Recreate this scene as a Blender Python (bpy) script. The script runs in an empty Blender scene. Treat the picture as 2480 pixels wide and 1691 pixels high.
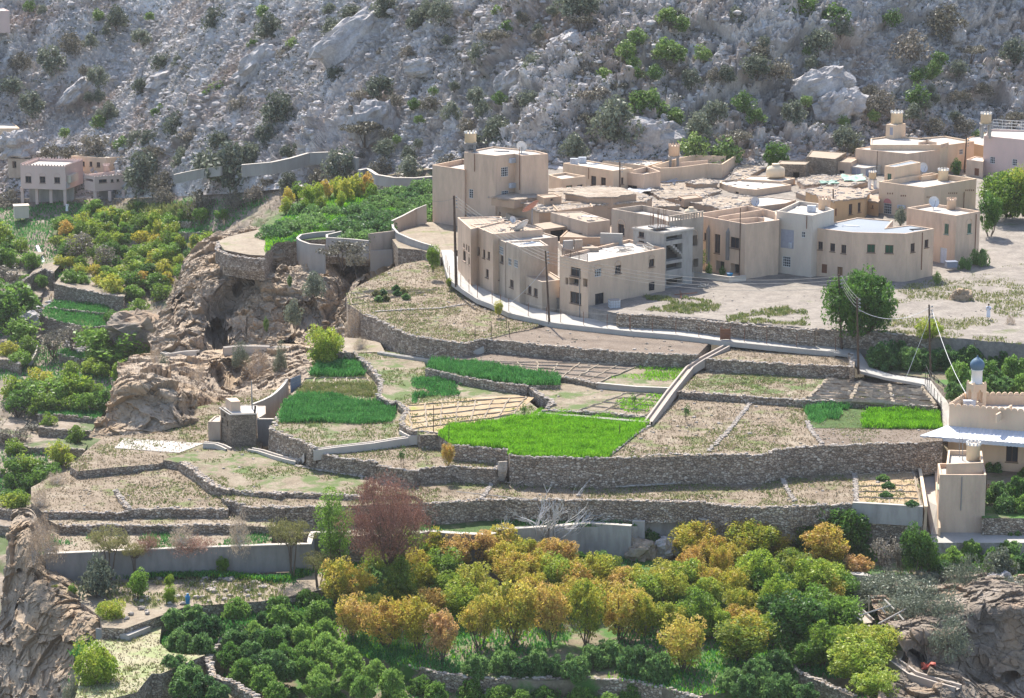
import bpy, math, random
import numpy as np
from mathutils import Vector
from mathutils.geometry import tessellate_polygon
S = bpy.context.scene
COL = S.collection
rad = math.radians
# ---------------------------------------------------------------- camera, sky, sun, exposure
CZ, CY, PITCH, FPX = 65.0, -330.0, rad(12.4), 6560.0
cam = bpy.data.cameras.new('camera'); co = bpy.data.objects.new('camera', cam); COL.objects.link(co)
co.location = (0, CY, CZ); co.rotation_euler = (rad(90)-PITCH, 0, 0)
cam.sensor_width = 36; cam.lens = FPX*36/2480; cam.clip_start = 1; cam.clip_end = 3000
S.camera = co
SUN_EL, SUN_AZ = rad(50), rad(-15)      # azimuth measured from +Y towards +X
w = bpy.data.worlds.new('World'); S.world = w; w.use_nodes = True
nt = w.node_tree; sky = nt.nodes.new('ShaderNodeTexSky'); sky.sky_type = 'NISHITA'; sky.sun_disc = False
sky.sun_elevation = SUN_EL; sky.sun_rotation = SUN_AZ; sky.altitude = 1500; sky.air_density = 1.0; sky.dust_density = 4.0; sky.ozone_density = .4
nt.links.new(sky.outputs[0], nt.nodes['Background'].inputs[0]); nt.nodes['Background'].inputs[1].default_value = 0.15
sl = bpy.data.lights.new('sun', 'SUN'); sl.energy = 4.4; sl.angle = rad(0.5); sl.color = (1.0, .95, .87)
so = bpy.data.objects.new('sun', sl); COL.objects.link(so)
sdir = Vector((math.sin(SUN_AZ)*math.cos(SUN_EL), math.cos(SUN_AZ)*math.cos(SUN_EL), math.sin(SUN_EL)))
so.rotation_euler = sdir.to_track_quat('Z', 'Y').to_euler(); so.location = (0, 100, 150)
S.view_settings.view_transform = 'Standard'; S.view_settings.look = 'None'
S.view_settings.exposure = 1.08; S.view_settings.gamma = 1
S.cycles.max_bounces = 6; S.cycles.diffuse_bounces = 3; S.cycles.transparent_max_bounces = 8
S.cycles.use_denoising = True
# ---------------------------------------------------------------- pixel <-> world
cp, sp = math.cos(PITCH), math.sin(PITCH)
REG = dict(A=(1020,290,4.469),B=(1500,290,4.469),C=(1960,250,4.469),D=(1020,480,4.469),E=(1480,480,4.469),F=(1960,480,4.469),
 G=(360,540,3.32),H=(1000,760,3.32),I=(1640,760,2.767),J=(0,1000,3.32),K=(640,960,3.32),L=(0,1300,3.32),M=(600,1250,3.32),
 N=(1200,1250,3.32),O=(1780,1200,3.2286),Q=(0,360,3.169),S=(0,560,5.467),T=(0,800,5.467),U=(480,900,7.547),V=(2200,840,3.371),
 W=(0,0,2.733),X=(800,0,2.733),Y=(1630,0,2.733),P=(0,0,1.0))
def R(r, *pts):
    x0, y0, s = REG[r]
    return [(x0+p[0]/s, y0+p[1]/s)+tuple(p[2:]) for p in pts]
def atz(px, py, z):
    t = (845.5-py)/FPX; dz = z-CZ
    dy = dz*(cp+t*sp)/(t*cp-sp); dep = dy*cp-dz*sp
    return np.array([(px-1240)/FPX*dep, CY+dy, z])
def aty(px, py, Y):
    t = (845.5-py)/FPX; dy = Y-CY
    dz = dy*(t*cp-sp)/(cp+t*sp); dep = dy*cp-dz*sp
    return np.array([(px-1240)/FPX*dep, Y, CZ+dz])
def zof(Y, py):
    t = (845.5-py)/FPX; dy = Y-CY
    return CZ+dy*(t*cp-sp)/(cp+t*sp)
def proj(p):
    dy, dz = p[1]-CY, p[2]-CZ
    dep = dy*cp-dz*sp
    return 1240+FPX*p[0]/dep, 845.5-FPX*(dy*sp+dz*cp)/dep
def vg(px, py):      # the village ground, a gentle rise
    t = (845.5-py)/FPX
    k = (t*cp-sp)/(cp+t*sp)
    # z = .03*(Y-8) ; z = CZ + dy*k ; Y = CY+dy
    dy = (CZ-.03*(CY-8))/(.03-k)
    z = .03*(CY+dy-8)
    if z < 0: return 0.0
    return z
# ---------------------------------------------------------------- noise
def hsh(ix, iy, iz, s):
    h = (ix.astype(np.int64)*374761393+iy.astype(np.int64)*668265263+iz.astype(np.int64)*2147483647+s*1274126177) & 0xffffffff
    h = ((h ^ (h >> 13))*1274126177) & 0xffffffff
    h = ((h ^ (h >> 15))*2246822519) & 0xffffffff
    return ((h ^ (h >> 16)) & 0xffffff)/16777216.0
def vn(p, s=0):
    i = np.floor(p); f = p-i; f = f*f*(3-2*f); i = i.astype(np.int64); o = 0
    for a in (0, 1):
        for b in (0, 1):
            for c in (0, 1):
                wgt = (f[..., 0] if a else 1-f[..., 0])*(f[..., 1] if b else 1-f[..., 1])*(f[..., 2] if c else 1-f[..., 2])
                o = o+wgt*hsh(i[..., 0]+a, i[..., 1]+b, i[..., 2]+c, s)
    return o*2-1
def fbm(p, oc=4, s=0, g=.5):
    o = 0; a = 1
    for k in range(oc): o = o+a*vn(p*2**k+k*7.3, s+k); a *= g
    return o
def ridged(p, oc=4, s=0):
    o = 0; a = 1
    for k in range(oc): o = o+a*(1-2*np.abs(vn(p*2**k+k*3.1, s+k))); a *= .5
    return o
def facets(p, s=0, tilt=.6, jump=1.0, d3=True, rnd=.12):
    """blocky broken rock: every cell gets its own height and its own tilt"""
    i = np.floor(p).astype(np.int64); best = np.full(p.shape[:-1], 9e9); out = np.zeros(p.shape[:-1])
    for a in (-1, 0, 1):
        for b in (-1, 0, 1):
            for c in ((-1, 0, 1) if d3 else (0,)):
                jx, jy, jz = i[..., 0]+a, i[..., 1]+b, i[..., 2]+c
                fx = jx+hsh(jx, jy, jz, s+1); fy = jy+hsh(jx, jy, jz, s+2)
                fz = (jz+hsh(jx, jy, jz, s+3)) if d3 else p[..., 2]
                dx, dy, dz = p[..., 0]-fx, p[..., 1]-fy, p[..., 2]-fz
                d = dx*dx+dy*dy+dz*dz
                v = jump*(hsh(jx, jy, jz, s+4)*2-1)+tilt*((hsh(jx, jy, jz, s+5)*2-1)*dx+(hsh(jx, jy, jz, s+6)*2-1)*dy)-rnd*d
                m = d < best; best = np.where(m, d, best); out = np.where(m, v, out)
    return out
# ---------------------------------------------------------------- materials
MATS = {}
def nodes(name):
    m = bpy.data.materials.new(name); m.use_nodes = True; MATS[name] = m
    n = m.node_tree; b = n.nodes['Principled BSDF']; b.inputs['Roughness'].default_value = .9
    b.inputs['Specular IOR Level'].default_value = .25
    return m, n, b
def tex(n, kind, scale, detail=4, rough=.6, vec=None, **kw):
    t = n.nodes.new('ShaderNodeTex'+kind)
    t.inputs['Scale'].default_value = scale
    if kind == 'Noise': t.inputs['Detail'].default_value = detail; t.inputs['Roughness'].default_value = rough
    if vec: n.links.new(vec, t.inputs['Vector'])
    for k, v in kw.items():
        if hasattr(t, k): setattr(t, k, v)
        else: t.inputs[k].default_value = v
    return t
def geo(n, sx=1, sy=1, sz=1, obj=False):
    c = n.nodes.new('ShaderNodeTexCoord') if obj else n.nodes.new('ShaderNodeNewGeometry')
    out = c.outputs['Object'] if obj else c.outputs['Position']
    if (sx, sy, sz) == (1, 1, 1): return out
    m = n.nodes.new('ShaderNodeMapping'); m.inputs['Scale'].default_value = (sx, sy, sz); n.links.new(out, m.inputs['Vector']); return m.outputs[0]
def ramp(n, src, stops, interp='LINEAR'):
    r = n.nodes.new('ShaderNodeValToRGB'); r.color_ramp.interpolation = interp
    e = r.color_ramp.elements
    while len(e) < len(stops): e.new(.5)
    for k, (p, c) in enumerate(stops): e[k].position = p; e[k].color = tuple(c)+(1,) if len(c) == 3 else c
    n.links.new(src, r.inputs[0]); return r.outputs[0]
def mix(n, f, a, b, mode='MIX'):
    m = n.nodes.new('ShaderNodeMix'); m.data_type = 'RGBA'; m.blend_type = mode
    for sock, v in ((m.inputs[0], f), (m.inputs[6], a), (m.inputs[7], b)):
        if isinstance(v, (int, float)): sock.default_value = v
        elif isinstance(v, tuple): sock.default_value = v+(1,)
        else: n.links.new(v, sock)
    return m.outputs[2]
def bump(n, b, src, st=.5, dist=.1):
    k = n.nodes.new('ShaderNodeBump'); k.inputs['Strength'].default_value = st; k.inputs['Distance'].default_value = dist
    n.links.new(src, k.inputs['Height']); n.links.new(k.outputs[0], b.inputs['Normal'])
def g3(v): return (v, v, v)
def rock_mat(name, cols, sc=.25, fine=3.0, warm=None):
    m, n, b = nodes(name); g = geo(n)
    t1 = tex(n, 'Noise', sc, 6, .65, g); t2 = tex(n, 'Noise', fine, 5, .7, g)
    k = len(cols); c = ramp(n, t1.outputs[0], [(.3+.4*i/(k-1), cols[i]) for i in range(k)])
    c2 = mix(n, .55, c, ramp(n, t2.outputs[0], [(.3, g3(.35)), (.5, g3(.55)), (.7, g3(.75))]), 'OVERLAY')
    if warm:
        t3 = tex(n, 'Noise', sc*.35, 3, .5, g)
        c2 = mix(n, ramp(n, t3.outputs[0], [(.5, g3(0)), (.62, g3(.8))]), c2, warm)
    n.links.new(c2, b.inputs['Base Color']); bump(n, b, t2.outputs[0], .8, .25); return m
rock_mat('rock_grey', [(.27,.25,.24), (.47,.435,.41), (.64,.60,.565)], .22, 2.6, (.38,.30,.25))
rock_mat('rock_tan', [(.25,.195,.14), (.33,.26,.19), (.42,.345,.26)], .35, 1.6, (.37,.265,.165))
rock_mat('rock_dark', [(.12,.095,.075), (.2,.16,.12), (.3,.25,.2)], .4, 2.0, (.36,.25,.16))
rock_mat('boulder', [(.25,.23,.22), (.40,.37,.35), (.53,.495,.465)], .5, 3.0)
rock_mat('rubble', [(.3,.25,.2), (.42,.36,.3), (.5,.45,.4)], 1.5, 5.0)
def ground_mat(name, cols, green=None, gamt=.5, gsc=.25, fine=2.5, st=.5, dist=.1, row=None):
    m, n, b = nodes(name); g = geo(n)
    t1 = tex(n, 'Noise', .5, 6, .7, g); t2 = tex(n, 'Noise', fine, 6, .75, g)
    k = len(cols); c = ramp(n, t1.outputs[0], [(.32+.36*i/(k-1), cols[i]) for i in range(k)])
    c = mix(n, .6, c, ramp(n, t2.outputs[0], [(.3, g3(.3)), (.5, g3(.5)), (.7, g3(.75))]), 'OVERLAY')
    if green:
        t3 = tex(n, 'Noise', gsc, 5, .65, g); lo = .67-gamt*.34
        gc = mix(n, t2.outputs[0], green, tuple(v*1.6 for v in green))
        c = mix(n, ramp(n, t3.outputs[0], [(lo, g3(0)), (lo+.1, g3(1))]), c, gc)
    n.links.new(c, b.inputs['Base Color']); bump(n, b, t2.outputs[0], st, dist); return m
G1 = (.075,.115,.03)
ground_mat('soil_dry', [(0.205, 0.160, 0.111), (0.254, 0.205, 0.148), (0.312, 0.262, 0.197)], (0.123, 0.123, 0.049), .3)
ground_mat('stubble', [(.14,.105,.07), (.215,.165,.115), (.29,.24,.175)], (0.098, 0.107, 0.037), .4, .3, 4.0, .9)
ground_mat('stubble_green', [(.15,.115,.075), (.22,.175,.12), (.28,.235,.17)], (0.074, 0.102, 0.029), .55, .35, 4.0, .9)
ground_mat('hay_green', [(.27,.24,.14), (.31,.28,.17), (.35,.32,.21)], (.2,.22,.10), .6, .4, 4.0, .7)
ground_mat('ploughed', [(0.164, 0.123, 0.090), (0.213, 0.164, 0.123), (0.254, 0.205, 0.160)], None, 0, 1, 5.0, 1.0, .2)
ground_mat('beds', [(0.303, 0.213, 0.119), (0.353, 0.254, 0.148), (0.385, 0.303, 0.205)], (0.180, 0.180, 0.041), .3, .35, 3.0, .6)
ground_mat('green_cover', [(.05,.085,.02), (.07,.12,.028), (.12,.15,.045)], (.22,.18,.1), .15, .3, 4.0, 1.0, .2)
ground_mat('yard', [(.165,.14,.118), (.22,.19,.158), (.275,.24,.20)], (0.098, 0.107, 0.045), .15, .15, 3.0, .5)
ground_mat('valley_soil', [(.16,.125,.09), (.23,.185,.14), (.3,.25,.2)], (.065,.09,.03), .5, .12, 1.5, .8)
ground_mat('orchard_soil', [(.12,.10,.06), (.19,.155,.10), (.27,.22,.155)], (.05,.11,.02), .6, .25, 2.5, .9)
ground_mat('bund', [(.24,.185,.125), (.31,.25,.18), (.36,.31,.24)], None, 0, 1, 4)
def wall_mat(name, cols, sc=3.2, gap_shade=.45):
    m, n, b = nodes(name); g = geo(n, 1, 1, 1.5)
    nz = tex(n, 'Noise', 2.0, 3, .6, g); ad = n.nodes.new('ShaderNodeVectorMath'); ad.operation = 'MULTIPLY_ADD'
    n.links.new(nz.outputs[1], ad.inputs[0]); ad.inputs[1].default_value = (.25,)*3; n.links.new(g, ad.inputs[2])
    v = tex(n, 'Voronoi', sc, vec=ad.outputs[0]); e = tex(n, 'Voronoi', sc, vec=ad.outputs[0], feature='DISTANCE_TO_EDGE')
    sepc = n.nodes.new('ShaderNodeSeparateColor'); n.links.new(v.outputs['Color'], sepc.inputs[0])
    k = len(cols); c = ramp(n, sepc.outputs[0], [(i/(k-1), cols[i]) for i in range(k)])
    big = tex(n, 'Noise', .35, 4, .6, g); c = mix(n, .5, c, ramp(n, big.outputs[0], [(.3, g3(.3)), (.7, g3(.7))]), 'OVERLAY')
    ed = ramp(n, e.outputs[0], [(0, g3(gap_shade)), (.1, g3(1))]); c = mix(n, 1.0, c, ed, 'MULTIPLY')  # darkened cell edges paint the shade between stones into the colour
    n.links.new(c, b.inputs['Base Color']); bump(n, b, ramp(n, e.outputs[0], [(0, g3(0)), (.15, g3(1))]), 1.0, .12); return m
wall_mat('stone_wall', [(.25,.19,.14), (.36,.28,.205), (.46,.365,.275), (.58,.49,.39)])
wall_mat('stone_house', [(.24,.19,.14), (.32,.26,.19), (.4,.33,.25)], 3.6, .6)
def plaster(name, base, dirt, amt=.5, sc=.8):
    m, n, b = nodes(name); g = geo(n, 1, 1, .25); g2 = geo(n)
    t1 = tex(n, 'Noise', sc, 5, .65, g); t2 = tex(n, 'Noise', 6, 4, .6, g2); t3 = tex(n, 'Noise', .35, 3, .5, g2)
    c = mix(n, ramp(n, t1.outputs[0], [(.42, g3(0)), (.72, g3(amt))]), base, dirt)
    c = mix(n, ramp(n, t3.outputs[0], [(.4, g3(0)), (.7, g3(.35))]), c, tuple(v*.8 for v in base))
    c = mix(n, .12, c, t2.outputs[1], 'OVERLAY')
    n.links.new(c, b.inputs['Base Color']); bump(n, b, t2.outputs[0], .15, .03); b.inputs['Roughness'].default_value = .85; return m
plaster('plaster_tan', (.62,.455,.325), (.36,.26,.195), .65)
plaster('plaster_cream', (.66,.49,.335), (.44,.33,.235), .55)
plaster('plaster_orange', (.66,.41,.22), (.5,.33,.2), .4)
plaster('plaster_pink', (.62,.46,.40), (.5,.39,.34), .3)
plaster('plaster_grey', (.46,.37,.285), (.26,.21,.165), .8)
plaster('plaster_white', (.58,.50,.41), (.42,.35,.28), .5)
plaster('concrete', (.38,.35,.31), (.2,.18,.165), .8, 1.2)
plaster('concrete_dark', (.25,.235,.22), (.16,.15,.14), .8, 1.2)
plaster('block_wall', (.36,.335,.30), (.25,.23,.21), .6)
plaster('mud_wall', (.44,.31,.21), (.34,.24,.17), .7)
plaster('adobe_orange', (.56,.35,.18), (.4,.26,.15), .6)
plaster('roof_white', (.46,.42,.37), (.34,.295,.25), .6, .5)
plaster('roof_grey', (.24,.265,.29), (.2,.21,.22), .4, .4)
plaster('roof_dirt', (.36,.28,.205), (.26,.2,.15), .7, .6)
plaster('path_pale', (.40,.375,.335), (.30,.275,.24), .6, .6)
plaster('channel', (.40,.34,.285), (.30,.25,.21), .5)
plaster('white_paint', (.72,.70,.66), (.55,.52,.48), .3)
plaster('cap_pale', (.60,.54,.46), (.45,.4,.34), .4)
plaster('tank_cream', (.68,.55,.38), (.55,.44,.3), .3)
ground_mat('mud_roof', [(.24,.185,.135), (.33,.265,.20), (.41,.34,.27)], None, 0, 1, 1.6, .9, .25)
def plain(name, col, r=.6, metal=0):
    m, n, b = nodes(name); g = geo(n); t = tex(n, 'Noise', 3, 3, .6, g)
    c = mix(n, ramp(n, t.outputs[0], [(.35, g3(0)), (.7, g3(.5))]), col, tuple(v*.7 for v in col))
    n.links.new(c, b.inputs['Base Color']); b.inputs['Roughness'].default_value = r; b.inputs['Metallic'].default_value = metal; return m
plain('dark_glass', (.03,.033,.04), .25); plain('green_glass', (.03,.09,.05), .3); plain('frame_brown', (.16,.10,.07), .6)
plain('frame_white', (.62,.62,.6), .5); plain('frame_green', (.2,.3,.24), .5); plain('door_white', (.58,.6,.66), .5); plain('door_brown', (.26,.15,.08), .7)
plain('hole_shade', (.05,.045,.04), 1); plain('shutter', (.34,.34,.38), .5); plain('pole_wood', (.10,.065,.045), .8); plain('metal_grey', (.3,.3,.31), .5, .6)  # the near-black hole colour paints in the shade inside openings
plain('rust', (.2,.09,.05), .8); plain('wire', (.1,.1,.1), .6); plain('wire_pale', (.5,.5,.5), .5); plain('dish_white', (.62,.62,.62), .4); plain('dish_red', (.5,.25,.2), .6)
plain('dome_blue', (.10,.17,.24), .5); plain('canopy', (.62,.64,.68), .45); plain('plastic_white', (.55,.58,.62), .4); plain('tank_blue', (.19,.22,.28), .5)
plain('tarp_green', (.28,.42,.33), .7); plain('tarp_red', (.5,.12,.08), .7); plain('blue_plastic', (.03,.2,.38), .4); plain('teal', (.05,.4,.4), .5)
plain('cloth_white', (.75,.75,.8), .9); plain('skin', (.28,.16,.1), .7); plain('hair', (.02,.017,.015), .8); plain('black', (.02,.02,.022), .7); plain('pink_arch', (.55,.22,.2), .8)
def leaf(name, cols, sc=1.2, tr=.45, rnd=.5):
    m, n, b = nodes(name); g = geo(n, obj=True)
    t = tex(n, 'Noise', sc, 3, .6, g); t9 = tex(n, 'Noise', 9, 1, .5, g); oi = n.nodes.new('ShaderNodeObjectInfo')
    a = n.nodes.new('ShaderNodeMath'); a.operation = 'MULTIPLY_ADD'; n.links.new(oi.outputs['Random'], a.inputs[0]); a.inputs[1].default_value = rnd
    s_ = n.nodes.new('ShaderNodeMath'); s_.operation = 'SUBTRACT'; n.links.new(t.outputs[0], s_.inputs[0]); s_.inputs[1].default_value = rnd/2
    n.links.new(s_.outputs[0], a.inputs[2])
    k = len(cols); c = ramp(n, a.outputs[0], [(.25+.5*i/(k-1), cols[i]) for i in range(k)])
    c = mix(n, 1.0, c, ramp(n, t9.outputs[0], [(.3, g3(.6)), (.55, g3(1.15)), (.72, g3(1.9))]), 'MULTIPLY')  # fine noise paints crown sparkle, bright tips and shaded gaps, into the colour
    n.links.new(c, b.inputs['Base Color']); b.inputs['Roughness'].default_value = .5
    tl = n.nodes.new('ShaderNodeBsdfTranslucent'); n.links.new(c, tl.inputs[0])
    ms = n.nodes.new('ShaderNodeMixShader'); ms.inputs[0].default_value = tr
    n.links.new(b.outputs[0], ms.inputs[1]); n.links.new(tl.outputs[0], ms.inputs[2])
    n.links.new(ms.outputs[0], n.nodes['Material Output'].inputs[0]); return m
leaf('leaf_autumn', [(.13,.20,.03), (.30,.33,.04), (.44,.37,.05), (.50,.32,.09)])
leaf('leaf_orange', [(.32,.34,.05), (.48,.40,.07), (.54,.36,.11), (.50,.31,.15)])
leaf('leaf_lime', [(.11,.19,.03), (.21,.31,.035), (.31,.38,.05), (.42,.39,.06)])
leaf('leaf_green', [(.065,.14,.03), (.12,.225,.035), (.19,.31,.05)])
leaf('leaf_deep', [(.065,.14,.045), (.115,.21,.06), (.17,.28,.08)], 1.5)
leaf('leaf_citrus', [(.08,.17,.035), (.15,.26,.05), (.23,.35,.075)], 1.8)
leaf('leaf_olive', [(.09,.11,.075), (.145,.165,.11), (.2,.22,.15)], 1.0, .25)
leaf('leaf_greybrown', [(.13,.12,.085), (.18,.165,.12), (.23,.2,.16)], 1.0, .25)
leaf('leaf_acacia', [(.13,.135,.05), (.2,.195,.07), (.27,.25,.1)], 1.0, .3)
leaf('leaf_tamarisk', [(.2,.1,.075), (.3,.155,.11), (.36,.2,.145)], 1.0, .25)
leaf('leaf_dry', [(.28,.21,.15), (.36,.28,.2), (.42,.34,.25)], 1.0, .3)
leaf('leaf_mtn_green', [(.08,.15,.035), (.14,.22,.055), (.21,.29,.08)], 1.0, .3)
leaf('grass_bright', [(.10,.26,.012), (.17,.38,.02), (.25,.47,.03)], .8, .4, .1)
leaf('grass_crop', [(.035,.14,.035), (.07,.22,.05), (.12,.3,.08)], .8, .35, .1)
leaf('grass_dry', [(.19,.15,.09), (.27,.215,.135), (.34,.285,.20)], .8, .3, .1)
leaf('grass_mixed', [(.08,.14,.03), (.2,.22,.07), (.36,.32,.17)], .8, .3, .1)
plaster('cap_pale', (.48,.43,.37), (.36,.32,.27), .4)
plain('bark', (.13,.1,.075), .9); plain('bark_pale', (.5,.48,.46), .9); plain('timber_pale', (.5,.45,.38), .8)
# ---------------------------------------------------------------- mesh building
def setp(o, label=None, cat=None, group=None, kind=None):
    if label: o['label'] = label
    if cat: o['category'] = cat
    if group: o['group'] = group
    if kind: o['kind'] = kind
    return o
def link(o, parent=None):
    COL.objects.link(o)
    if parent: o.parent = parent
    return o
def npmesh(name, v, f, mat, parent=None, smooth=False, origin=None, mi=None):
    """v (n,3), f (m,k) or list of index lists"""
    v = np.asarray(v, dtype=np.float32)
    if origin is not None: v = v-np.asarray(origin, dtype=np.float32)
    me = bpy.data.meshes.new(name)
    if isinstance(f, np.ndarray):
        k = f.shape[1]; me.vertices.add(len(v)); me.vertices.foreach_set('co', v.ravel())
        me.loops.add(f.size); me.loops.foreach_set('vertex_index', f.astype(np.int32).ravel())
        me.polygons.add(len(f)); me.polygons.foreach_set('loop_start', np.arange(0, f.size, k, dtype=np.int32))
        me.polygons.foreach_set('loop_total', np.full(len(f), k, dtype=np.int32)); me.update(calc_edges=True)
    else: me.from_pydata([tuple(map(float, q)) for q in v], [], f); me.update()
    if mi is not None: me.polygons.foreach_set('material_index', np.asarray(mi, dtype=np.int32))
    me.validate()
    me.polygons.foreach_set('use_smooth', np.full(len(me.polygons), smooth))
    for mm in (mat if isinstance(mat, (list, tuple)) else [mat]): me.materials.append(MATS[mm])
    o = link(bpy.data.objects.new(name, me), parent)
    if origin is not None: o.location = tuple(map(float, origin))
    return o
def empty(name, loc, label=None, cat=None, group=None):
    o = bpy.data.objects.new(name, None); link(o); o.location = tuple(map(float, loc)); o.empty_display_size = .5
    return setp(o, label, cat, group)
class MB:
    def __init__(s): s.v = []; s.f = []
    def add(s, vs, fs):
        b = len(s.v); s.v += [tuple(map(float, q)) for q in vs]; s.f += [tuple(i+b for i in f) for f in fs]; return s
    def box(s, c, size, rz=0, top=1.0):
        hx, hy, hz = size[0]/2, size[1]/2, size[2]/2; cr, sr = math.cos(rz), math.sin(rz); vs = []
        for z, k in ((-hz, 1), (hz, top)):
            for x, y in ((-hx, -hy), (hx, -hy), (hx, hy), (-hx, hy)):
                x *= k; y *= k; vs.append((c[0]+x*cr-y*sr, c[1]+x*sr+y*cr, c[2]+z))
        return s.add(vs, [(3, 2, 1, 0), (4, 5, 6, 7), (0, 1, 5, 4), (1, 2, 6, 5), (2, 3, 7, 6), (3, 0, 4, 7)])
    def tube(s, pts, r, n=5, caps=True):
        pts = [np.array(p, float) for p in pts]; rs = r if isinstance(r, (list, tuple)) else [r]*len(pts); vs = []; fs = []
        for i, p in enumerate(pts):
            d = pts[min(i+1, len(pts)-1)]-pts[max(i-1, 0)]; d /= (np.linalg.norm(d)+1e-9)
            a = np.cross(d, (0, 0, 1) if abs(d[2]) < .9 else (1, 0, 0)); a /= np.linalg.norm(a); b = np.cross(d, a)
            for k in range(n):
                t = 2*math.pi*k/n; vs.append(p+rs[i]*(a*math.cos(t)+b*math.sin(t)))
        for i in range(len(pts)-1):
            for k in range(n): fs.append((i*n+k, i*n+(k+1) % n, (i+1)*n+(k+1) % n, (i+1)*n+k))
        if caps: fs += [tuple(range(n))[::-1], tuple(range((len(pts)-1)*n, len(pts)*n))]
        return s.add(vs, fs)
    def lathe(s, c, prof, n=16):
        vs = []; fs = []
        for r, z in prof:
            for k in range(n): t = 2*math.pi*k/n; vs.append((c[0]+r*math.cos(t), c[1]+r*math.sin(t), c[2]+z))
        for i in range(len(prof)-1):
            for k in range(n): fs.append((i*n+k, i*n+(k+1) % n, (i+1)*n+(k+1) % n, (i+1)*n+k))
        fs += [tuple(range(n))[::-1], tuple(range((len(prof)-1)*n, len(prof)*n))]
        return s.add(vs, fs)
    def rock(s, c, r, seed=0, flat=.7):
        rg = random.Random(seed); vs = []; fs = []; n = 6
        rings = ((.55, -.6), (1, -.1), (.85, .5), (.4, .8)); rx, ry = r*(.8+.5*rg.random()), r*(.7+.4*rg.random()); a0 = rg.random()*6
        for q, z in rings:
            for k in range(n):
                t = a0+2*math.pi*k/n+rg.uniform(-.25, .25); j = q*rg.uniform(.8, 1.15)
                vs.append((c[0]+rx*j*math.cos(t), c[1]+ry*j*math.sin(t), c[2]+r*flat*(z+rg.uniform(-.12, .12))))
        for i in range(3):
            for k in range(n): fs.append((i*n+k, i*n+(k+1) % n, (i+1)*n+(k+1) % n, (i+1)*n+k))
        fs += [tuple(range(n))[::-1], tuple(range(3*n, 4*n))]
        return s.add(vs, fs)
    def build(s, name, mat, parent=None, smooth=False):
        loc = None
        if parent is not None: loc = np.array(parent_loc(parent))
        o = npmesh(name, np.array(s.v)-(loc if loc is not None else 0), s.f, mat, parent, smooth); return o
def parent_loc(p):
    l = np.array(p.location, float)
    while p.parent: p = p.parent; l += np.array(p.location, float)
    return l
def single(mb, name, mat, label, cat, group=None, smooth=False):
    c = np.array(mb.v); o0 = np.array([(c[:, 0].min()+c[:, 0].max())/2, (c[:, 1].min()+c[:, 1].max())/2, c[:, 2].min()])
    return setp(npmesh(name, c, mb.f, mat, None, smooth, o0), label, cat, group)
# ---------------------------------------------------------------- sheets of terrain through control points
def cr_w(n, m):      # Catmull-Rom weights, n control points, m samples
    W = np.zeros((m, n))
    for j in range(m):
        t = j/(m-1)*(n-1); i = min(int(t), n-2); t -= i
        for k, c in zip((-1, 0, 1, 2), (-.5*t+t*t-.5*t**3, 1-2.5*t*t+1.5*t**3, .5*t+2*t*t-1.5*t**3, -.5*t*t+.5*t**3)):
            W[j, min(max(i+k, 0), n-1)] += c
    return W
def grid_faces(nv, nu):
    a = np.arange(nv*nu).reshape(nv, nu)
    return np.stack([a[1:, :-1].ravel(), a[1:, 1:].ravel(), a[:-1, 1:].ravel(), a[:-1, :-1].ravel()], 1)
def sheet(ctrl, nu, nv):
    C = np.array([[c if isinstance(c, np.ndarray) else aty(*c) for c in r] for r in ctrl])
    return np.einsum('vi,uj,ijk->vuk', cr_w(C.shape[0], nv), cr_w(C.shape[1], nu), C)
def normals(P):
    du = np.gradient(P, axis=1); dv = np.gradient(P, axis=0); n = np.cross(dv, du)
    return -n/(np.linalg.norm(n, axis=-1, keepdims=True)+1e-9)*1.0
def sheet_obj(name, P, mat, kind='structure', smooth=False):
    return setp(npmesh(name, P.reshape(-1, 3), grid_faces(P.shape[0], P.shape[1]), mat, None, smooth), kind=kind)
# ================================================================ TERRAIN
def pyz(Y, z):
    dy, dz = Y-CY, z-CZ; return 845.5-FPX*(dy*sp+dz*cp)/(dy*cp-dz*sp)
def face_cam(P):
    n = normals(P); c = np.array([0, CY, CZ])-P
    return n*np.sign((n*c).sum(-1).mean())
FOOT = [(-200, 470, 172), (0, 480, 165), (300, 480, 157), (600, 465, 128), (900, 430, 112), (1050, 405, 104)]
FOOT += [(x, pyz(Y, .03*(Y-8)), Y) for x, Y in ((1300, 88), (1600, 86), (1900, 88), (2200, 97), (2480, 106), (2750, 112))]
rows = []
for k, (dp, sh) in enumerate(((620, 1.0), (480, 1.0), (340, 1.0), (220, 1.02), (110, 1.0), (0, 1))):
    rows.append([(x, py-dp, Y+dp*(.112 if x < 700 else .098 if x < 1000 else .088)*sh) for x, py, Y in FOOT])
Pm = sheet(rows, 1560, 560)
nm = face_cam(Pm)
X, Yc, Zc = Pm[..., 0], Pm[..., 1], Pm[..., 2]
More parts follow.
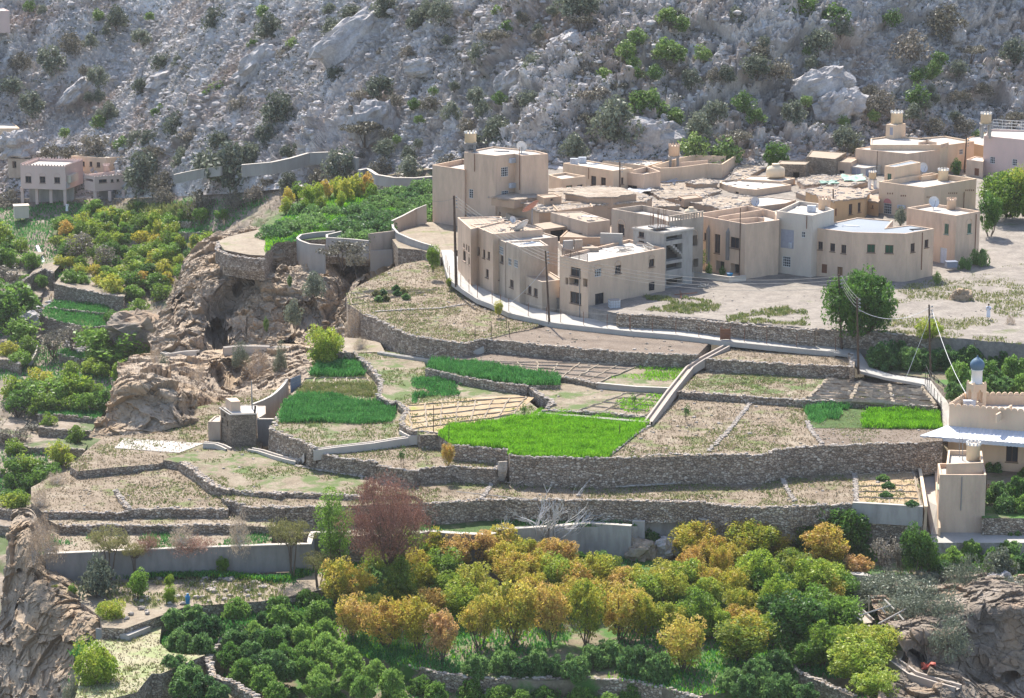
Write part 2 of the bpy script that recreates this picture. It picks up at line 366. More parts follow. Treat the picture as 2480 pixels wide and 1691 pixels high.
# strata run from lower left to upper right across the slope
ca, sa = math.cos(rad(40)), math.sin(rad(40)); up = np.hypot(Yc, Zc*1.2)
st = np.stack([(X*ca+up*sa)*.42, (-X*sa+up*ca), Zc*0+3], -1)
big = fbm(st*.045, 4, 11)
edge = np.clip((Pm[..., 1]-Pm[-1:, :, 1])/6.0, 0, 1)
jag = np.clip(.55+.9*fbm(np.stack([X, Yc, Zc], -1)*.03+4, 3, 31)+.25*np.clip(X/60, -1, 1), .12, 1.3)
d = big*3.0+facets(st*.12, 3, 1.2, .9, False)*2.4*jag+facets(st*.4+5, 7, 1.3, 1.0, False, .05)*1.1*jag
d += facets(np.stack([X, up*1.2, X*0], -1)*.85, 9, 1.7, 1.1, False, 0)*.58*(jag+.2)+facets(np.stack([X, up*1.2, X*0], -1)*1.9, 19, 1.8, 1.2, False, 0)*.28+fbm(np.stack([X, up, X*0], -1)*1.3, 3, 21)*.12
gul = np.exp(-((X*ca-up*sa*.75+95)/5.0)**2)*1.5
Pm = Pm+nm*((d-gul*.6)*edge)[..., None]
f0 = Pm[-1].copy(); k0 = np.clip((f0[:, 0]+14)/10, 0, 1); f0[:, 1] -= 9*k0; f0[:, 2] -= 1.2*k0+.01; Pm = np.concatenate([Pm, f0[None]], 0)
mount = sheet_obj('mountain_slope', Pm, 'rock_grey')
# valley on the left, stepping down towards the camera
VC = [-260, -100, 60, 200, 350, 500, 700, 900, 1060]
VR = [(None, None), (560, 145), (700, 115), (850, 88), (1000, 62), (1200, 32), (1450, 0), (1850, -34)]
rows = []
for py, Y in VR:
    if py is None: rows.append([(x, np.interp(x, [f[0] for f in FOOT], [f[1] for f in FOOT])+2, np.interp(x, [f[0] for f in FOOT], [f[2] for f in FOOT])+.5) for x in VC])
    else: rows.append([(x, py, min(Y, np.interp(x, [f[0] for f in FOOT], [f[2] for f in FOOT])-(py-np.interp(x, [f[0] for f in FOOT], [f[1] for f in FOOT]))*.13)) for x in VC])
Pv = sheet(rows, 420, 520); nv_ = face_cam(Pv)
dv = fbm(Pv*.12, 4, 5)*.7+facets(Pv*.5, 8, .6, .3)*.25
dv *= np.clip((np.arange(520)/20.0), 0, 1)[:, None]
Pv = Pv+nv_*dv[..., None]
sheet_obj('valley_ground', Pv, 'valley_soil', smooth=True)
def vy(px, py):      # depth of the valley floor seen at a pixel
    f = np.interp(px, [q[0] for q in FOOT], [q[1] for q in FOOT]); fy = np.interp(px, [q[0] for q in FOOT], [q[2] for q in FOOT])
    ks = [560, 700, 850, 1000, 1200, 1450, 1850]
    return float(np.interp(py, [f]+ks, [fy]+[min(a, fy-(k-f)*.13) for k, a in zip(ks, [145, 115, 88, 62, 32, 0, -34])]))
def my(px, py):      # depth of the mountain slope seen at a pixel
    f = np.interp(px, [q[0] for q in FOOT], [q[1] for q in FOOT]); fy = np.interp(px, [q[0] for q in FOOT], [q[2] for q in FOOT])
    return float(fy+(f-py)*(.112 if px < 600 else .112-.024*min(1, (px-600)/450) if px < 1050 else .088))
# village ground: gentle rise behind the yard
rows = []
VX = [1130, 1250, 1400, 1493, 1640, 1800, 1976, 2110, 2236, 2480, 2760]
FY = [655, 700, 738, 763, 770, 785, 801, 812, 819, 838, 856]
rows.append([aty(x, pyz(118, 3.1), 118) for x in VX])
rows.append([aty(x, pyz(80, .03*72), 80) for x in VX]); rows.append([aty(x, pyz(45, .03*37), 45) for x in VX])
rows.append([aty(x, pyz(20, .36), 20) for x in VX])
rows.append([atz(x, .5*(f+655)+5, 0) for x, f in zip(VX, FY)]); rows.append([atz(x, f-4, 0) for x, f in zip(VX, FY)])
Pg = sheet(rows, 420, 260); Pg[..., 2] += .06*fbm(Pg*.8, 3, 2)+.22*np.clip(fbm(Pg*.12, 2, 6), 0, 1)*np.clip((Pg[..., 0]-42)/8, 0, 1)
vsk = Pg[-1].copy(); vsk[:, 2] -= 3; vsk[:, 1] += .3; Pg = np.concatenate([Pg, vsk[None]], 0)
sheet_obj('village_ground', Pg, 'yard', smooth=True)
# rocky cliff sheets
def cliff(name, ctrl, nu, nv, mat, amp=1.0, holes=(), seed=0, cell=(.16, .45, 1.2), fade=True, vert=.8):
    P = sheet(ctrl, nu, nv); n = face_cam(P); q = P*np.array([1, 1, vert])
    q = q+.4*np.stack([fbm(P*.45, 3, seed+40), fbm(P*.35, 3, seed+41), fbm(P*.35, 3, seed+42)], -1); n = .5*n+np.array([0, -.48, .12])
    bed = q@np.array([[1, 0, .25], [0, 1, 0], [-.2, 0, 1.9]])      # thin tilted beds
    d = fbm(q*.14, 3, seed)*1.2+facets(q*cell[0], seed+1, 1.0, .6, rnd=.1)*1.5+facets(bed*cell[1], seed+2, 1.2, .6, rnd=0)*.7+facets(bed*cell[2], seed+3, 1.2, .6, rnd=0)*.28+facets(q*2.6, seed+9, 1.2, .8, rnd=0)*.1+fbm(q*1.6, 3, seed+5)*.1
    k = np.ones(P.shape[:2])
    if fade:
        e = np.linspace(0, 1, P.shape[0]); k = k*np.clip(np.minimum(e*14, (1-e)*14), .15, 1)[:, None]
    P = P+n*(d*amp*k)[..., None]
    for (hx, hy, rx, ry, dep) in holes:      # caves: pushed into the rock
        dy = P[..., 1]-CY; dz = P[..., 2]-CZ; de = dy*cp-dz*sp
        u = (1240+FPX*P[..., 0]/de-hx)/rx+.35*fbm(P*.9, 3, 5); v = (845.5-FPX*(dy*sp+dz*cp)/de-hy)/ry+.3*fbm(P*.9, 3, 6)
        w_ = np.clip(1.15-(u*u+v*v), 0, 1)**.5*np.clip((P.shape[0]-1-np.arange(P.shape[0]))/12, 0, 1)[:, None]; P[..., 1] += w_*dep; P[..., 0] += w_*dep*P[..., 0]/(P[..., 1]-CY)
    return sheet_obj(name, P, mat)
def px3(reg, pts, Ys): return [(a[0], a[1], y) for a, y in zip(R(reg, *pts), Ys)]
cliff('cliff', [
 px3('G', [(200,560),(330,260),(520,120),(740,60),(940,40),(1150,20),(1500,0),(1800,60),(2050,200)], [52,56,62,66,64,60,60,50,40]),
 px3('G', [(215,480),(360,290),(540,170),(760,110),(950,90),(1190,150),(1450,180),(1760,230),(2000,260)], [44,50,55,58,58,50,50,46,38]),
 px3('G', [(200,520),(370,350),(560,290),(760,300),(930,290),(1190,260),(1480,300),(1740,400),(1960,330)], [37,39,41,41,42,45,45,43,36]),
 px3('G', [(150,660),(330,480),(540,440),(720,420),(900,380),(1150,420),(1450,430),(1640,540),(1800,440)], [36,33,32,33,38,36,34,37,33]),
 px3('G', [(60,830),(260,680),(480,640),(640,640),(830,600),(1080,640),(1380,640),(1540,700),(1640,600)], [30,31,28,33,29,28,28,31,26]),
 px3('G', [(20,960),(170,860),(390,830),(560,830),(760,800),(1000,820),(1300,800),(1450,830),(1560,740)], [25,25,24,27,24,25,25,23,20]),
 px3('G', [(20,1030),(200,1030),(330,1020),(540,1010),(740,980),(1000,975),(1300,975),(1400,930),(1600,880)], [20,20,20,24,20,20,20,18,12]),
 px3('G', [(20,1160),(200,1160),(330,1160),(540,1160),(740,1130),(1000,1120),(1300,1100),(1400,1060),(1600,1000)], [17,17,17,22,17,17,17,15,10]),
], 520, 420, 'rock_tan', 1.0, holes=((528,818,30,44,12), (575,700,12,16,4), (440,760,20,40,2.5), (735,765,42,34,3), (695,838,30,14,4), (860,690,20,60,2)), seed=3)
cliff('rocky_slope', [
 px3('P', [(355,858),(430,850),(480,850),(545,846),(600,835),(690,832),(770,838),(830,850)], [20,20,20,22,19,19,18,8]),
 px3('P', [(300,875),(345,880),(430,890),(500,900),(560,885),(640,880),(740,880),(800,900)], [14,10,5,4,10,9,5,-4]),
 px3('P', [(285,905),(330,905),(400,905),(470,925),(545,940),(620,930),(700,940),(770,960)], [-10,-18,-16,-10,4,4,-2,-12]),
 px3('P', [(272,945),(300,925),(370,925),(440,950),(520,965),(600,975),(690,975),(760,985)], [-34,-36,-36,-34,-18,-14,-16,-18]),
 px3('P', [(258,985),(300,965),(370,965),(430,985),(500,990),(580,1000),(660,1010),(740,1020)], [-37,-38,-38,-37,-24,-22,-22,-24]),
 px3('P', [(238,1020),(290,1030),(370,1020),(430,1015),(500,1010),(580,1020),(660,1040),(740,1050)], [-40,-41,-40,-39,-33,-28,-28,-28]),
 px3('P', [(215,1060),(280,1065),(370,1050),(430,1035),(500,1025),(580,1045),(660,1060),(740,1070)], [-43,-44,-42,-40,-36,-34,-32,-32]),
], 360, 300, 'rock_tan', .8, seed=8, holes=((540,905,40,30,3),))
cliff('cliff', [
 px3('P', [(30,1235),(80,1240),(130,1350),(170,1400),(215,1440),(262,1470),(275,1500)], [-68,-72,-78,-80,-82,-84,-86]),
 px3('P', [(22,1300),(62,1290),(100,1400),(150,1432),(200,1460),(240,1495),(258,1520)], [-78,-80,-84,-86,-88,-91,-91]),
 px3('P', [(16,1400),(50,1415),(90,1460),(140,1480),(185,1500),(222,1530),(240,1560)], [-81,-83,-87,-89,-91,-93,-93]),
 px3('P', [(4,1500),(38,1510),(80,1540),(125,1560),(170,1570),(205,1600),(232,1640)], [-83,-85,-89,-91,-93,-95,-96]),
 px3('P', [(-30,1600),(10,1610),(60,1630),(110,1650),(160,1660),(210,1690),(290,1700)], [-86,-88,-91,-94,-96,-98,-99]),
 px3('P', [(-60,1740),(-10,1745),(50,1760),(100,1780),(160,1790),(230,1800),(320,1800)], [-90,-92,-95,-97,-99,-101,-102]),
], 300, 380, 'rock_tan', .55, seed=14, cell=(.22, .7, 1.7), holes=((52,1385,9,8,2), (50,1480,14,24,1.5)), vert=.55)
cliff('cliff', [
 px3('O', [(1050,640),(1250,640),(1500,600),(1800,600),(2050,600),(2300,620),(2500,620)], [-78,-77,-76,-76,-76,-76,-76]),
 px3('O', [(1060,800),(1250,760),(1500,740),(1750,720),(1950,690),(2200,700),(2500,700)], [-88,-86,-85,-86,-87,-88,-88]),
 px3('O', [(1150,960),(1320,960),(1500,900),(1700,880),(1900,800),(2200,800),(2500,800)], [-94,-93,-92,-92,-92,-93.5,-93.5]),
 px3('O', [(1240,1080),(1330,1100),(1500,1040),(1720,1030),(1860,900),(2150,880),(2500,880)], [-98,-98,-97,-96,-94,-95.5,-95.5]),
 px3('O', [(1300,1200),(1400,1200),(1550,1180),(1730,1180),(1880,1080),(2150,1060),(2500,1060)], [-99,-98.5,-98,-97.5,-95,-95.8,-95.8]),
 px3('O', [(1330,1290),(1420,1330),(1560,1330),(1720,1340),(1880,1260),(2150,1250),(2500,1250)], [-100,-99,-99,-98.5,-96,-96.5,-96.5]),
 px3('O', [(1340,1360),(1450,1400),(1600,1430),(1750,1440),(1900,1420),(2150,1420),(2500,1430)], [-103,-102,-101.5,-101,-97,-97.5,-97.5]),
 px3('O', [(1150,1440),(1400,1480),(1600,1500),(1750,1530),(1950,1540),(2200,1560),(2500,1560)], [-106,-106,-106,-105,-101,-100,-100]),
 px3('O', [(1100,1700),(1400,1700),(1600,1700),(1750,1700),(1950,1700),(2200,1700),(2500,1700)], [-112,-112,-111,-110,-106,-104,-104]),
], 420, 400, 'rock_dark', .6, seed=21, holes=((2215,1600,22,25,2.5), (2445,1640,26,16,3), (2290,1520,20,18,1.5)), fade=True)
# lower orchard ground
LX = [180, 330, 430, 560, 700, 850, 1000, 1250, 1500, 1700, 1900, 2100, 2300, 2500, 2700]
def lrow(pys, z): return [atz(x, p, z) for x, p in zip(LX, pys)]
LE = lambda x, p, z: atz(min(x, 2170), p, z) if x < 2200 else atz(x, 1400 if p > 1530 else 1396, -13.0)
rows = [lrow([1395]*5+[1300]*10, -12.3), lrow([1400,1400,1400,1410,1420]+[1390]*10, -12.9), [LE(x, 1520, -14.2) for x in LX], [LE(x, p, -15) for x, p in
 zip(LX, [1590,1590,1590,1590,1590,1590,1617,1648,1648,1682,1640,1620,1600,1600,1600])]]
Po = sheet(rows, 420, 240); Po[..., 2] += .18*fbm(Po*.35, 3, 77)
sk = Po[-1].copy(); sk[:, 2] -= 2; sheet_obj('orchard_ground', np.concatenate([Po, sk[None]], 0), 'orchard_soil', smooth=True)
LX = [min(x, 2150+.1*k) for k, x in enumerate(LX)]
rows = [[atz(x, p-8, -16.4) for x, p in zip(LX, [1600,1600,1600,1600,1610,1610,1650,1675,1675,1705,1680,1650,1630,1630,1630])], lrow([1760]*15, -17.2), lrow([1900]*15, -18)]
Pq = sheet(rows, 260, 80); Pq[..., 2] += .15*fbm(Pq*.35, 3, 78)
sheet_obj('lower_orchard_ground', Pq, 'orchard_soil', smooth=True)
# ---------------------------------------------------------------- terraces
FIELDS = {}
def field(name, pts, z, mat, skirt=3.5, side='stone_wall'):
    """pts are pixels; z one height for all or a list. A fine grid clipped to the outline keeps the ground uneven."""
    zs = z if isinstance(z, (list, tuple)) else [z]*len(pts)
    W3 = [atz(p[0], p[1], q) for p, q in zip(pts, zs)]
    out = []
    for i, p in enumerate(W3):      # densify outline
        q = W3[(i+1) % len(W3)]; n = max(1, int(np.linalg.norm(q-p)/1.2))
        for k in range(n): out.append(p+(q-p)*k/n)
    V = [Vector(p) for p in out]; n0 = len(V)
    tris = tessellate_polygon([[Vector((p.x, p.y, 0)) for p in V]])
    vs = [np.array(p) for p in V]; fs = [tuple(t) for t in tris]
    for k, t in enumerate(fs):
        a, b, c = (vs[i] for i in t)
        if (b[0]-a[0])*(c[1]-a[1])-(b[1]-a[1])*(c[0]-a[0]) < 0: fs[k] = t[::-1]
    vs = [v+np.array([0, 0, .0]) for v in vs]
    ar = sum(vs[i][0]*vs[(i+1) % n0][1]-vs[(i+1) % n0][0]*vs[i][1] for i in range(n0))
    vs += [v-np.array([0, 0, skirt]) for v in vs[:n0]]
    for i in range(n0):
        j = (i+1) % n0; fs.append((i, i+n0, j+n0, j) if ar > 0 else (j, j+n0, i+n0, i))
    o = npmesh(name, np.array(vs), fs, [mat, side], mi=[0]*len(tris)+[1]*n0 if skirt > .6 else None); setp(o, kind='structure')
    FIELDS.setdefault(name, []).append(W3)
    return W3
def inside(poly, x, y):
    c = np.zeros(np.shape(x), bool)
    for i in range(len(poly)):
        a, b = poly[i], poly[i-1]
        m = ((a[1] > y) != (b[1] > y)) & (x < (b[0]-a[0])*(y-a[1])/(b[1]-a[1]+1e-12)+a[0]); c ^= m
    return c
def scatter(name, polys, dens, h, wd, mat, label=None, seed=1, mask=None, tri=3, lean=.35, edge=0):
    """short blades or tufts over outlines, all one object: nobody could count them"""
    rg = np.random.default_rng(seed); VV = []; 
    for W3 in polys:
        A = np.array(W3); lo, hi = A.min(0), A.max(0); n = int(dens*(hi[0]-lo[0])*(hi[1]-lo[1]))
        x = rg.uniform(lo[0], hi[0], n); y = rg.uniform(lo[1], hi[1], n); m = inside(A, x, y)
        if mask is not None:
            nz = fbm(np.stack([x, y, x*0], -1)*mask[0]+mask[2], 3, 5); m &= nz > mask[1]
        x, y = x[m], y[m]
        # height of the outline plane
        M = np.c_[A[:, 0], A[:, 1], np.ones(len(A))]; co_, *_ = np.linalg.lstsq(M, A[:, 2], rcond=None)
        z = co_[0]*x+co_[1]*y+co_[2]
        VV.append(np.stack([x, y, z], 1))
    B = np.concatenate(VV); n = len(B)
    if n == 0: return
    B = np.repeat(B, tri, 0)+np.c_[rg.normal(0, wd*.8, (n*tri, 2)), np.zeros(n*tri)]; n *= tri
    a = rg.uniform(0, 6.283, n); hh = h*rg.uniform(.5, 1.2, n)*(1+.45*vn(B*np.array([.5, 1.1, 0]), 3)); ww = wd*rg.uniform(.6, 1.3, n); d = np.stack([np.cos(a), np.sin(a), a*0], 1)*ww[:, None]/2
    tip = B+np.c_[rg.normal(0, lean, (n, 2))*hh[:, None], hh]
    V = np.stack([B-d, B+d, tip+d*.35, tip-d*.35], 1).reshape(-1, 3)
    o = npmesh(name, V, np.arange(4*n).reshape(-1, 4), mat); setp(o, label, None, None, 'stuff'); return o
# ---------------------------------------------------------------- walls
def polyline(pts, step):
    P = [np.array(p, float) for p in pts]; out = [P[0]]; 
    for a, b in zip(P[:-1], P[1:]):
        n = max(1, int(round(np.linalg.norm(b-a)/step)))
        for k in range(1, n+1): out.append(a+(b-a)*k/n)
    return np.array(out)
WALLS = []
def wall(label, pts, z, h, style='stone', t=.45, name=None, cat='wall', group=None, caps=True, w3=None, both=False, mat=None, capm=None, parent=None):
    zs = z if isinstance(z, (list, tuple)) else [z]*len(pts or [])
    Wp = w3 if w3 is not None else [atz(p[0], p[1], q) for p, q in zip(pts, zs)]
    hs = h if isinstance(h, (list, tuple)) else [h]*len(Wp)
    stone = style == 'stone'; step = .28 if stone else .8
    P = polyline([np.r_[p, q] for p, q in zip(Wp, hs)], step); H = P[:, 3]; P = P[:, :3]
    T = np.gradient(P, axis=0); T[:, 2] = 0; T /= np.linalg.norm(T, axis=1, keepdims=True)+1e-9
    N = np.stack([T[:, 1], -T[:, 0], T[:, 2]*0], 1)      # outward = towards the lower side
    if N[:, 1].mean() > .15 or (abs(N[:, 1].mean()) <= .15 and (N*(np.array([0, CY, 0])-P)).sum() < 0): N = -N; flip = True
    else: flip = False
    nr = max(2, int(max(H)/step)+1) if stone else 2
    seed = len(WALLS)*17; rows = []
    if stone: P = P+np.c_[np.zeros((len(P), 2)), .10*vn(P*1.3, seed)+.06*vn(P*3.1, seed)]
    for k in range(nr+1):
        f = k/nr; q = P+N*(f*H*.06)[:, None]; q = q-np.c_[np.zeros((len(P), 2)), H*f*1.0+(.35 if k == nr else 0)]
        if stone: q = q+N*(facets(q*np.array([1.9, 1.9, 2.6]), seed, .35, .35)*.16+fbm(q*.5, 2, seed)*.12)[:, None]
        rows.append(q)
    back = P-N*t; bb = back-np.c_[np.zeros((len(P), 2)), H+.3]
    G = np.stack([bb, back]+rows, 0)
    nv, nu = G.shape[:2]; f = grid_faces(nv, nu)
    if not flip: f = f[:, ::-1]
    fl = [tuple(r) for r in f]
    for c in (0, nu-1): fl.append(tuple(r*nu+c for r in range(nv)))
    mat = mat or {'stone': 'stone_wall', 'concrete': 'concrete', 'block': 'block_wall', 'plaster': 'plaster_cream', 'mud': 'mud_wall'}[style]
    c0 = G.reshape(-1, 3); mi = [0]*len(fl); mats = [mat, capm or 'rubble']
    m = MB()
    if caps and stone:
        rg = random.Random(seed); L = np.r_[0, np.cumsum(np.linalg.norm(np.diff(P, axis=0), axis=1))]; s = 0
        while s < L[-1]:
            i = min(int(np.searchsorted(L, s)), len(P)-1); r = rg.uniform(.10, .25)
            m.rock(P[i]-N[i]*rg.uniform(-.08, t)+np.array([0, 0, rg.uniform(-.05, .06)]), r, rg.random(), .6); s += r*rg.uniform(.8, 1.7)
    elif caps and capm:
        Q = polyline(Wp, 1.0); a = Q+N_of(Q, flip)*.06; b = Q-N_of(Q, flip)*(t+.05); up_ = np.array([0, 0, .09])
        G = np.stack([b, b+up_, a+up_, a], 0); f = grid_faces(4, len(Q)); f = f if flip else f[:, ::-1]
        m.add(list(G.reshape(-1, 3)), [tuple(r) for r in f]+[tuple(r*len(Q)+c for r in range(4)) for c in (0, len(Q)-1)])
    if m.v:
        k = len(c0); fl += [tuple(i+k for i in f) for f in m.f]; mi += [1]*len(m.f); c0 = np.concatenate([c0, np.array(m.v)])
    o0 = np.array([c0[:, 0].mean(), c0[:, 1].mean(), c0[:, 2].min()])
    o = setp(npmesh(name or ('stone_wall' if stone else 'concrete_wall'), c0, fl, mats, None, False, o0, mi), label, cat, group, 'thing')
    WALLS.append(o)
    return o
def N_of(P, flip):
    T = np.gradient(P, axis=0); T[:, 2] = 0; T /= np.linalg.norm(T, axis=1, keepdims=True)+1e-9
    N = np.stack([T[:, 1], -T[:, 0], T[:, 2]*0], 1); return -N if flip else N
def ribbon(name, left, right, mat, thick=.25, kind='structure', label=None, cat=None, group=None):
    L, Rr = np.array(left), np.array(right); n = len(L); dz = np.array([0, 0, thick])
    G = np.stack([L-dz, L, Rr, Rr-dz], 0); fl = [tuple(r) for r in grid_faces(4, n)]+[tuple(r*n+c for r in range(4)) for c in (0, n-1)]
    o = npmesh(name, G.reshape(-1, 3), fl, mat); return setp(o, label, cat, group, kind)
def pathpx(name, lp, rp, zs, mat='path_pale', thick=.3):
    return ribbon(name, [atz(p[0], p[1], z) for p, z in zip(lp, zs)], [atz(p[0], p[1], z) for p, z in zip(rp, zs)], mat, thick)
def bunds(name, quad, nx, ny, seed=0, w=.2, h=.08, kind='stuff', skip=0):
    """low earth ridges dividing a bed; quad = 4 world corners tl,tr,br,bl"""
    m = MB(); tl, tr, br, bl = [np.array(q) for q in quad]; rg = random.Random(seed)
    def at(u, v): return (tl*(1-u)+tr*u)*(1-v)+(bl*(1-u)+br*u)*v
    L = [[at(i/nx, t/10) for t in range(11)] for i in range(nx+1)]+[[at(t/14, j/ny) for t in range(15)] for j in range(ny+1)]
    for l in L:
        if rg.random() < skip: continue
        l = [p+np.array([rg.uniform(-.1, .1), rg.uniform(-.2, .2), h*rg.uniform(-.6, .5)]) for p in l]
        m.tube(l, [w*rg.uniform(.4, .6) for _ in l], 5)
    o = npmesh(name, np.array(m.v), m.f, 'bund'); return setp(o, kind=kind)
# ================================================================ FIELDS
def mixr(*segs):
    o = []
    for s in segs: o += R(s[0], *s[1:])
    return o
# the path below the village
LP = mixr(('D', (215,560),(235,640),(260,760),(300,880),(420,970),(600,1090),(760,1150),(940,1240),(1150,1290),(1350,1335),(1500,1358)), ('E', (200,1440),(700,1480),(1200,1545)), ('I', (600,212),(800,232),(1060,256)))
RP = mixr(('D', (330,560),(400,640),(412,760),(440,830),(600,945),(800,1040),(1000,1110),(1180,1180),(1330,1215),(1530,1250),(1700,1290)), ('E', (250,1360),(700,1400),(1200,1450)), ('I', (600,155),(800,180),(1050,212)))
PZ = [-.2,-.3,-.4,-.6,-.8,-1.0,-1.1,-1.2,-1.3,-1.4,-1.4,-1.4,-1.4,-1.5,-1.6,-1.7,-1.8]
pathpx('path', LP, RP, PZ, thick=.6)
RI = [(1055,212),(1190,200),(1260,310),(1290,360),(1450,410),(1600,430),(1720,445),(1780,500),(1840,580),(1835,640),(1850,760)]
LI = [(1050,262),(1140,275),(1190,340),(1230,385),(1400,428),(1560,455),(1660,475),(1700,540),(1762,600),(1775,660),(1785,780)]
pathpx('path', R('I', *LI), R('I', *RI), [-1.8,-2,-2.4,-2.6,-2.8,-3.0,-3.2,-3.5,-3.8,-4.2,-4.6])
F1 = field('terrace_field', R('G', (1590,570),(1700,500),(1950,370),(2040,330))+R('D', (230,640),(255,760),(290,880),(415,985),(595,1105),(755,1165),(935,1255),(1150,1300),(1340,1345))+R('H', (930,130),(800,150),(600,205),(400,240),(200,205),(0,180))+R('G', (2000,860),(1880,800),(1720,730),(1600,650)), -1.9, 'stubble')
F2 = field('ploughed_field', R('H', (590,210),(800,160),(1260,70),(1640,115),(2000,165),(2400,215),(2290,330),(2000,325),(1500,292),(1100,255),(800,225)), -2.0, 'ploughed')
F3 = field('bed_field', R('H', (250,375),(340,360),(480,290),(600,300),(850,330),(1480,385),(1840,405),(1480,562),(1330,530),(1180,505),(900,470)), -3.45, 'ploughed')
F3b = field('crop_field', R('H', (110,440),(150,385),(250,375),(900,470),(1180,500),(1180,575),(920,575),(700,555),(400,505)), -3.5, 'green_cover')
F4 = field('terrace_field', R('H', (1480,562),(1840,412),(1950,400),(2270,420),(2060,602),(1800,590)), -3.5, 'stubble_green')
F5 = field('terrace_field', R('H', (930,565),(1180,560),(1330,560),(1480,580),(1750,610),(2050,625),(2060,652),(1720,625),(1300,785),(1040,785),(1080,740),(1110,700),(1000,620)), -3.95, 'stubble_green')
F6 = field('bed_field', R('H', (1300,787),(1720,625),(2080,655),(1872,835),(1600,815)), -3.9, 'stubble_green')
FD = field('wheat_field', R('H', (200,975),(280,915),(940,835),(1040,785),(1240,810),(1540,840),(1800,860),(1910,885),(1560,1165),(1200,1160),(780,1140),(760,1095),(320,1055)), -4.4, 'green_cover')
F7 = field('bed_field', R('G', (1640,1050),(1900,1030),(2324,1095))+R('H', (90,380),(110,450),(400,530),(780,610),(900,680),(1010,765),(935,840),(280,925),(200,975),(60,975),(0,920))+R('K', (1180,275),(1085,215),(1130,110),(1060,40))+R('G', (1960,1450),(1830,1390),(1870,1280),(1790,1160)), -4.4, 'stubble_green')
F7b = field('bed_field', R('K', (1130,70),(1500,25),(2000,-10),(2170,10),(2060,110),(1400,290),(1180,275),(1090,215),(1130,110)), -4.37, 'beds', skirt=.02)
F8 = field('crop_field', R('G', (1290,1235),(1420,1090),(1660,1095),(1740,1200),(1840,1290),(1830,1400),(1960,1450))+R('K', (1060,45),(1125,110),(1080,220),(1120,300),(1160,322),(380,415),(330,375),(50,262),(90,170),(140,60)), -5.2, 'stubble_green')
field('terrace_field', R('G', (1400,1050),(1640,1045),(1900,1035),(1860,960),(1700,930),(1560,920),(1400,1000)), -4.3, 'soil_dry')
FK = field('terrace_field', R('K', (375,452),(700,395),(1170,345),(1320,385),(1520,470),(1700,520),(1910,540),(1860,592),(1500,565),(1240,582),(1205,602),(960,562),(900,530),(600,500)), -5.9, 'stubble')
# right side of the green field
FR = field('terrace_field', R('H', (1580,1165),(1910,890),(2140,670))+R('I', (10,560),(400,600),(850,610),(1180,620),(1745,655),(1760,780),(1780,850),(1590,870),(980,888),(720,908),(560,948),(150,948),(-10,955)), -4.4, 'stubble')
field('green_plot', R('I', (850,640),(1180,618),(1750,650),(1770,772),(1430,770),(1240,765),(900,765),(880,730)), -4.33, 'green_cover', skirt=.1)
FRb = field('ploughed_field', R('I', (905,768),(1770,775),(1780,850),(1590,866),(980,884),(930,800)), -4.36, 'ploughed', skirt=.05)
F9 = field('terrace_field', R('I', (20,520),(170,365),(620,400),(1010,435),(1170,430),(1420,420),(1660,490),(1745,625),(1230,585),(860,578),(430,548)), -3.7, 'stubble_green')
F9b = field('ploughed_field', R('I', (865,572),(1000,440),(1170,440),(1420,425),(1650,495),(1735,618),(1230,582)), -3.66, 'ploughed', skirt=.05)
F10 = field('terrace_field', R('I', (195,308),(330,215),(520,210),(800,232),(1060,262),(1140,290),(1160,355),(800,340)), -2.4, 'stubble')
FE = field('terrace_field', R('K', (1220,740),(1290,700),(1500,670),(1850,672),(1940,690))+R('I', (-150,1085),(0,1095),(400,1110),(600,1090),(720,1065),(1190,1020),(1595,1000),(1650,1298),(1170,1272),(700,1300),(350,1292),(160,1262),(0,1245))+R('K', (2600,838),(2200,835),(1740,832),(1500,855),(1290,866),(1220,800)), -7.4, 'stubble')
FEb = field('bed_field', R('I', (1195,1040),(1580,1010),(1640,1290),(1210,1272)), -7.36, 'beds', skirt=.05)
FF = field('grass_strip', R('K', (1240,1000),(1500,990),(2000,985),(2400,990),(3000,990),(3000,1045),(2324,1052),(1870,1080),(1780,1125),(1500,1108),(1250,1100)), -9.5, 'green_cover', side='concrete')
FG = field('ground_strip', R('I', (-20,1335),(180,1370),(700,1350),(1650,1330),(1655,1362),(1280,1352),(725,1372),(190,1395),(0,1350)), -9.1, 'soil_dry', side='concrete')
J1 = field('terrace_field', R('J', (1310,378),(1500,320),(2000,285),(2130,320))+R('K', (160,510),(380,570),(700,630),(890,650),(1100,700),(1250,735),(1250,800),(800,800),(300,790),(0,765))+R('J', (2000,640),(1860,625),(1700,560),(1560,480),(1440,400)), -7.5, 'stubble_green')
J1b = field('terrace_field', R('J', (1780,690),(1800,640),(1860,618),(2100,640))+R('K', (0,760),(400,790),(900,800),(1250,800),(1290,860),(400,890),(0,890))+R('J', (1980,755),(1850,720)), -7.9, 'stubble')
J2 = field('terrace_field', R('J', (910,620),(1270,400),(1510,400),(1600,530),(1790,640),(1790,700),(1840,778),(1030,778)), -8.3, 'stubble')
J3 = field('terrace_field', R('J', (340,800),(250,720),(250,600),(400,520),(600,450),(900,430),(1270,400),(920,620),(1030,790),(1020,802)), -8.5, 'stubble')
J4 = field('terrace_field', R('J', (330,830),(370,798),(1030,805),(1850,825),(2200,880),(2250,925),(1950,905),(1000,905),(480,910)), -9.1, 'soil_dry')
J5 = field('shrub_strip', R('J', (330,1150),(200,960),(480,940),(1000,950),(1950,955),(2400,940))+R('K', (400,1000),(1300,1000),(1330,1090),(900,1130),(500,1110),(60,1090))+R('J', (2180,1072),(1200,1108),(370,1142)), -9.9, 'soil_dry')
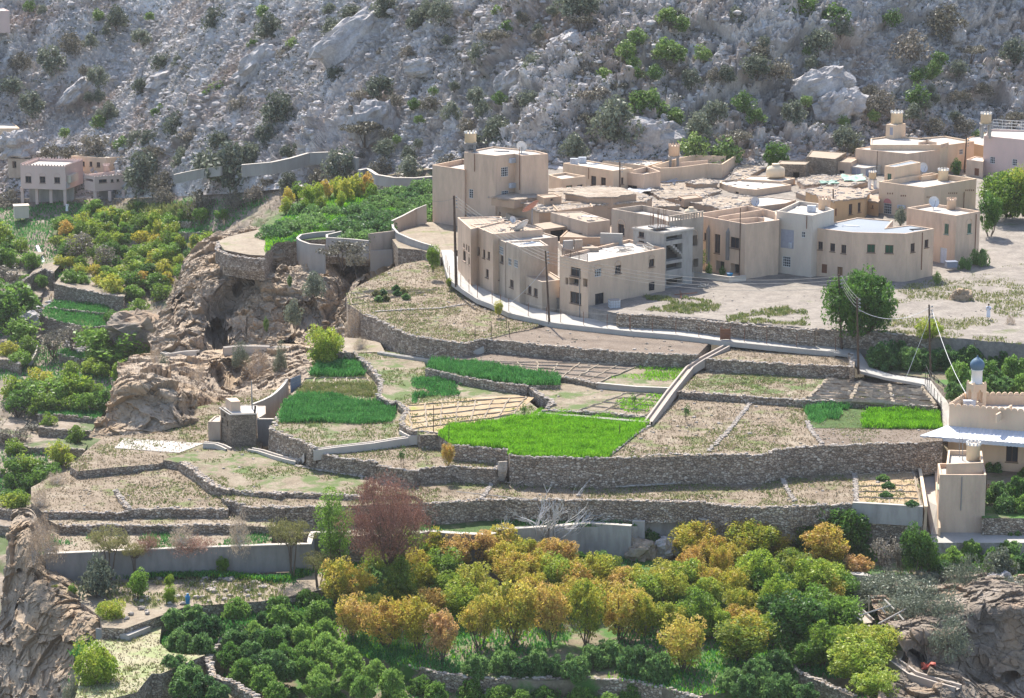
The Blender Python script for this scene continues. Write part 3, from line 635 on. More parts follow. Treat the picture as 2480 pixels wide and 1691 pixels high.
field('hut_field', R('J', (560,430),(720,280),(930,130),(1250,0))+R('U', (0,640),(420,560),(740,380),(1440,325),(1500,420),(1020,600),(1500,560),(1300,900),(1150,1400),(1000,1420),(400,1500),(0,1480))+R('J', (1300,400),(1270,410),(900,440),(620,470)), -7.7, 'stubble')
field('gully_bank', R('L', (340,180),(340,400),(500,420),(800,640),(820,730),(1000,740),(1500,560),(2100,520),(2324,480),(2700,400),(2700,230),(2120,230),(1200,240)), [-12.6]*13, 'soil_dry')
field('grass_plot', R('L', (700,900),(770,830),(920,830),(1200,700),(1300,720),(1280,850),(1360,930),(1500,950),(1650,950),(1300,1100),(1220,1100),(1100,1250),(900,1300),(600,1320)), -13.6, 'hay_green')
field('garden_ground', R('G', (560,150),(700,100),(870,60),(1000,-40),(1200,-180),(1500,-250),(2290,-280),(2290,-60),(1960,-10),(2000,60),(1765,150),(1430,130),(1200,140),(1000,160),(930,260),(800,250),(600,215)), -1.0, 'green_cover')
field('bare_ledge', R('G', (555,150),(640,110),(880,55),(960,150),(935,262),(800,255),(610,218)), -.95, 'soil_dry', skirt=.1)
field('garden_ground', R('D', (-330,420),(-150,330),(60,260),(400,260),(400,560),(215,640),(0,560),(-250,540)), -.7, 'soil_dry')
field('garden_ground', R('I', (1255,300),(1290,200),(1500,180),(2000,190),(2600,200),(2600,560),(1840,560),(1700,430),(1450,400)), -2.9, 'orchard_soil')
field('garden_ground', R('V', (600,1400),(600,950),(700,900),(1100,900),(1100,1400)), -9.4, 'orchard_soil')
field('bank_ground', R('O', (1000,640),(1050,380),(1350,320),(1700,330),(2600,330),(2600,640)), -12.7, 'orchard_soil')
field('bank_ground', R('V', (-30,1420),(640,1420),(1100,1320),(1100,1600),(-100,1600)), -11.15, 'path_pale', skirt=2.2, side='rubble')
field('bank_ground', R('V', (60,810),(360,640),(1100,650),(1100,1120),(640,1120),(640,945),(70,935)), -8.3, 'soil_dry')
# ================================================================ STONE WALLS
WG = 'dry stone terrace walls'
wall('rough stone wall holding up the village yard above the pale path', R('E', (60,1255),(400,1275),(700,1290),(1250,1352),(1700,1395),(2200,1435)), 0.12, 1.5, group=WG)
wall('stone wall below the big round green tree by the power poles', R('I', (930,105),(1200,120),(1500,140),(1680,158)), .12, 1.6, group=WG)
wall('dark stone wall on the right above the pomegranate garden', R('I', (1990,190),(2160,190),(2500,215)), -.2, 1.7, group=WG)
wall('stone wall under the hay green field, curving below the lane', R('G', (1720,735),(1880,800),(2000,865))+R('H', (0,180),(200,210),(400,240),(590,205)), -1.85, [2.2,2.6,2.6,2.6,2.5,2.2,1.6], group=WG)
wall('high stone wall between the bare ploughed field and the gridded beds', R('H', (590,208),(800,228),(1100,258),(1500,294),(2000,328),(2290,332)), -1.95, 1.55, group=WG)
wall('low stone wall in front of the gridded beds and tall crop strip', R('H', (100,440),(400,508),(700,560),(920,580)), -3.45, 1.0, group=WG)
wall('winding stone wall curving between the tan beds and the small fields', R('H', (900,575),(960,610),(1010,650),(1100,690),(1115,720),(1060,745)), -3.75, .8, group=WG)
wall('low stone wall right of the curving wall under the gridded beds', R('H', (1180,505),(1330,532),(1480,565)), -3.4, .6, group=WG)
wall('concrete kerb wall below the dry grass plot by the long channel', R('H', (1480,562),(1800,592),(2060,602)), -3.4, .65, 'concrete', mat='channel', capm='cap_pale', t=.25)
wall('low stone wall behind the bright green field', R('H', (1050,775),(1240,785),(1540,800),(1870,832)), -3.85, .6, group=WG)
wall('tallest stone wall, below the bright green field and the brown stubble', R('H', (780,1142),(1200,1162),(1560,1168),(1800,1150),(2140,1130),(2190,1140))+R('I', (150,946),(560,946),(720,906),(980,886),(1300,878),(1600,866)), -4.35, [3.0,3.05,3.0,3.0,3.0,3.0,3.0,3.0,2.9,2.8,2.7,2.5], group=WG)
wall('stone wall below the left corner of the bright green field', R('H', (320,1060),(540,1078),(765,1100)), -4.35, 1.6, group=WG)
wall('stone wall under the dry terrace with the bare sapling, left end', R('K', (375,455),(600,502),(900,532)), -5.85, [1.6,1.8,1.9], group=WG)
wall('stone wall under the yellow bush terrace, right end by the steps', R('K', (905,560),(960,566),(1205,606),(1240,586),(1500,568),(1860,594),(1905,545)), -5.85, [1.9,1.9,1.9,1.9,1.7,1.5,1.2], group=WG)
wall('leaning stone wall below the left green crop and stubble plot', R('K', (100,175),(45,262),(170,320),(330,378),(380,420)), -5.15, [2.0,2.5,2.5,2.3,1.5], group=WG)
wall('stone wall winding down between the deep green crops and the tan beds', R('G', (1650,1050),(1760,1150),(1860,1270),(1840,1390),(1960,1450))+R('K', (1065,42),(1130,112),(1085,218),(1180,278),(1400,300)), -4.35, .9, group=WG)
wall('stone wall under the plot with three cut grass heaps', R('K', (1292,866),(1500,856),(1740,833),(2200,836),(2600,838))+R('I', (160,1264),(350,1294),(700,1302),(1170,1272)), -7.35, [2.1,2.1,2.1,2.1,2.0,1.7,1.6,1.6,1.6], group=WG)
wall('grey concrete wall right of the heap plot, beside the pale ramp', R('I', (1175,1270),(1400,1282),(1645,1298)), -7.3, 1.6, 'concrete', t=.3, capm='cap_pale')
wall('stone wall below the upper dry terrace right of the long channel', R('I', (195,308),(800,342),(1155,356)), -2.35, 1.35, group=WG)
wall('stone end wall at the right of the upper dry terrace by the path', R('I', (1150,270),(1165,310),(1160,360)), -1.9, 1.6, group=WG)
wall('low stone wall behind the small green plots and ribbed soil', R('I', (10,522),(430,550),(860,582),(1230,588),(1740,628)), -3.65, .75, group=WG)
wall('thick stone wall snaking down left of the green tinged terrace', R('J', (1440,395),(1560,470),(1640,545),(1740,600),(1840,620)), -7.3, [.9,1.1,1.2,1.2,1.0], group=WG, t=.7)
wall('low dark stone edge right of the snaking wall', R('J', (1860,625),(2290,660))+R('K', (60,775),(400,785),(770,805)), -7.45, .5, group=WG)
wall('stone wall of the wide stubble terrace on the left', R('J', (1020,778),(1400,776),(1830,780)), -8.25, .95, group=WG)
wall('thin stone edge of the leftmost dry terrace', R('J', (365,800),(700,802),(1010,808)), -8.45, .45, group=WG)
wall('stone dividing line running down between the two left stubble fields', R('J', (915,622),(960,690),(1020,770)), -8.1, .6, group=WG)
wall('dark stone wall behind the green tree left of the red tamarisk', R('J', (1785,695),(1860,725),(1980,757),(2324,760))+R('K', (100,888),(400,892)), -7.85, [1.3,1.6,1.8,1.8,1.8,1.8], group=WG)
wall('long low stone wall above the dry shrubs and the grey concrete wall', R('J', (480,908),(1000,906),(1500,905),(1960,905)), -9.05, .95, group=WG)
wall('stone wall at the foot of the orchard behind round green bushes', R('M', (1050,1112),(1300,1205),(1500,1260),(1800,1300),(1990,1305))+R('N', (0,1312),(400,1310),(700,1300),(900,1310),(1100,1330),(1400,1395),(1640,1465)), -14.95, [.6,1.1,1.3,1.4,1.5,1.5,1.5,1.5,1.4,1.4,1.2,1.0], group=WG)
wall('short stone wall between the green bushes at lower left', R('L', (1790,790),(1700,900),(1660,1000),(1700,1110),(1900,1190),(2060,1300)), -13.9, .8, group=WG)
wall('stone wall edge between the yellow trees and the bushes by the cliff', R('O', (300,1235),(420,1330),(560,1415),(760,1500),(920,1575)), -14.6, .9, group=WG)
wall('stone edge under the pomegranate bushes above the dome', R('I', (1270,330),(1500,362),(1680,372)), -2.8, .8, group=WG)
wall('rough wall edge along the bare ledge above the cave cliff', R('G', (545,150),(540,215),(640,262),(800,285),(930,292)), -1.0, 1.4, group=WG)
wall('small stone wall left of the tall green crop near the gate', R('G', (1405,1050),(1520,1045),(1650,1045)), -4.0, .8, group=WG)
# ================================================================ CONCRETE WALLS
wall('long dark grey concrete wall at lower left behind the acacia', R('J', (365,1140),(1200,1103),(2180,1068),(2500,1060))+R('K', (400,1100),(700,1100)), -9.8, [2.9,2.6,2.3,2.3,2.3,2.3], 'concrete', t=.4, mat='concrete_dark', capm='cap_pale')
wall('concrete wall behind the yellow trees, right of the red tamarisk', R('K', (1100,1130),(1330,1092),(1500,1108),(1790,1122),(1868,1104)), -9.45, 2.8, 'concrete', t=.6, mat='concrete_dark', capm='cap_pale')
wall('concrete wall behind the bare white tree', R('K', (1872,1078),(2324,1052))+R('N', (400,100),(730,62),(940,75),(1090,86)), -9.3, 3.0, 'concrete', t=.5, capm='cap_pale')
wall('short concrete return wall above the pinkish boulder', R('N', (1100,45),(1200,50)), -9.2, 2.0, 'concrete', t=.3, capm='cap_pale')
wall('concrete wall with a bent corner above the yellow trees', R('N', (1200,0),(1540,-5),(1682,36),(2080,20),(2330,10)), -9.0, 2.6, 'concrete', t=.4, capm='cap_pale')
wall('concrete wall partly behind the tallest green tree', R('I', (725,1350),(1000,1352),(1280,1350)), -8.9, 2.3, 'concrete', t=.25, capm='cap_pale')
wall('stepped concrete wall ending at the pale ramp', R('I', (1290,1335),(1450,1343),(1640,1357)), -8.8, 2.4, 'concrete', t=.25, capm='cap_pale')
wall('grey block wall curving round the green garden above the cliff', R('G', (1500,70),(1350,80),(1230,98),(1200,125),(1225,145),(1300,172),(1420,182)), [-.4]*7, [.8,.8,1.2,2.6,3.4,3.6,3.6], 'block', t=.2, capm='cap_pale')
wall('grey block wall corner around the dark vines', R('G', (1545,70),(1428,98),(1428,122),(1600,132),(1765,148)), -.1, 2.2, 'block', t=.2, capm='cap_pale')
wall('tan plastered wall at the head of the gully steps', R('G', (1770,88),(1990,62)), .3, 3.4, 'plaster', t=.2, mat='plaster_grey')
wall('grey block base under the tan wall in the gully', R('G', (1780,222),(1960,215)), -2.0, 4.5, 'block', t=.3)
wall('tan garden wall rising beside the vines', R('D', (-310,250),(-200,200),(-50,120),(58,78)), [.9,1.0,1.5,2.0], 2.2, 'plaster', t=.2, mat='plaster_tan', capm='cap_pale')
wall('curved grey garden wall beside the lane start', R('G', (1955,0),(1960,40),(2000,85),(2100,130),(2200,165),(2290,190),(2330,240)), [.6,.4,.3,.2,.1,0,-.2], 2.2, 'block', t=.2, capm='cap_pale')
wall('dark grey straight block wall in the upper garden', R('G', (1560,-100),(1790,-88),(1960,-60)), -.3, 1.1, 'block', t=.2, mat='concrete_dark')
wall('grey channel wall winding at the foot of the mountain, right part', R('X', (200,1130),(240,1120),(300,1160),(420,1180),(560,1182),(680,1172)), [-.2]*6, 1.2, 'concrete', t=.5, mat='block_wall', capm='cap_pale')
wall('grey channel wall winding at the foot of the mountain, middle part', R('W', (1600,1095),(1800,1078),(1930,1050),(2050,1015),(2200,1010),(2323,1040),(2360,1050)), [-1.5,-1.2,-1.0,-.6,-.5,-.4,-.4], 1.6, 'concrete', t=.5, mat='block_wall', capm='cap_pale')
wall('thin pale channel wall left of the dark round trees', R('W', (1150,1160),(1240,1140),(1330,1122),(1460,1105)), [-6,-5.5,-5,-4], 1.2, 'concrete', t=.4, mat='block_wall', capm='cap_pale')
# ================================================================ BUILDINGS
def inset(P, t):
    n = len(P); ar = sum(P[i][0]*P[(i+1) % n][1]-P[(i+1) % n][0]*P[i][1] for i in range(n)); sg = 1 if ar > 0 else -1; out = []
    for i in range(n):
        a, b, c = P[i-1][:2], P[i][:2], P[(i+1) % n][:2]
        d1 = (b-a)/np.linalg.norm(b-a); d2 = (c-b)/np.linalg.norm(c-b)
        n1 = sg*np.array([-d1[1], d1[0]]); n2 = sg*np.array([-d2[1], d2[0]]); k = n1+n2; k = k/max(.35, np.dot(k, n1))
        out.append(np.array([b[0]+k[0]*t, b[1]+k[1]*t]))
    return out, sg
WT = {  # recess, frame material, pane material, kind
 'w': (.16, 'frame_brown', 'dark_glass'), 'g': (.14, 'frame_brown', 'green_glass'), 'c': (.14, 'frame_green', 'green_glass'), 'l': (.10, 'frame_white', 'dark_glass'),
 'd': (.18, 'frame_brown', 'door_brown'), 'D': (.10, 'frame_white', 'door_white'), 'o': (.9, 'concrete_dark', 'hole_shade'), 's': (.05, 'shutter', 'shutter'),
 'i': (.10, 'black', 'dark_glass'), 'm': (.12, 'rust', 'rust'), 'a': (.14, 'frame_brown', 'dark_glass')}
def ray_wall(px, A, B):
    """where the ray of a pixel column crosses the vertical wall plane A-B; returns s in 0..1 and a function py->z"""
    t = 0.0
    k = (px-1240)/FPX
    # solve X = k*dep, dep = dy*cp - dz*sp ; use mean height for dz
    def solve(py):
        u = (845.5-py)/FPX; kk = (u*cp-sp)/(cp+u*sp)      # dz = kk*dy
        m = k*(cp-kk*sp)                                   # X = m*dy
        d = B-A; # A+s d : X = m*(Y-CY)
        s = (m*(A[1]-CY)-A[0])/(d[0]-m*d[1]); return s, CZ+kk*(A[1]+s*d[1]-CY)
    return solve
def house(name, label, reg, pts, base, mat='plaster_tan', roof='roof_white', par=.45, wins=(), cat='house', group=None, zt=None, t=.2, cren=None, slab=0, under=0.6, notch=None, rough=0):
    """pts: pixels of the top outline, the first above the visible base corner; base: its pixel y and ground height"""
    pp = R(reg, *pts); by = R(reg, (0, base[0]))[0][1] if base[0] is not None else None
    if zt is None:
        zb = base[1] if base[1] is not None else vg(pp[0][0], by)
        B0 = atz(pp[0][0], by, zb); zt = zof(B0[1], pp[0][1])
    else: zb = base[1]
    W3 = [atz(p[0], p[1], zt) for p in pp]; n = len(W3)
    lo = zb-under
    ctr = np.mean(W3, 0); ctr[2] = zb
    root = empty(name, ctr, label, cat, group)
    root['kind'] = 'thing'
    ins, sg = inset([w[:2] for w in W3], t)
    m = MB(); parts = []
    zr = zt-par
    for i in range(n):
        A, B = W3[i], W3[(i+1) % n]; L = np.linalg.norm((B-A)[:2]); ops = []
        nrm = np.array([(B-A)[1], -(B-A)[0], 0])/L*sg      # outward
        for wv in wins:
            if wv[0] != i: continue
            _, x0, y0, x1, y1, ty = wv[:6]; (q0, q1) = R(reg, (x0, y0), (x1, y1)); sv = ray_wall(q0[0], A, B); s0, _z = sv(.5*(q0[1]+q1[1]))
            s1, _z = ray_wall(q1[0], A, B)(.5*(q0[1]+q1[1])); xm = .5*(q0[0]+q1[0]); sm = ray_wall(xm, A, B)
            za, zbt = sm(q0[1])[1], sm(q1[1])[1]; s0, s1 = sorted((s0, s1)); s0 = max(s0, .15/L); s1 = min(s1, 1-.15/L)
            za, zbt = max(za, zbt), min(za, zbt); za = min(za, zr-.1 if par > 0 else zt-.15); zbt = max(zbt, lo+.1)
            if s1-s0 < .25/L or za-zbt < .2: continue
            ops.append((s0, s1, zbt, za, ty))
        us = sorted({0.0, 1.0, *[o[0] for o in ops], *[o[1] for o in ops]}); zs = sorted({lo, zt, *[o[2] for o in ops], *[o[3] for o in ops]})
        # subdivide long runs a little for the rough outline of old walls
        for a in range(len(us)-1):
            for b in range(len(zs)-1):
                uc, zc = .5*(us[a]+us[a+1]), .5*(zs[b]+zs[b+1])
                if any(o[0] < uc < o[1] and o[2] < zc < o[3] for o in ops): continue
                q = [A+(B-A)*us[a], A+(B-A)*us[a+1]]; vs = [(q[0][0], q[0][1], zs[b]), (q[1][0], q[1][1], zs[b]), (q[1][0], q[1][1], zs[b+1]), (q[0][0], q[0][1], zs[b+1])]
                m.add(vs, [(0, 1, 2, 3) if sg > 0 else (3, 2, 1, 0)])
        for (s0, s1, z0, z1, ty) in ops:
            dep, fm, pm = WT[ty]; a = A+(B-A)*s0; b = A+(B-A)*s1; ia, ib = a-nrm*dep, b-nrm*dep
            def V(p, z): return (p[0], p[1], z)
            m.add([V(a, z0), V(b, z0), V(b, z1), V(a, z1), V(ia, z0), V(ib, z0), V(ib, z1), V(ia, z1)], [(0, 1, 5, 4)[::-1], (2, 3, 7, 6)[::-1], (1, 2, 6, 5)[::-1], (3, 0, 4, 7)[::-1]])
            parts.append((a, b, ia, ib, z0, z1, ty, nrm))
    # parapet top and inner faces
    if par > 0:
        for i in range(n):
            j = (i+1) % n; a, b, c, d_ = W3[i], W3[j], ins[j], ins[i]
            m.add([(a[0], a[1], zt), (b[0], b[1], zt), (c[0], c[1], zt), (d_[0], d_[1], zt), (c[0], c[1], zr-.05), (d_[0], d_[1], zr-.05)], [(0, 1, 2, 3) if sg > 0 else (3, 2, 1, 0), (3, 2, 4, 5) if sg > 0 else (5, 4, 2, 3)])
    if cren:
        for i in (cren if isinstance(cren, (list, tuple)) else range(n)):
            A, B = W3[i], W3[(i+1) % n]; L = np.linalg.norm(B-A); k = max(2, int(L/.55)); an = math.atan2((B-A)[1], (B-A)[0])
            for q in range(k): c = A+(B-A)*((q+.5)/k); m.box((c[0], c[1], zt+.13), (.32, .16, .28), an, .55)
    m.build('walls', mat, root)
    rp = [np.array([q[0], q[1], zr]) for q in (ins if par > 0 else [w[:2] for w in W3])]
    rm = MB(); tr = tessellate_polygon([[Vector((p[0], p[1], 0)) for p in rp]])
    if rough or slab:
        th = slab or .22; ov = [] 
        base_ = inset([w[:2] for w in W3], -.12 if slab else -.06)[0]
        ring = []
        rg = random.Random(len(label))
        for i in range(n):
            a, b = base_[i], base_[(i+1) % n]; k = max(1, int(np.linalg.norm(b-a)/(.8 if rough else 50)))
            for q in range(k): c = a+(b-a)*q/k; ring.append(c+(np.array([rg.uniform(-1, 1), rg.uniform(-1, 1)])*rough if q or rough else 0))
        V2 = [np.array([c[0], c[1], zt+(rg.uniform(-.4, 1)*rough*.8 if rough else 0)]) for c in ring]; nn = len(V2)
        tt = tessellate_polygon([[Vector((p[0], p[1], 0)) for p in V2]])
        fs = []
        for f in tt:
            a, b, c = (V2[i] for i in f); fs.append(tuple(f) if (b[0]-a[0])*(c[1]-a[1])-(b[1]-a[1])*(c[0]-a[0]) > 0 else tuple(f)[::-1])
        for i in range(nn):
            j = (i+1) % nn; fs.append((i, i+nn, j+nn, j) if sg > 0 else (j, j+nn, i+nn, i))
        fs += [tuple(i+nn for i in f[::-1]) for f in tt]
        rm.add(V2+[v-np.array([0, 0, th]) for v in V2], fs)
    else:
        fs = []
        for f in tr:
            a, b, c = (rp[i] for i in f); fs.append(tuple(f) if (b[0]-a[0])*(c[1]-a[1])-(b[1]-a[1])*(c[0]-a[0]) > 0 else tuple(f)[::-1])
        rm.add(rp, fs)
    rm.build('roof', roof, root)
    for (a, b, ia, ib, z0, z1, ty, nrm) in parts:
        dep, fm, pm = WT[ty]; d = b-a; L = np.linalg.norm(d); d = d/L; an = math.atan2(d[1], d[0]); f = MB(); fw = .07; c = .5*(ia+ib)+nrm*.03
        for (cx, sx, cz, sz) in ((-L/2+fw/2, fw, (z0+z1)/2, z1-z0), (L/2-fw/2, fw, (z0+z1)/2, z1-z0), (0, L-2*fw, z0+fw/2, fw), (0, L-2*fw, z1-fw/2, fw)):
            f.box((c[0]+d[0]*cx, c[1]+d[1]*cx, cz), (sx, .06, sz), an)
        if ty in 'wgci': f.box((c[0], c[1], (z0+z1)/2), (.05, .05, z1-z0-.1), an)
        if ty in 'l':
            k = max(2, int(L/.28))
            for q in range(1, k): f.box((c[0]+d[0]*(-L/2+L*q/k), c[1]+d[1]*(-L/2+L*q/k), (z0+z1)/2), (.05, .05, z1-z0-.1), an)
            k = max(2, int((z1-z0)/.32))
            for q in range(1, k): f.box((c[0], c[1], z0+(z1-z0)*q/k), (L-.1, .04, .05), an)
        if ty in 'dDm': f.box((c[0]+d[0]*L*.0, c[1], (z0+z1)/2), (.04, .07, z1-z0-.1), an)
        if ty in 'wgc': s_ = a*.5+b*.5; f.box((s_[0]+nrm[0]*.04, s_[1]+nrm[1]*.04, z0-.05), (L+.16, .18, .07), an)
        fo = f.build({'d': 'door', 'D': 'door', 'm': 'door', 'o': 'opening', 's': 'shutter'}.get(ty, 'window'), fm, root)
        p = MB(); q = [ia+nrm*.012, ib+nrm*.012]; p.add([(q[0][0], q[0][1], z0), (q[1][0], q[1][1], z0), (q[1][0], q[1][1], z1), (q[0][0], q[0][1], z1)], [(0, 1, 2, 3) if sg > 0 else (3, 2, 1, 0)])
        p.build({'d': 'leaf', 'D': 'leaf', 'm': 'leaf'}.get(ty, 'pane') if ty != 'o' else 'recess', pm, fo)  # open holes end in a near-black pane, their inner shade as colour
    root['_zt'] = zt; root['_zr'] = zr
    HS[label] = (root, W3, zt, zr); return root, W3, zt, zr
HS = {}
def onroof(h, reg, x, y, z=None):
    p = R(reg, (x, y))[0]; return atz(p[0], p[1], h[3] if z is None else z)
def water_tank(label, h, reg, x, ytop, ybase, wpx, stand=0, mat='tank_cream', zb=None, smat='plaster_grey', n=18):
    """round crenellated tank cover; x, ytop, ybase, width in region pixels; stand = height of the stand in metres below ybase"""
    s = REG[reg][2]; p = R(reg, (x, ybase))[0]; zr = (h[3] if h else zb)
    c = atz(p[0], p[1]+stand*17*.98, zr) if stand else atz(p[0], p[1], zr)
    de = (c[1]-CY)*cp-(c[2]-CZ)*sp; mpp = de/FPX; r = wpx/s*mpp/2; hh = (ybase-ytop)/s*mpp/.98
    root = empty('water_tank', c, label, 'water tank', 'round crenellated water tanks on the roofs'); root['kind'] = 'thing'
    z0 = stand
    if stand:
        m = MB()
        for sx in (-1, 1):
            for sy in (-1, 1): m.box((c[0]+sx*r*.7, c[1]+sy*r*.7, c[2]+stand/2-.06), (.35, .35, stand-.12))
        m.build('stand', smat, root)
        m = MB(); m.box((c[0], c[1], c[2]+stand-.06), (r*2.1, r*2.1, .12)); m.build('slab', 'concrete', root)
    m = MB(); m.lathe(c+np.array([0, 0, z0]), [(r, .002), (r, hh*.80), (r*1.07, hh*.82), (r*1.07, hh*.86), (r*.9, hh*.87)], n)
    m.build('drum', mat, root, True)
    m = MB()
    for k in range(11):
        a = 2*math.pi*k/11; m.box((c[0]+r*1.0*math.cos(a), c[1]+r*1.0*math.sin(a), c[2]+z0+hh*.93), (.12, r*.36, hh*.16), a, .8)
    m.build('merlons', 'white_paint' if mat == 'tank_cream' else mat, root)
    return root
def dish(label, c, r, az, el, mat='dish_white', pole=.8):
    root = empty('satellite_dish', c, label, 'satellite dish'); d = np.array([math.sin(az)*math.cos(el), math.cos(az)*math.cos(el), math.sin(el)])
    u = np.cross(d, (0, 0, 1)); u /= np.linalg.norm(u); v = np.cross(u, d); cc = np.array(c)+np.array([0, 0, pole+r*.5]); m = MB(); n = 20; vs = []; fs = []
    for side in (0, .035):
        for k, q in enumerate((.02, .35, .7, 1)):
            for j in range(n): t = 2*math.pi*j/n; vs.append(cc+r*q*(u*math.cos(t)+v*math.sin(t))+d*(r*.28*q*q+side))
    for sd in (0, 1):
        for k in range(3):
            for j in range(n):
                f = (sd*4*n+k*n+j, sd*4*n+k*n+(j+1) % n, sd*4*n+(k+1)*n+(j+1) % n, sd*4*n+(k+1)*n+j); fs.append(f if sd else f[::-1])
    for j in range(n): fs.append((3*n+j, 3*n+(j+1) % n, 7*n+(j+1) % n, 7*n+j))
    fs += [tuple(range(n)), tuple(range(4*n, 5*n))[::-1]]
    m.add(vs, fs); m.build('reflector', mat, root, True)
    m = MB(); m.tube([c, cc-d*.02], r*.06+.03, 6); m.tube([cc-v*r*.8+d*r*.2, cc+d*r*.9], .03, 4); m.box(tuple(cc+d*r*.9), (.12, .12, .12)); m.build('mount', 'metal_grey', root)
    return root
def ac_unit(label, c, az=0, s=1.0):
    root = empty('air_conditioner', c, label, 'air conditioner'); m = MB(); m.box((c[0], c[1], c[2]+.35*s), (.85*s, .4*s, .6*s), az); m.box((c[0], c[1], c[2]+.025), (.7*s, .3*s, .05), az); m.build('case', 'plastic_white', root)
    m = MB(); n = np.array([math.sin(az), -math.cos(az), 0]); u = np.array([math.cos(az), math.sin(az), 0]); ce = np.array(c)+np.array([0, 0, .35*s])+n*.203*s-u*.12*s
    ring = [ce+(u*math.cos(t)+np.array([0, 0, 1])*math.sin(t))*.22*s for t in np.linspace(0, 2*math.pi, 15)]; m.tube(ring, .02, 4, False); m.tube([ce-u*.2*s, ce+u*.2*s], .015, 4); m.tube([ce-np.array([0, 0, .2*s]), ce+np.array([0, 0, .2*s])], .015, 4)
    m.build('grille', 'metal_grey', root); return root
def wall_unit(label, h, edge, reg, x0, y0, x1, y1, dep=.45, mat='plastic_white', name='air_conditioner', cat='air conditioner', gmat='metal_grey', part='case', grille=True):
    """a box fixed on a wall, given by its pixel rectangle"""
    A, B = h[1][edge], h[1][(edge+1) % len(h[1])]; q0, q1 = R(reg, (x0, y0), (x1, y1)); s0, z1 = ray_wall(q0[0], A, B)(q0[1]); s1, z0 = ray_wall(q1[0], A, B)(q1[1])
    z0, z1 = min(z0, z1), max(z0, z1); a, b = A+(B-A)*s0, A+(B-A)*s1; L = abs(np.linalg.norm((b-a)[:2])); an = math.atan2((B-A)[1], (B-A)[0]); nr = np.array([(B-A)[1], -(B-A)[0], 0]); nr /= np.linalg.norm(nr)
    if (nr*(np.mean(h[1], 0)-A)).sum() > 0: nr = -nr
    c = .5*(a+b)+nr*(dep/2+.01); c[2] = z0
    root = empty(name, c, label, cat); m = MB(); m.box((c[0], c[1], (z0+z1)/2), (L, dep, z1-z0), an); m.build(part, mat, root)
    if grille:
        m = MB(); f = c+nr*(dep/2+.015)
        for k in range(5): m.box((f[0], f[1], z0+(z1-z0)*(k+.7)/5.4), (L*.8, .03, (z1-z0)*.06), an)
        m.build('grille', gmat, root)
    return root
TAN, CRM = 'plaster_tan', 'plaster_cream'
h_box = house('house', 'square two-storey house with two tall green windows beside a bright green tree', 'C', [(1590,1218),(1850,1168),(1335,1085),(1056,1132)], (1765, None), TAN, 'roof_white', .35,
 [(0,1712,1305,1755,1410,'c'), (3,1462,1305,1508,1420,'c'), (3,1415,1565,1487,1745,'D')])
h_gry = house('house', 'long two-storey tan house with a blue-grey flat roof beside the yard', 'C', [(1043,1412),(1350,1358),(1180,1332),(1090,1318),(830,1352),(905,1270),(520,1238),(270,1290),(38,1348),(465,1397)], (1928, 0.2), TAN, 'roof_grey', .12,
 [(9,625,1528,712,1618,'g'), (9,820,1536,910,1626,'g'), (9,673,1780,708,1813,'o'), (8,95,1498,145,1588,'w'), (8,225,1518,278,1608,'w'), (8,345,1533,398,1628,'w'), (8,133,1743,192,1840,'m'), (8,302,1773,360,1880,'d'),
  (0,1097,1518,1142,1613,'w'), (0,1248,1478,1290,1563,'w')])
h_wht = house('house', 'pale grey-white house with a large grey shutter and a grille window', 'B', [(2090,1037),(2325,972),(2150,905),(1945,880),(1702,990)], (1704, 0.2), 'plaster_white', 'roof_white', .5,
 [(4,1748,1190,1888,1392,'s'), (4,1972,1210,2012,1278,'l'), (4,1766,1480,1853,1595,'l')])
h_big = house('house', 'large plain beige house with an open parapet roof facing the yard', 'B', [(1366,1130),(1731,1085),(1700,1000),(1600,972),(1390,928),(835,1018),(911,1046)], (1729, 0.1), TAN, 'roof_white', .95,
 [(6,1031,1240,1090,1448,'w'), (6,1200,1273,1296,1393,'w'), (6,911,1225,950,1308,'w'), (6,1046,1530,1136,1648,'o'), (6,1201,1560,1300,1672,'o')])
h_upg = house('house', 'weathered grey cement house with a balustrade terrace above the stair tower', 'E', [(620,254),(1000,197),(750,152),(560,117),(335,74),(5,115),(445,192)], (905, 0.1), 'plaster_grey', 'roof_white', .75,
 [(5,75,283,145,402,'w'), (0,850,405,935,520,'o'), (0,890,655,945,745,'o'), (0,800,683,885,808,'o'), (6,290,270,330,330,'s')])
h_str = house('house', 'unfinished concrete stair tower with open storeys and rusty rebar on top', 'E', [(577,374),(885,323),(500,282),(240,317)], (985, 0.0), 'concrete', 'roof_white', .06,
 [(0,597,405,770,455,'o'), (0,597,500,772,672,'o'), (0,597,705,765,772,'o'), (0,597,868,770,945,'o'), (3,298,366,356,424,'w'), (3,298,462,356,520,'w')], slab=.2)
h_pch = house('house', 'peach two-storey house with a grey balcony bay at the path corner', 'D', [(1810,690),(2646,540),(2250,445),(1500,625)], (1290, -1.4), TAN, 'roof_white', .35,
 [(0,1880,765,1950,850,'l'), (0,2098,728,2165,818,'w'), (0,1883,1030,1975,1150,'i'), (0,2466,660,2524,745,'w'), (0,2464,910,2526,1000,'i'), (3,1618,752,1725,850,'w'), (3,1560,862,1592,935,'o'), (3,1600,868,1705,945,'o'), (3,1752,872,1800,960,'o'), (3,1612,1018,1732,1145,'w')])
h_anx = house('house', 'low cement annex with three small windows beside the lower lane', 'D', [(1310,908),(1535,880),(1400,797),(1072,824)], (1212, -1.3), 'plaster_grey', 'roof_dirt', .12,
 [(3,1090,930,1130,1020,'w'), (3,1155,950,1193,1040,'w'), (3,1218,978,1260,1065,'w'), (0,1495,960,1530,1120,'m')])
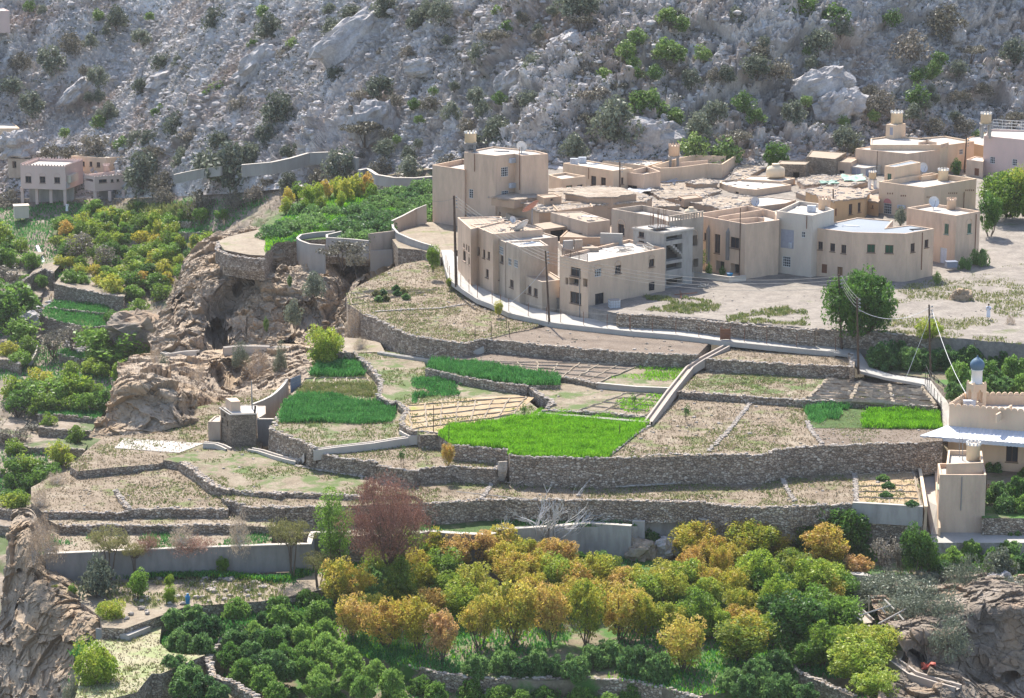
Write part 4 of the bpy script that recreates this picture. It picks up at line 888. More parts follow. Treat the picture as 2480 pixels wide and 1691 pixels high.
h_cur = house('house', 'grey-tan two-storey house with a stepped flat roof between lane and pole', 'D', [(1065,530),(1378,512),(1290,455),(920,468)], (1140, -1.2), 'plaster_grey', 'roof_white', .15,
 [(3,940,652,976,730,'l'), (3,1003,668,1046,752,'l'), (3,960,885,1000,970,'w')])
h_mid = house('house', 'narrow grey house with a weedy pale roof carrying the big white dish', 'D', [(912,480),(1480,418),(1330,375),(790,420)], (1060, -1.1), 'plaster_grey', 'roof_white', .15,
 [(3,800,600,833,682,'w'), (3,860,620,890,702,'w'), (3,770,505,890,590,'l'), (3,835,845,848,885,'w'), (0,1060,440,1110,560,'w')])
h_tn1 = house('house', 'tan house with a row of small windows and a tall doorway on the lane', 'D', [(778,388),(1315,337),(1060,242),(535,285)], (985, -.6), TAN, 'roof_dirt', .15,
 [(3,565,508,592,600,'w'), (3,610,530,635,615,'w'), (3,668,558,692,650,'w'), (3,718,580,745,660,'w'), (3,700,770,730,862,'w'), (3,570,720,610,912,'m')])
h_tn2 = house('house', 'old tan house at the far bend of the lane with slit windows', 'D', [(537,335),(900,245),(865,198),(393,208)], (905, -.3), TAN, 'roof_dirt', .15,
 [(3,455,490,470,540,'w'), (3,485,500,497,572,'w'), (3,507,518,522,592,'w'), (3,453,572,482,682,'w'), (3,510,640,524,722,'w')])
h_twr = house('house', 'tall three-storey cream house with two wall coolers and a tank on top', 'A', [(805,390),(1010,368),(1088,387),(1376,370),(1240,336),(780,291),(464,350)], (1190, -.5), TAN, 'roof_white', .2,
 [(0,865,513,943,616,'l'), (0,870,768,945,812,'l'), (6,518,752,563,850,'l')])
h_wng = house('house', 'lower wing with a walled roof terrace left of the tall cream house', 'A', [(120,490),(470,541),(640,482),(456,424)], (1085, -.4), TAN, 'roof_white', .7, [])
h_an2 = house('house', 'small cream annex with a walled roof right of the tall cream house', 'A', [(1520,642),(1782,610),(1560,570),(1378,596)], (850, None), CRM, 'roof_white', .35, [(0,1570,712,1636,748,'g'), (0,1688,704,1750,740,'w')])
h_crm = house('house', 'cream one-storey house with two brown doors and twin roof coolers', 'A', [(2078,552),(2292,525),(1800,440),(1535,470)], (790, None), CRM, 'roof_white', .18, [(3,1838,610,1892,712,'w'), (3,1945,626,1998,712,'w'), (0,2165,625,2190,700,'w')])
h_cr2 = house('house', 'flat white-roofed house strewn with dark stones behind the cream house', 'B', [(300,500),(470,455),(130,425),(-180,445)], (600, None), CRM, 'roof_white', .12, [])
h_wal = house('house', 'peach house with a long high walled terrace and a rising end wall', 'B', [(445,525),(675,512),(955,475),(1115,482),(1370,322),(1165,313),(1140,395),(820,380),(650,412),(350,500)], (690, None), CRM, 'roof_white', 1.1, [])
h_bal = house('house', 'small peach house with two grilled terrace openings beside a dark pole', 'B', [(262,592),(445,560),(300,505),(50,568)], (790, None), TAN, 'roof_white', .8, [(3,60,578,150,650,'o'), (3,175,585,255,660,'o'), (3,88,712,190,750,'w')])
h_rnd = house('house', 'low cream house with rounded corner and stony white roof amid mud roofs', 'B', [(1480,757),(1300,740),(1180,715),(1085,680),(1095,662),(1400,645),(1680,665),(1862,705)], (830, None), CRM, 'roof_white', .15, [(1,1255,780,1292,822,'w')])
h_rn2 = house('house', 'cream room with a white roof just behind the rounded cream house', 'B', [(1762,668),(1905,632),(1640,608),(1400,610),(1320,642)], (740, None), CRM, 'roof_white', .12, [])
h_st1 = house('house', 'low stone house with a black doorway in front of the taller stone house', 'B', [(2022,487),(2060,452),(1740,440),(1703,480)], (640, None), 'stone_house', 'roof_dirt', 0.1, [(3,1875,570,1950,642,'o')])
h_st2 = house('house', 'taller brown stone house with two slit windows', 'B', [(2341,428),(2456,355),(2080,328),(2025,400)], (612, None), 'stone_house', 'roof_dirt', .1, [(3,2141,486,2153,515,'w'), (3,2261,486,2273,515,'w')])
h_st3 = house('house', 'stone house roof edge just behind the taller stone house', 'B', [(2030,395),(2330,372),(2300,312),(1950,345)], (440, None), 'stone_house', 'roof_dirt', .1, [])
h_ltl = house('house', 'tiny tan house with one dark window beside the glazed porch', 'C', [(448,642),(545,592),(385,580),(285,632)], (780, None), TAN, 'roof_dirt', .1, [(3,325,728,380,777,'w')])
h_por = house('house', 'pale porch with grey glazed panels under a bright flat roof', 'C', [(605,703),(785,672),(520,645),(450,682)], (800, None), 'plaster_white', 'roof_white', .1, [(3,460,692,505,770,'s'), (3,510,696,555,775,'s'), (0,612,712,690,795,'s')])
h_pea = house('house', 'large plain peach house with white roof behind the cube house', 'C', [(1065,547),(1465,497),(940,425),(500,492)], (800, None), TAN, 'roof_white', .12, [(0,1045,570,1062,585,'w')] )
h_bk1 = house('house', 'back cream house with a bright roof under the crenellated tank tower', 'C', [(1500,452),(1785,412),(1470,355),(1200,378),(900,352),(665,382),(662,450)], (745, None), CRM, 'roof_white', .25, [(0,1625,498,1665,556,'l')])
h_sho = house('house', 'small orange-tan house with a brown door left of the large plain house', 'C', [(1883,634),(1900,590),(1800,573),(1700,610)], (812, None), TAN, 'roof_white', .12, [(3,1787,705,1836,786,'m')])
h_rgt = house('house', 'large pinkish house with two grilled windows at the right edge', 'C', [(2560,420),(2640,300),(1960,285),(1890,353)], (870, None), 'plaster_pink', 'roof_white', .25, [(3,1955,580,2010,655,'l'), (3,2195,605,2250,680,'l')])
h_or2 = house('house', 'orange wall house piece between the back cream house and the pinkish house', 'C', [(1885,460),(2150,320),(1960,300),(1720,372),(1690,400),(1785,440)], (620, None), 'plaster_orange', 'roof_white', .12, [])
h_cub = house('house', 'cube-shaped cream house with a grey parapet band and red-arched window', 'C', [(1243,913),(1810,816),(1325,752),(755,849)], (1270, None), CRM, 'roof_white', .75, [(3,805,1085,890,1200,'l')])
h_ado = house('house', 'crumbling orange adobe house with two arched niches', 'C', [(275,1062),(600,1022),(655,965),(430,922),(150,902),(-40,962)], (1300, None), 'adobe_orange', 'roof_dirt', 0, [(0,428,1092,466,1205,'w'), (0,526,1076,556,1182,'w'), (0,276,1140,297,1222,'m')], rough=.16)
h_ad2 = house('house', 'low orange adobe wall room beside the red-arched window', 'C', [(752,1075),(760,1010),(650,985),(600,1048)], (1230, None), 'adobe_orange', 'roof_dirt', 0, [(3,675,1105,692,1135,'w')], rough=.14)
h_md1 = house('house', 'sprawling ruined mud-roofed house below the tall cream house', 'A', [(725,838),(1080,900),(1190,930),(1275,1000),(1500,988),(1800,945),(2010,915),(2420,890),(2500,840),(2120,735),(1900,722),(1700,732),(1000,792),(800,822)], (1045, None), 'mud_wall', 'mud_roof', 0, [(0,785,1000,803,1032,'w'), (0,845,1000,860,1030,'w')], rough=.22)
h_ma = house('house', 'raised mud roof patch at the left end of the sprawling mud roof', 'A', [(760,838),(1010,872),(1290,838),(1240,800),(960,795)], (882, h_md1[2]+.01), 'mud_wall', 'mud_roof', 0, [], rough=.14)
h_mb = house('house', 'raised mud roof patch below the tan balcony house', 'A', [(1560,800),(1800,838),(2060,842),(2330,806),(2150,742),(1800,738)], (872, h_md1[2]+.01), 'mud_wall', 'mud_roof', 0, [], rough=.2)
h_mc = house('house', 'sunken grey mud room at the front edge of the sprawling mud roof', 'A', [(1480,985),(1860,940),(1830,885),(1400,900)], (1000, h_md1[2]+.01), 'mud_wall', 'roof_dirt', .25, [], rough=0)
h_md2 = house('house', 'collapsed mud roof with a curved stone edge beside the white rubbish', 'B', [(480,862),(870,835),(1095,775),(780,692),(400,686),(235,722)], (905, None), 'mud_wall', 'mud_roof', 0, [], rough=.25)
h_md3 = house('house', 'wide dusty mud roof above a shadowed brown wall', 'B', [(1010,938),(1135,985),(1415,915),(1400,830),(870,842),(600,872)], (1010, None), 'mud_wall', 'mud_roof', 0, [], rough=.16)
h_md4 = house('house', 'grey cement roof with a small dish behind the open parapet house', 'B', [(1490,942),(1800,905),(1910,868),(1600,830),(1408,845)], (1000, None), 'plaster_grey', 'roof_white', .12, [])
h_md5 = house('house', 'long brown mud roof just left of the orange adobe house', 'B', [(2120,862),(2460,800),(2330,745),(2080,745),(1910,790)], (930, None), 'mud_wall', 'mud_roof', 0, [], rough=.15)
h_md6 = house('house', 'mud roof partly covered by green tarpaulins', 'C', [(130,880),(420,905),(640,850),(600,790),(390,770),(-20,838)], (945, None), 'mud_wall', 'mud_roof', 0, [], rough=.14)
h_md7 = house('house', 'small peach walled roof under the green tarpaulins', 'C', [(612,965),(755,925),(640,850),(420,862)], (1010, None), TAN, 'roof_dirt', .25, [])
h_md8 = house('house', 'low brown roof under the rising peach end wall', 'B', [(1160,662),(1340,640),(1590,512),(1380,490),(1290,500)], (720, None), 'mud_wall', 'mud_roof', 0, [], rough=.1)
h_md9 = house('house', 'flat dusty roof in front of the long peach terrace wall', 'B', [(820,702),(1060,690),(1060,668),(900,640),(720,680)], (770, None), 'mud_wall', 'mud_roof', 0, [], rough=.12)
h_m10 = house('house', 'sloping brown mud roof between the stone house and the rounded cream house', 'B', [(2000,712),(2250,690),(2440,640),(2200,600),(1920,645)], (780, None), TAN, 'mud_roof', 0, [], rough=.1)
h_m11 = house('house', 'mud-roofed room just behind the grey cement parapet house', 'B', [(0,960),(500,940),(650,935),(480,880),(0,862),(-300,880)], (1010, None), 'mud_wall', 'mud_roof', 0, [], rough=.12)
h_sm1 = house('house', 'square grey-brown house with a sandy roof left of the cement house', 'D', [(1802,264),(2046,238),(1735,142),(1400,155)], (540, None), 'plaster_grey', 'roof_dirt', .1, [(3,1650,370,1682,420,'w'), (3,1700,378,1745,422,'w'), (3,1585,340,1610,410,'m')])
h_slb = house('house', 'thick flat cement slab porch over a dark opening', 'D', [(1335,335),(1632,297),(1480,245),(1232,282)], (500, None), 'plaster_grey', 'roof_dirt', 0, [(0,1400,345,1600,480,'o')], slab=.35)
h_tnk = house('house', 'low roof block carrying the dark blue water tank', 'D', [(1045,222),(1290,182),(1180,122),(895,150)], (310, None), 'plaster_grey', 'roof_dirt', .08, [])
h_bk2 = house('house', 'cement room with wall stubs behind the peach balcony house', 'D', [(1560,560),(1880,520),(1700,455),(1480,470)], (640, None), 'plaster_grey', 'roof_white', .3, [(3,1500,500,1545,555,'w')])
h_fil = house('house', 'brown mud room between the slab porch and the sandy roof house', 'D', [(1500,420),(2100,430),(2090,300),(1640,290)], (560, None), 'mud_wall', 'roof_dirt', .1, [], under=1.5)
house('house', 'small mud room with a dark opening on the sprawling mud roof', 'A', [(1330,848),(1520,828),(1440,797),(1250,814)], (890, h_md1[2]+.6), 'mud_wall', 'roof_dirt', 0.1, [(0,1400,850,1430,880,'o')])
house('house', 'low tan walled room right of the sunken grey mud room', 'A', [(1900,872),(2150,852),(2060,822),(1830,840)], (912, h_md1[2]+.01), 'plaster_tan', 'roof_dirt', 0.2, [])
house('house', 'square mud room on the wide dusty mud roof', 'B', [(700,862),(900,838),(830,806),(630,828)], (906, h_md3[2]+.01), 'mud_wall', 'roof_dirt', 0.1, [(3,650,855,672,885,'o')])
house('house', 'low mud room on the roof with green tarpaulins, left side', 'C', [(150,942),(330,926),(290,900),(110,913)], (978, None), 'mud_wall', 'roof_dirt', 0.1, [])
house('house', 'tan mud room between the long brown roof and the rounded cream house', 'B', [(2080,834),(2240,816),(2180,790),(2030,804)], (874, None), 'plaster_tan', 'roof_dirt', 0.15, [(0,2140,845,2165,870,'o')])
# the far group on the left
h_pnk = house('house', 'two-storey pink house on columns with a crenellated white roof', 'Q', [(500,137),(635,88),(290,76),(155,126)], (318, -12.4), 'plaster_pink', 'roof_white', .45,
 [(3,195,212,240,262,'w'), (3,305,214,348,264,'w'), (3,417,220,460,266,'w'), (0,510,250,538,302,'D')], cren=True, under=0)
h_yel = house('house', 'yellow-cream one-storey house behind the pink house', 'Q', [(812,72),(975,58),(800,28),(545,56)], (150, -9.6), CRM, 'roof_white', .3,
 [(3,600,98,650,136,'w'), (3,687,100,708,138,'w'), (3,742,105,768,142,'w')], under=2)
h_trc = house('house', 'pink terraced wing with crenellated parapet and dark underside', 'Q', [(725,216),(1030,192),(900,170),(645,200)], (330, -12.6), 'plaster_pink', 'roof_white', .5,
 [(0,760,232,820,262,'w'), (0,850,236,872,258,'w'), (0,895,234,915,254,'w'), (3,655,232,715,250,'o')], cren=[0,3], under=0)
h_wh1 = house('house', 'white-roofed cream building cut by the left edge of the photo', 'W', [(130,850),(60,790),(20,735),(-180,740),(-180,850)], (880, -5.2), CRM, 'roof_white', .12, [], under=3)
h_wh2 = house('house', 'small pale-roofed building high at the left edge', 'W', [(62,72),(20,55),(-150,60),(-150,74)], (115, 14.6), 'plaster_pink', 'roof_white', .1, [], under=3)
h_out = house('house', 'low grey outhouse behind the pink house under the boulder', 'Q', [(240,82),(250,60),(120,60),(60,75)], (150, -10.2), 'plaster_grey', 'roof_dirt', .1, [(3,95,98,125,150,'o')], under=2)
# ================================================================ SMALLER BUILDINGS AND FITTINGS
def houseon(name, label, reg, pts, basey, h, **kw): return house(name, label, reg, pts, (basey, h[3]+.01), under=0, **kw)
h_rom = houseon('rooftop_room', 'rooftop room with a small green window standing on the cube house', 'C', [(925,692),(1205,641),(1100,620),(815,680)], 872, h_cub, mat=CRM, roof='roof_grey', par=.08, wins=[(3,845,762,888,838,'c')], cat='room')
h_twt = houseon('tank_tower', 'small square tower room carrying the tallest crenellated tank', 'C', [(925,240),(1045,222),(960,205),(830,230)], 390, h_bk1, mat=CRM, roof='roof_white', par=.05, wins=[(3,872,262,905,345,'s')], cat='room')
water_tank('cream tank on concrete stand above the tall three-storey house', h_twr, 'A', 535, 130, 250, 125, stand=1.3, smat='concrete_dark')
water_tank('peach tank standing on dark posts over the long walled terrace', h_wal, 'B', 590, 258, 385, 118, stand=1.8, smat='concrete_dark', mat='plaster_tan')
water_tank('tank half hidden behind the rising peach end wall', h_wal, 'B', 1210, 335, 415, 115)
water_tank('tall cream tank on the small square tower room', h_twt, 'C', 945, 85, 222, 130)
water_tank('cream tank on a grey stand by the white rooftop railing', h_rgt, 'C', 1905, 92, 212, 118, stand=2.2, smat='concrete')
water_tank('plain cream tank inside the parapet of the cube house', h_cub, 'C', 1447, 708, 838, 112)
water_tank('small cream tank above the blue rubbish near the green tarpaulins', h_md7, 'C', 680, 732, 815, 82, stand=1.5, smat='white_paint')
water_tank('peach tank on the pale grey-white house roof corner', h_wht, 'C', 162, 1018, 1150, 130, mat='plaster_tan')
water_tank('narrow pinkish tank on the box house roof', h_box, 'C', 1537, 1028, 1150, 100, mat='plaster_tan')
def box_tank():
    c = onroof(h_tnk, 'D', 1025, 165); root = empty('water_tank', c, 'dark blue-grey square plastic tank on a low roof block', 'water tank'); root['kind'] = 'thing'; m = MB()
    m.box((c[0], c[1], c[2]+.12), (1.3, .8, .2)); m.build('stand', 'white_paint', root)
    m = MB(); m.box((c[0], c[1], c[2]+.8), (1.5, 1.1, 1.1)); m.build('drum', 'tank_blue', root)
    m = MB()
    for k in range(6): m.box((c[0]-.6+k*.24, c[1]-.565, c[2]+.8), (.06, .04, 1.0))
    m.build('ribs', 'metal_grey', root); m = MB(); m.lathe((c[0], c[1], c[2]+1.35), [(.25, 0), (.25, .1), (.1, .14)], 12); m.build('lid', 'metal_grey', root)
box_tank()
def domed_tank(label, c, r, mat):
    root = empty('water_tank', c, label, 'water tank'); m = MB(); m.lathe(c, [(r, 0), (r, r*.7), (r*.9, r*.95), (r*.4, r*1.15), (r*.38, r*1.3)], 14); m.build('drum', mat, root, True)
    m = MB(); m.lathe(np.array(c)+np.array([0, 0, r*1.3]), [(r*.45, .0), (r*.4, .08)], 10); m.build('lid', mat, root)
domed_tank('white-lidded squat tank at the balustrade end of the cement house', onroof(h_upg, 'E', 865, 195), .85, 'tank_cream')
domed_tank('round cream tank half sunk below the stone houses', atz(*R('B', (1690,612))[0], 3.0), 1.4, 'tank_cream')
dish('big white dish tilted up on the weedy pale roof', onroof(h_mid, 'D', 1100, 425), 1.15, -.95, .75, pole=.7)
dish('faded red dish behind the big white dish', onroof(h_tn1, 'D', 1200, 280), 1.25, -1.0, .85, 'dish_red', pole=1.4)
dish('pale dish on the tall three-storey house roof', onroof(h_twr, 'A', 1085, 365), .8, .3, .4, pole=.5)
dish('white dish beside the tank inside the cube house parapet', onroof(h_cub, 'C', 1225, 770), .75, 2.6, .3, pole=.6)
dish('grey-blue dish on the box house roof', onroof(h_box, 'C', 1340, 1150), .75, 2.8, .35, pole=.6)
dish('white dish on the small grey cement roof', onroof(h_md4, 'B', 1462, 935), .7, 2.7, .25, pole=.3)
dish('small white dish by the posts of the peach tank', onroof(h_wal, 'B', 655, 480), .6, 2.9, .3, pole=.4)
dish('tiny white dish lying near the tan lane house roof', onroof(h_tn1, 'D', 985, 268), .45, 2.5, .3, pole=.2)
ac_unit('left one of two fan units on the cream house roof', onroof(h_crm, 'A', 1655, 485), 0, 1.4)
ac_unit('right one of two fan units on the cream house roof', onroof(h_crm, 'A', 1745, 470), 0, 1.4)
ac_unit('fan unit inside the parapet beside the peach tank', onroof(h_wht, 'B', 2080, 1000), -.3, 1.3)
wall_unit('upper cooler box on the tall three-storey house', h_twr, 0, 'A', 948, 420, 1013, 462)
wall_unit('lower cooler box on the tall three-storey house', h_twr, 0, 'A', 948, 688, 1013, 732)
wall_unit('cooler box right of the red-arched window', h_cub, 3, 'C', 972, 1100, 1042, 1142)
wall_unit('small grille box high on the grey-white house', h_wht, 4, 'B', 1845, 1330, 1870, 1388, .3)
# arch above the lattice window and hood mouldings
def arch(label_h, edge, reg, xc, ybase, wpx, mat, part='arch', filled=True):
    root, W3, zt, zr = label_h; A, B = W3[edge], W3[(edge+1) % len(W3)]; (pc,) = R(reg, (xc, ybase)); s, z = ray_wall(pc[0], A, B)(pc[1]); (pe,) = R(reg, (xc+wpx/2, ybase)); s2, _ = ray_wall(pe[0], A, B)(pe[1])
    r = abs(s2-s)*np.linalg.norm((B-A)[:2]); c = A+(B-A)*s; d = (B-A)/np.linalg.norm(B-A); d[2] = 0; n = np.array([d[1], -d[0], 0]); 
    if (n*(np.mean(W3, 0)-A)).sum() > 0: n = -n
    m = MB(); k = 12; u3 = np.array([0, 0, 1.]); c = np.array([c[0], c[1], z])
    if filled:
        ring = [c+(d*math.cos(t)+u3*math.sin(t))*r for t in np.linspace(0, math.pi, k)]; m.add([p+n*.05 for p in ring]+[p-n*.05 for p in ring], [tuple(range(k)), tuple(range(k, 2*k))[::-1]]+[(i, i+k, (i+1) % k+k, (i+1) % k) for i in range(k)])
    else: m.tube([c-u3*r*.8+d*r]+[c+(d*math.cos(t)+u3*math.sin(t))*r for t in np.linspace(0, math.pi, k)]+[c-u3*r*.8-d*r], .07, 5)
    m.build(part, mat, root)
arch(h_cub, 3, 'C', 847, 1082, 84, 'pink_arch')
for hh, e, rg_, x, y, w_ in ((h_box, 0, 'C', 1730, 1300, 62), (h_box, 3, 'C', 1484, 1298, 66), (h_pch, 0, 'D', 1915, 762, 74), (h_pch, 0, 'D', 2131, 726, 70), (h_pch, 0, 'D', 2496, 658, 62), (h_upg, 5, 'E', 108, 280, 72), (h_upg, 0, 'E', 893, 400, 84),
  (h_pnk, 3, 'Q', 217, 210, 50), (h_pnk, 3, 'Q', 326, 212, 50), (h_pnk, 3, 'Q', 438, 218, 50)):
    arch(hh, e, rg_, x, y, w_, 'plaster_tan' if hh is not h_pnk else 'plaster_pink', 'hood_moulding', False)
# roof dividers inside the open parapet house
def roofwall(h, reg, pts, hgt=.8, mat='plaster_tan', t=.18, part='roof_wall'):
    P = [onroof(h, reg, x, y, h[2]-.02) for x, y in pts]; m = MB()
    for a, b in zip(P[:-1], P[1:]):
        c = (a+b)/2; L = np.linalg.norm((b-a)[:2]); m.box((c[0], c[1], h[3]+hgt/2), (L+t, t, hgt), math.atan2((b-a)[1], (b-a)[0]))
    m.build(part, mat, h[0])
roofwall(h_big, 'B', [(1080,1045),(1540,972)], .9); roofwall(h_big, 'B', [(1190,1062),(1500,1035),(1560,1045)], .7)
roofwall(h_wal, 'B', [(950,425),(650,450)], .9); roofwall(h_bk1, 'C', [(1190,440),(1270,425),(1370,440)], .5); roofwall(h_bk1, 'C', [(1430,470),(1500,450)], .6)
roofwall(h_cub, 'C', [(1215,790),(1370,770)], .7, CRM)
def vents(h, edge, reg, rows_):
    A, B = h[1][edge], h[1][(edge+1) % len(h[1])]; d = (B-A)/np.linalg.norm(B-A); m = MB(); an = math.atan2(d[1], d[0]); n = np.array([d[1], -d[0], 0])
    if (n*(np.mean(h[1], 0)-A)).sum() > 0: n = -n
    for x0, x1, y, k in rows_:
        for q in range(k):
            (p,) = R(reg, (x0+(x1-x0)*q/(k-1), y)); s, z = ray_wall(p[0], A, B)(p[1]); c = A+(B-A)*s; m.box((c[0]+n[0]*.01, c[1]+n[1]*.01, z), (.16, .03, .24), an)
    m.build('vent_slots', 'rust', h[0])
vents(h_cub, 0, 'C', [(1275,1355,1018,5), (1510,1595,975,5), (1695,1778,943,5)]); vents(h_cub, 3, 'C', [(850,900,978,3), (995,1040,1002,3)])
# downpipes and dark slit buttresses
def pipe(h, edge, reg, x, y0, y1, mat='rust', r=.05, part='downpipe'):
    A, B = h[1][edge], h[1][(edge+1) % len(h[1])]; (a, b) = R(reg, (x, y0), (x, y1)); s, za = ray_wall(a[0], A, B)(a[1]); _, zb = ray_wall(b[0], A, B)(b[1]); c = A+(B-A)*s; d = (B-A)/np.linalg.norm(B-A); n = np.array([d[1], -d[0], 0])
    if (n*(np.mean(h[1], 0)-A)).sum() > 0: n = -n
    m = MB(); m.tube([(c[0]+n[0]*.08, c[1]+n[1]*.08, za), (c[0]+n[0]*.08, c[1]+n[1]*.08, zb)], r, 6); m.build(part, mat, h[0])
for a in ((h_twr,1,'A',1070,300,760), (h_gry,0,'C',1222,1400,1800), (h_box,0,'C',1803,1200,1620), (h_wht,4,'B',2032,1040,1180), (h_twr,3,'A',1228,400,740), (h_twr,6,'A',580,370,560), (h_crm,3,'A',1815,520,640), (h_cub,0,'C',1672,960,1150)): pipe(*a)
pipe(h_big, 6, 'B', 1316, 955, 1700, 'pole_wood', .06, 'pipe')
def pilaster(h, edge, reg, x, y0, y1, wb):
    A, B = h[1][edge], h[1][(edge+1) % len(h[1])]; (a, b) = R(reg, (x, y0), (x, y1)); s, za = ray_wall(a[0], A, B)(a[1]); _, zb = ray_wall(b[0], A, B)(b[1]); c = A+(B-A)*s; d = (B-A)/np.linalg.norm(B-A); n = np.array([d[1], -d[0], 0])
    if (n*(np.mean(h[1], 0)-A)).sum() > 0: n = -n
    m = MB(); v = [c+d*wb/2, c+d*wb/2+n*.3, c-d*wb/2+n*.3, c-d*wb/2]; vs = [(p[0], p[1], zb) for p in v]+[(p[0], p[1], zb+(za-zb)*.85) for p in v]+[(c[0], c[1], za)]
    m.add(vs, [(0, 1, 5, 4), (1, 2, 6, 5), (2, 3, 7, 6), (4, 5, 8), (5, 6, 8), (6, 7, 8)]); m.build('pilaster', 'concrete_dark', h[0])
pilaster(h_big, 6, 'B', 970, 1135, 1560, .42); pilaster(h_big, 6, 'B', 1184, 1165, 1520, .42)
# balustrade and stair inside the cement pair
def balustrade():
    A, B = h_upg[1][0], h_upg[1][1]; d = B-A; L = np.linalg.norm(d); an = math.atan2(d[1], d[0]); m = MB(); k = int(L/.45)
    for q in range(k): c = A+d*((q+.5)/k); m.box((c[0], c[1], h_upg[2]+.3), (.14, .14, .6), an)
    c = A+d*.5; m.box((c[0], c[1], h_upg[2]+.65), (L, .2, .1), an); m.build('balustrade', 'plaster_grey', h_upg[0])
balustrade()
def rebar():
    z = h_str[2]+.22; cc = [onroof(h_str, 'E', x, y, z) for x, y in ((470,300),(520,345),(600,330),(545,290),(490,320),(575,340),(455,320))]; root = empty('rebar_cluster', cc[4], 'rusty vertical steel rods rising from the unfinished stair tower', 'rebar'); rg = random.Random(4)
    for c in cc:
        for k in range(2):
            m = MB(); x, y = c[0]+rg.uniform(-.3, .3), c[1]+rg.uniform(-.4, .4); m.tube([(x, y, z), (x+rg.uniform(-.08, .08), y, z+rg.uniform(1.4, 2.6))], .03, 4); m.build('rod', 'rust', root)
    m = MB(); c = np.mean(cc, 0); m.box((c[0], c[1], z+.12), (2.2, 1.8, .2), .5); m.build('upstand', 'concrete_dark', root)
rebar()
def stairs():
    A, B = h_str[1][0], h_str[1][1]; d = (B-A)/np.linalg.norm(B-A); n = np.array([-d[1], d[0], 0]); an = math.atan2(d[1], d[0]); m = MB()
    for k in range(10):
        c = A+d*(1.0+.38*k)-np.array([0, 0, 4.6-.0])+n*-.0; m.box((c[0]+n[0]*.45, c[1]+n[1]*.45, h_str[2]-1.4-.3*k), (.4, .8, .34), an)
    m.build('stair', 'concrete', h_str[0])
stairs()
# bits on the low roofs: block stubs, planks, rubbish
def stub(label, c, sx, sy, sz, az, mat='block_wall', name='block_stack', cat='block stack'):
    m = MB(); k = max(1, int(sz/.2))
    for i in range(k): m.box((c[0]+.02*math.sin(i*5), c[1], c[2]+sz*(i+.5)/k), (sx-.02*(i % 2), sy, sz/k-.008), az)
    single(m, name, mat, label, cat)
stub('grey block stub on the peach balcony house roof, left one', onroof(h_pch, 'D', 1590, 560), 1.2, .5, 1.2, .3)
stub('tan block column beside the grey block stub', onroof(h_pch, 'D', 1700, 560), 1.0, .5, 1.3, .3, 'plaster_grey')
stub('larger grey block stack at the back of the balcony house roof', onroof(h_pch, 'D', 2060, 500), 2.8, .5, 1.4, -.2)
stub('low slabs piled behind the balcony house railing', onroof(h_pch, 'D', 1830, 575), 2.0, 1.0, .5, .1, 'roof_dirt', 'slab_pile', 'slab pile')
def planks(label, c, n, L, mat, seed, name='plank_pile', cat='plank pile'):
    m = MB(); rg = random.Random(seed)
    for k in range(n):
        a = rg.uniform(0, 3.1); u = np.array([math.cos(a), math.sin(a), 0])*L*rg.uniform(.3, .6); z = .06+.07*k; p = np.array(c)+np.array([rg.uniform(-.5, .5), rg.uniform(-.5, .5), z]); m.tube([p-u, p+u+np.array([0, 0, rg.uniform(0, .25)])], .06, 4)
    single(m, name, mat, label, cat)
planks('pale poles crossed on the peach house roof', onroof(h_pch, 'D', 2190, 580), 6, 2.2, 'timber_pale', 3)
planks('white rubbish and boards on the peach house roof by the tower', onroof(h_pch, 'D', 2440, 560), 8, 2.0, 'timber_pale', 5)
planks('white and grey boards on the tan lane house roof', onroof(h_tn1, 'D', 820, 250), 6, 2.6, 'timber_pale', 6)
planks('rusty metal bars lying in the yard corner', atz(*R('E', (790,1060))[0], .05), 3, 3.4, 'rust', 9, 'metal_bars', 'metal bars')
planks('pale boards on the yard below the white parapet wall', atz(*R('E', (1010,970))[0], .05), 6, 1.2, 'timber_pale', 19)
planks('dark sheets piled against the long peach wall', atz(*R('B', (570,690))[0], 2.2), 6, 3.5, 'tank_blue', 11, 'sheet_pile', 'sheet pile')
def rail(label, P, h, n, mat='rust', name='railing', cat='railing', r=.035):
    root = empty(name, P[0], label, cat); Q = polyline(P, 99)
    for zz in np.linspace(.15, h, n): m = MB(); m.tube([p+np.array([0, 0, zz]) for p in Q], r, 4); m.build('rail', mat, root)
    for p in polyline(P, 1.6): m = MB(); m.tube([p, p+np.array([0, 0, h+.03])], r*1.2, 4); m.build('post', mat, root)
    return root
rail('brown slatted railing round the balcony roof corner', [h_pch[1][3]+np.array([.3, .2, .0]), h_pch[1][0]+np.array([-.1, .25, 0])], .9, 7, 'frame_brown')
rail('white pipe railing on the far right roof', [atz(*R('C', (1985,285))[0], 9.3), atz(*R('C', (2500,315))[0], 9.3)], 1.5, 4, 'white_paint')
wall('low white-grey wall round the planted corner by the beige house', R('E', (790,820),(900,808),(1280,860),(1460,845)), .75, 1.3, 'plaster', t=.2, mat='plaster_white', capm='cap_pale')
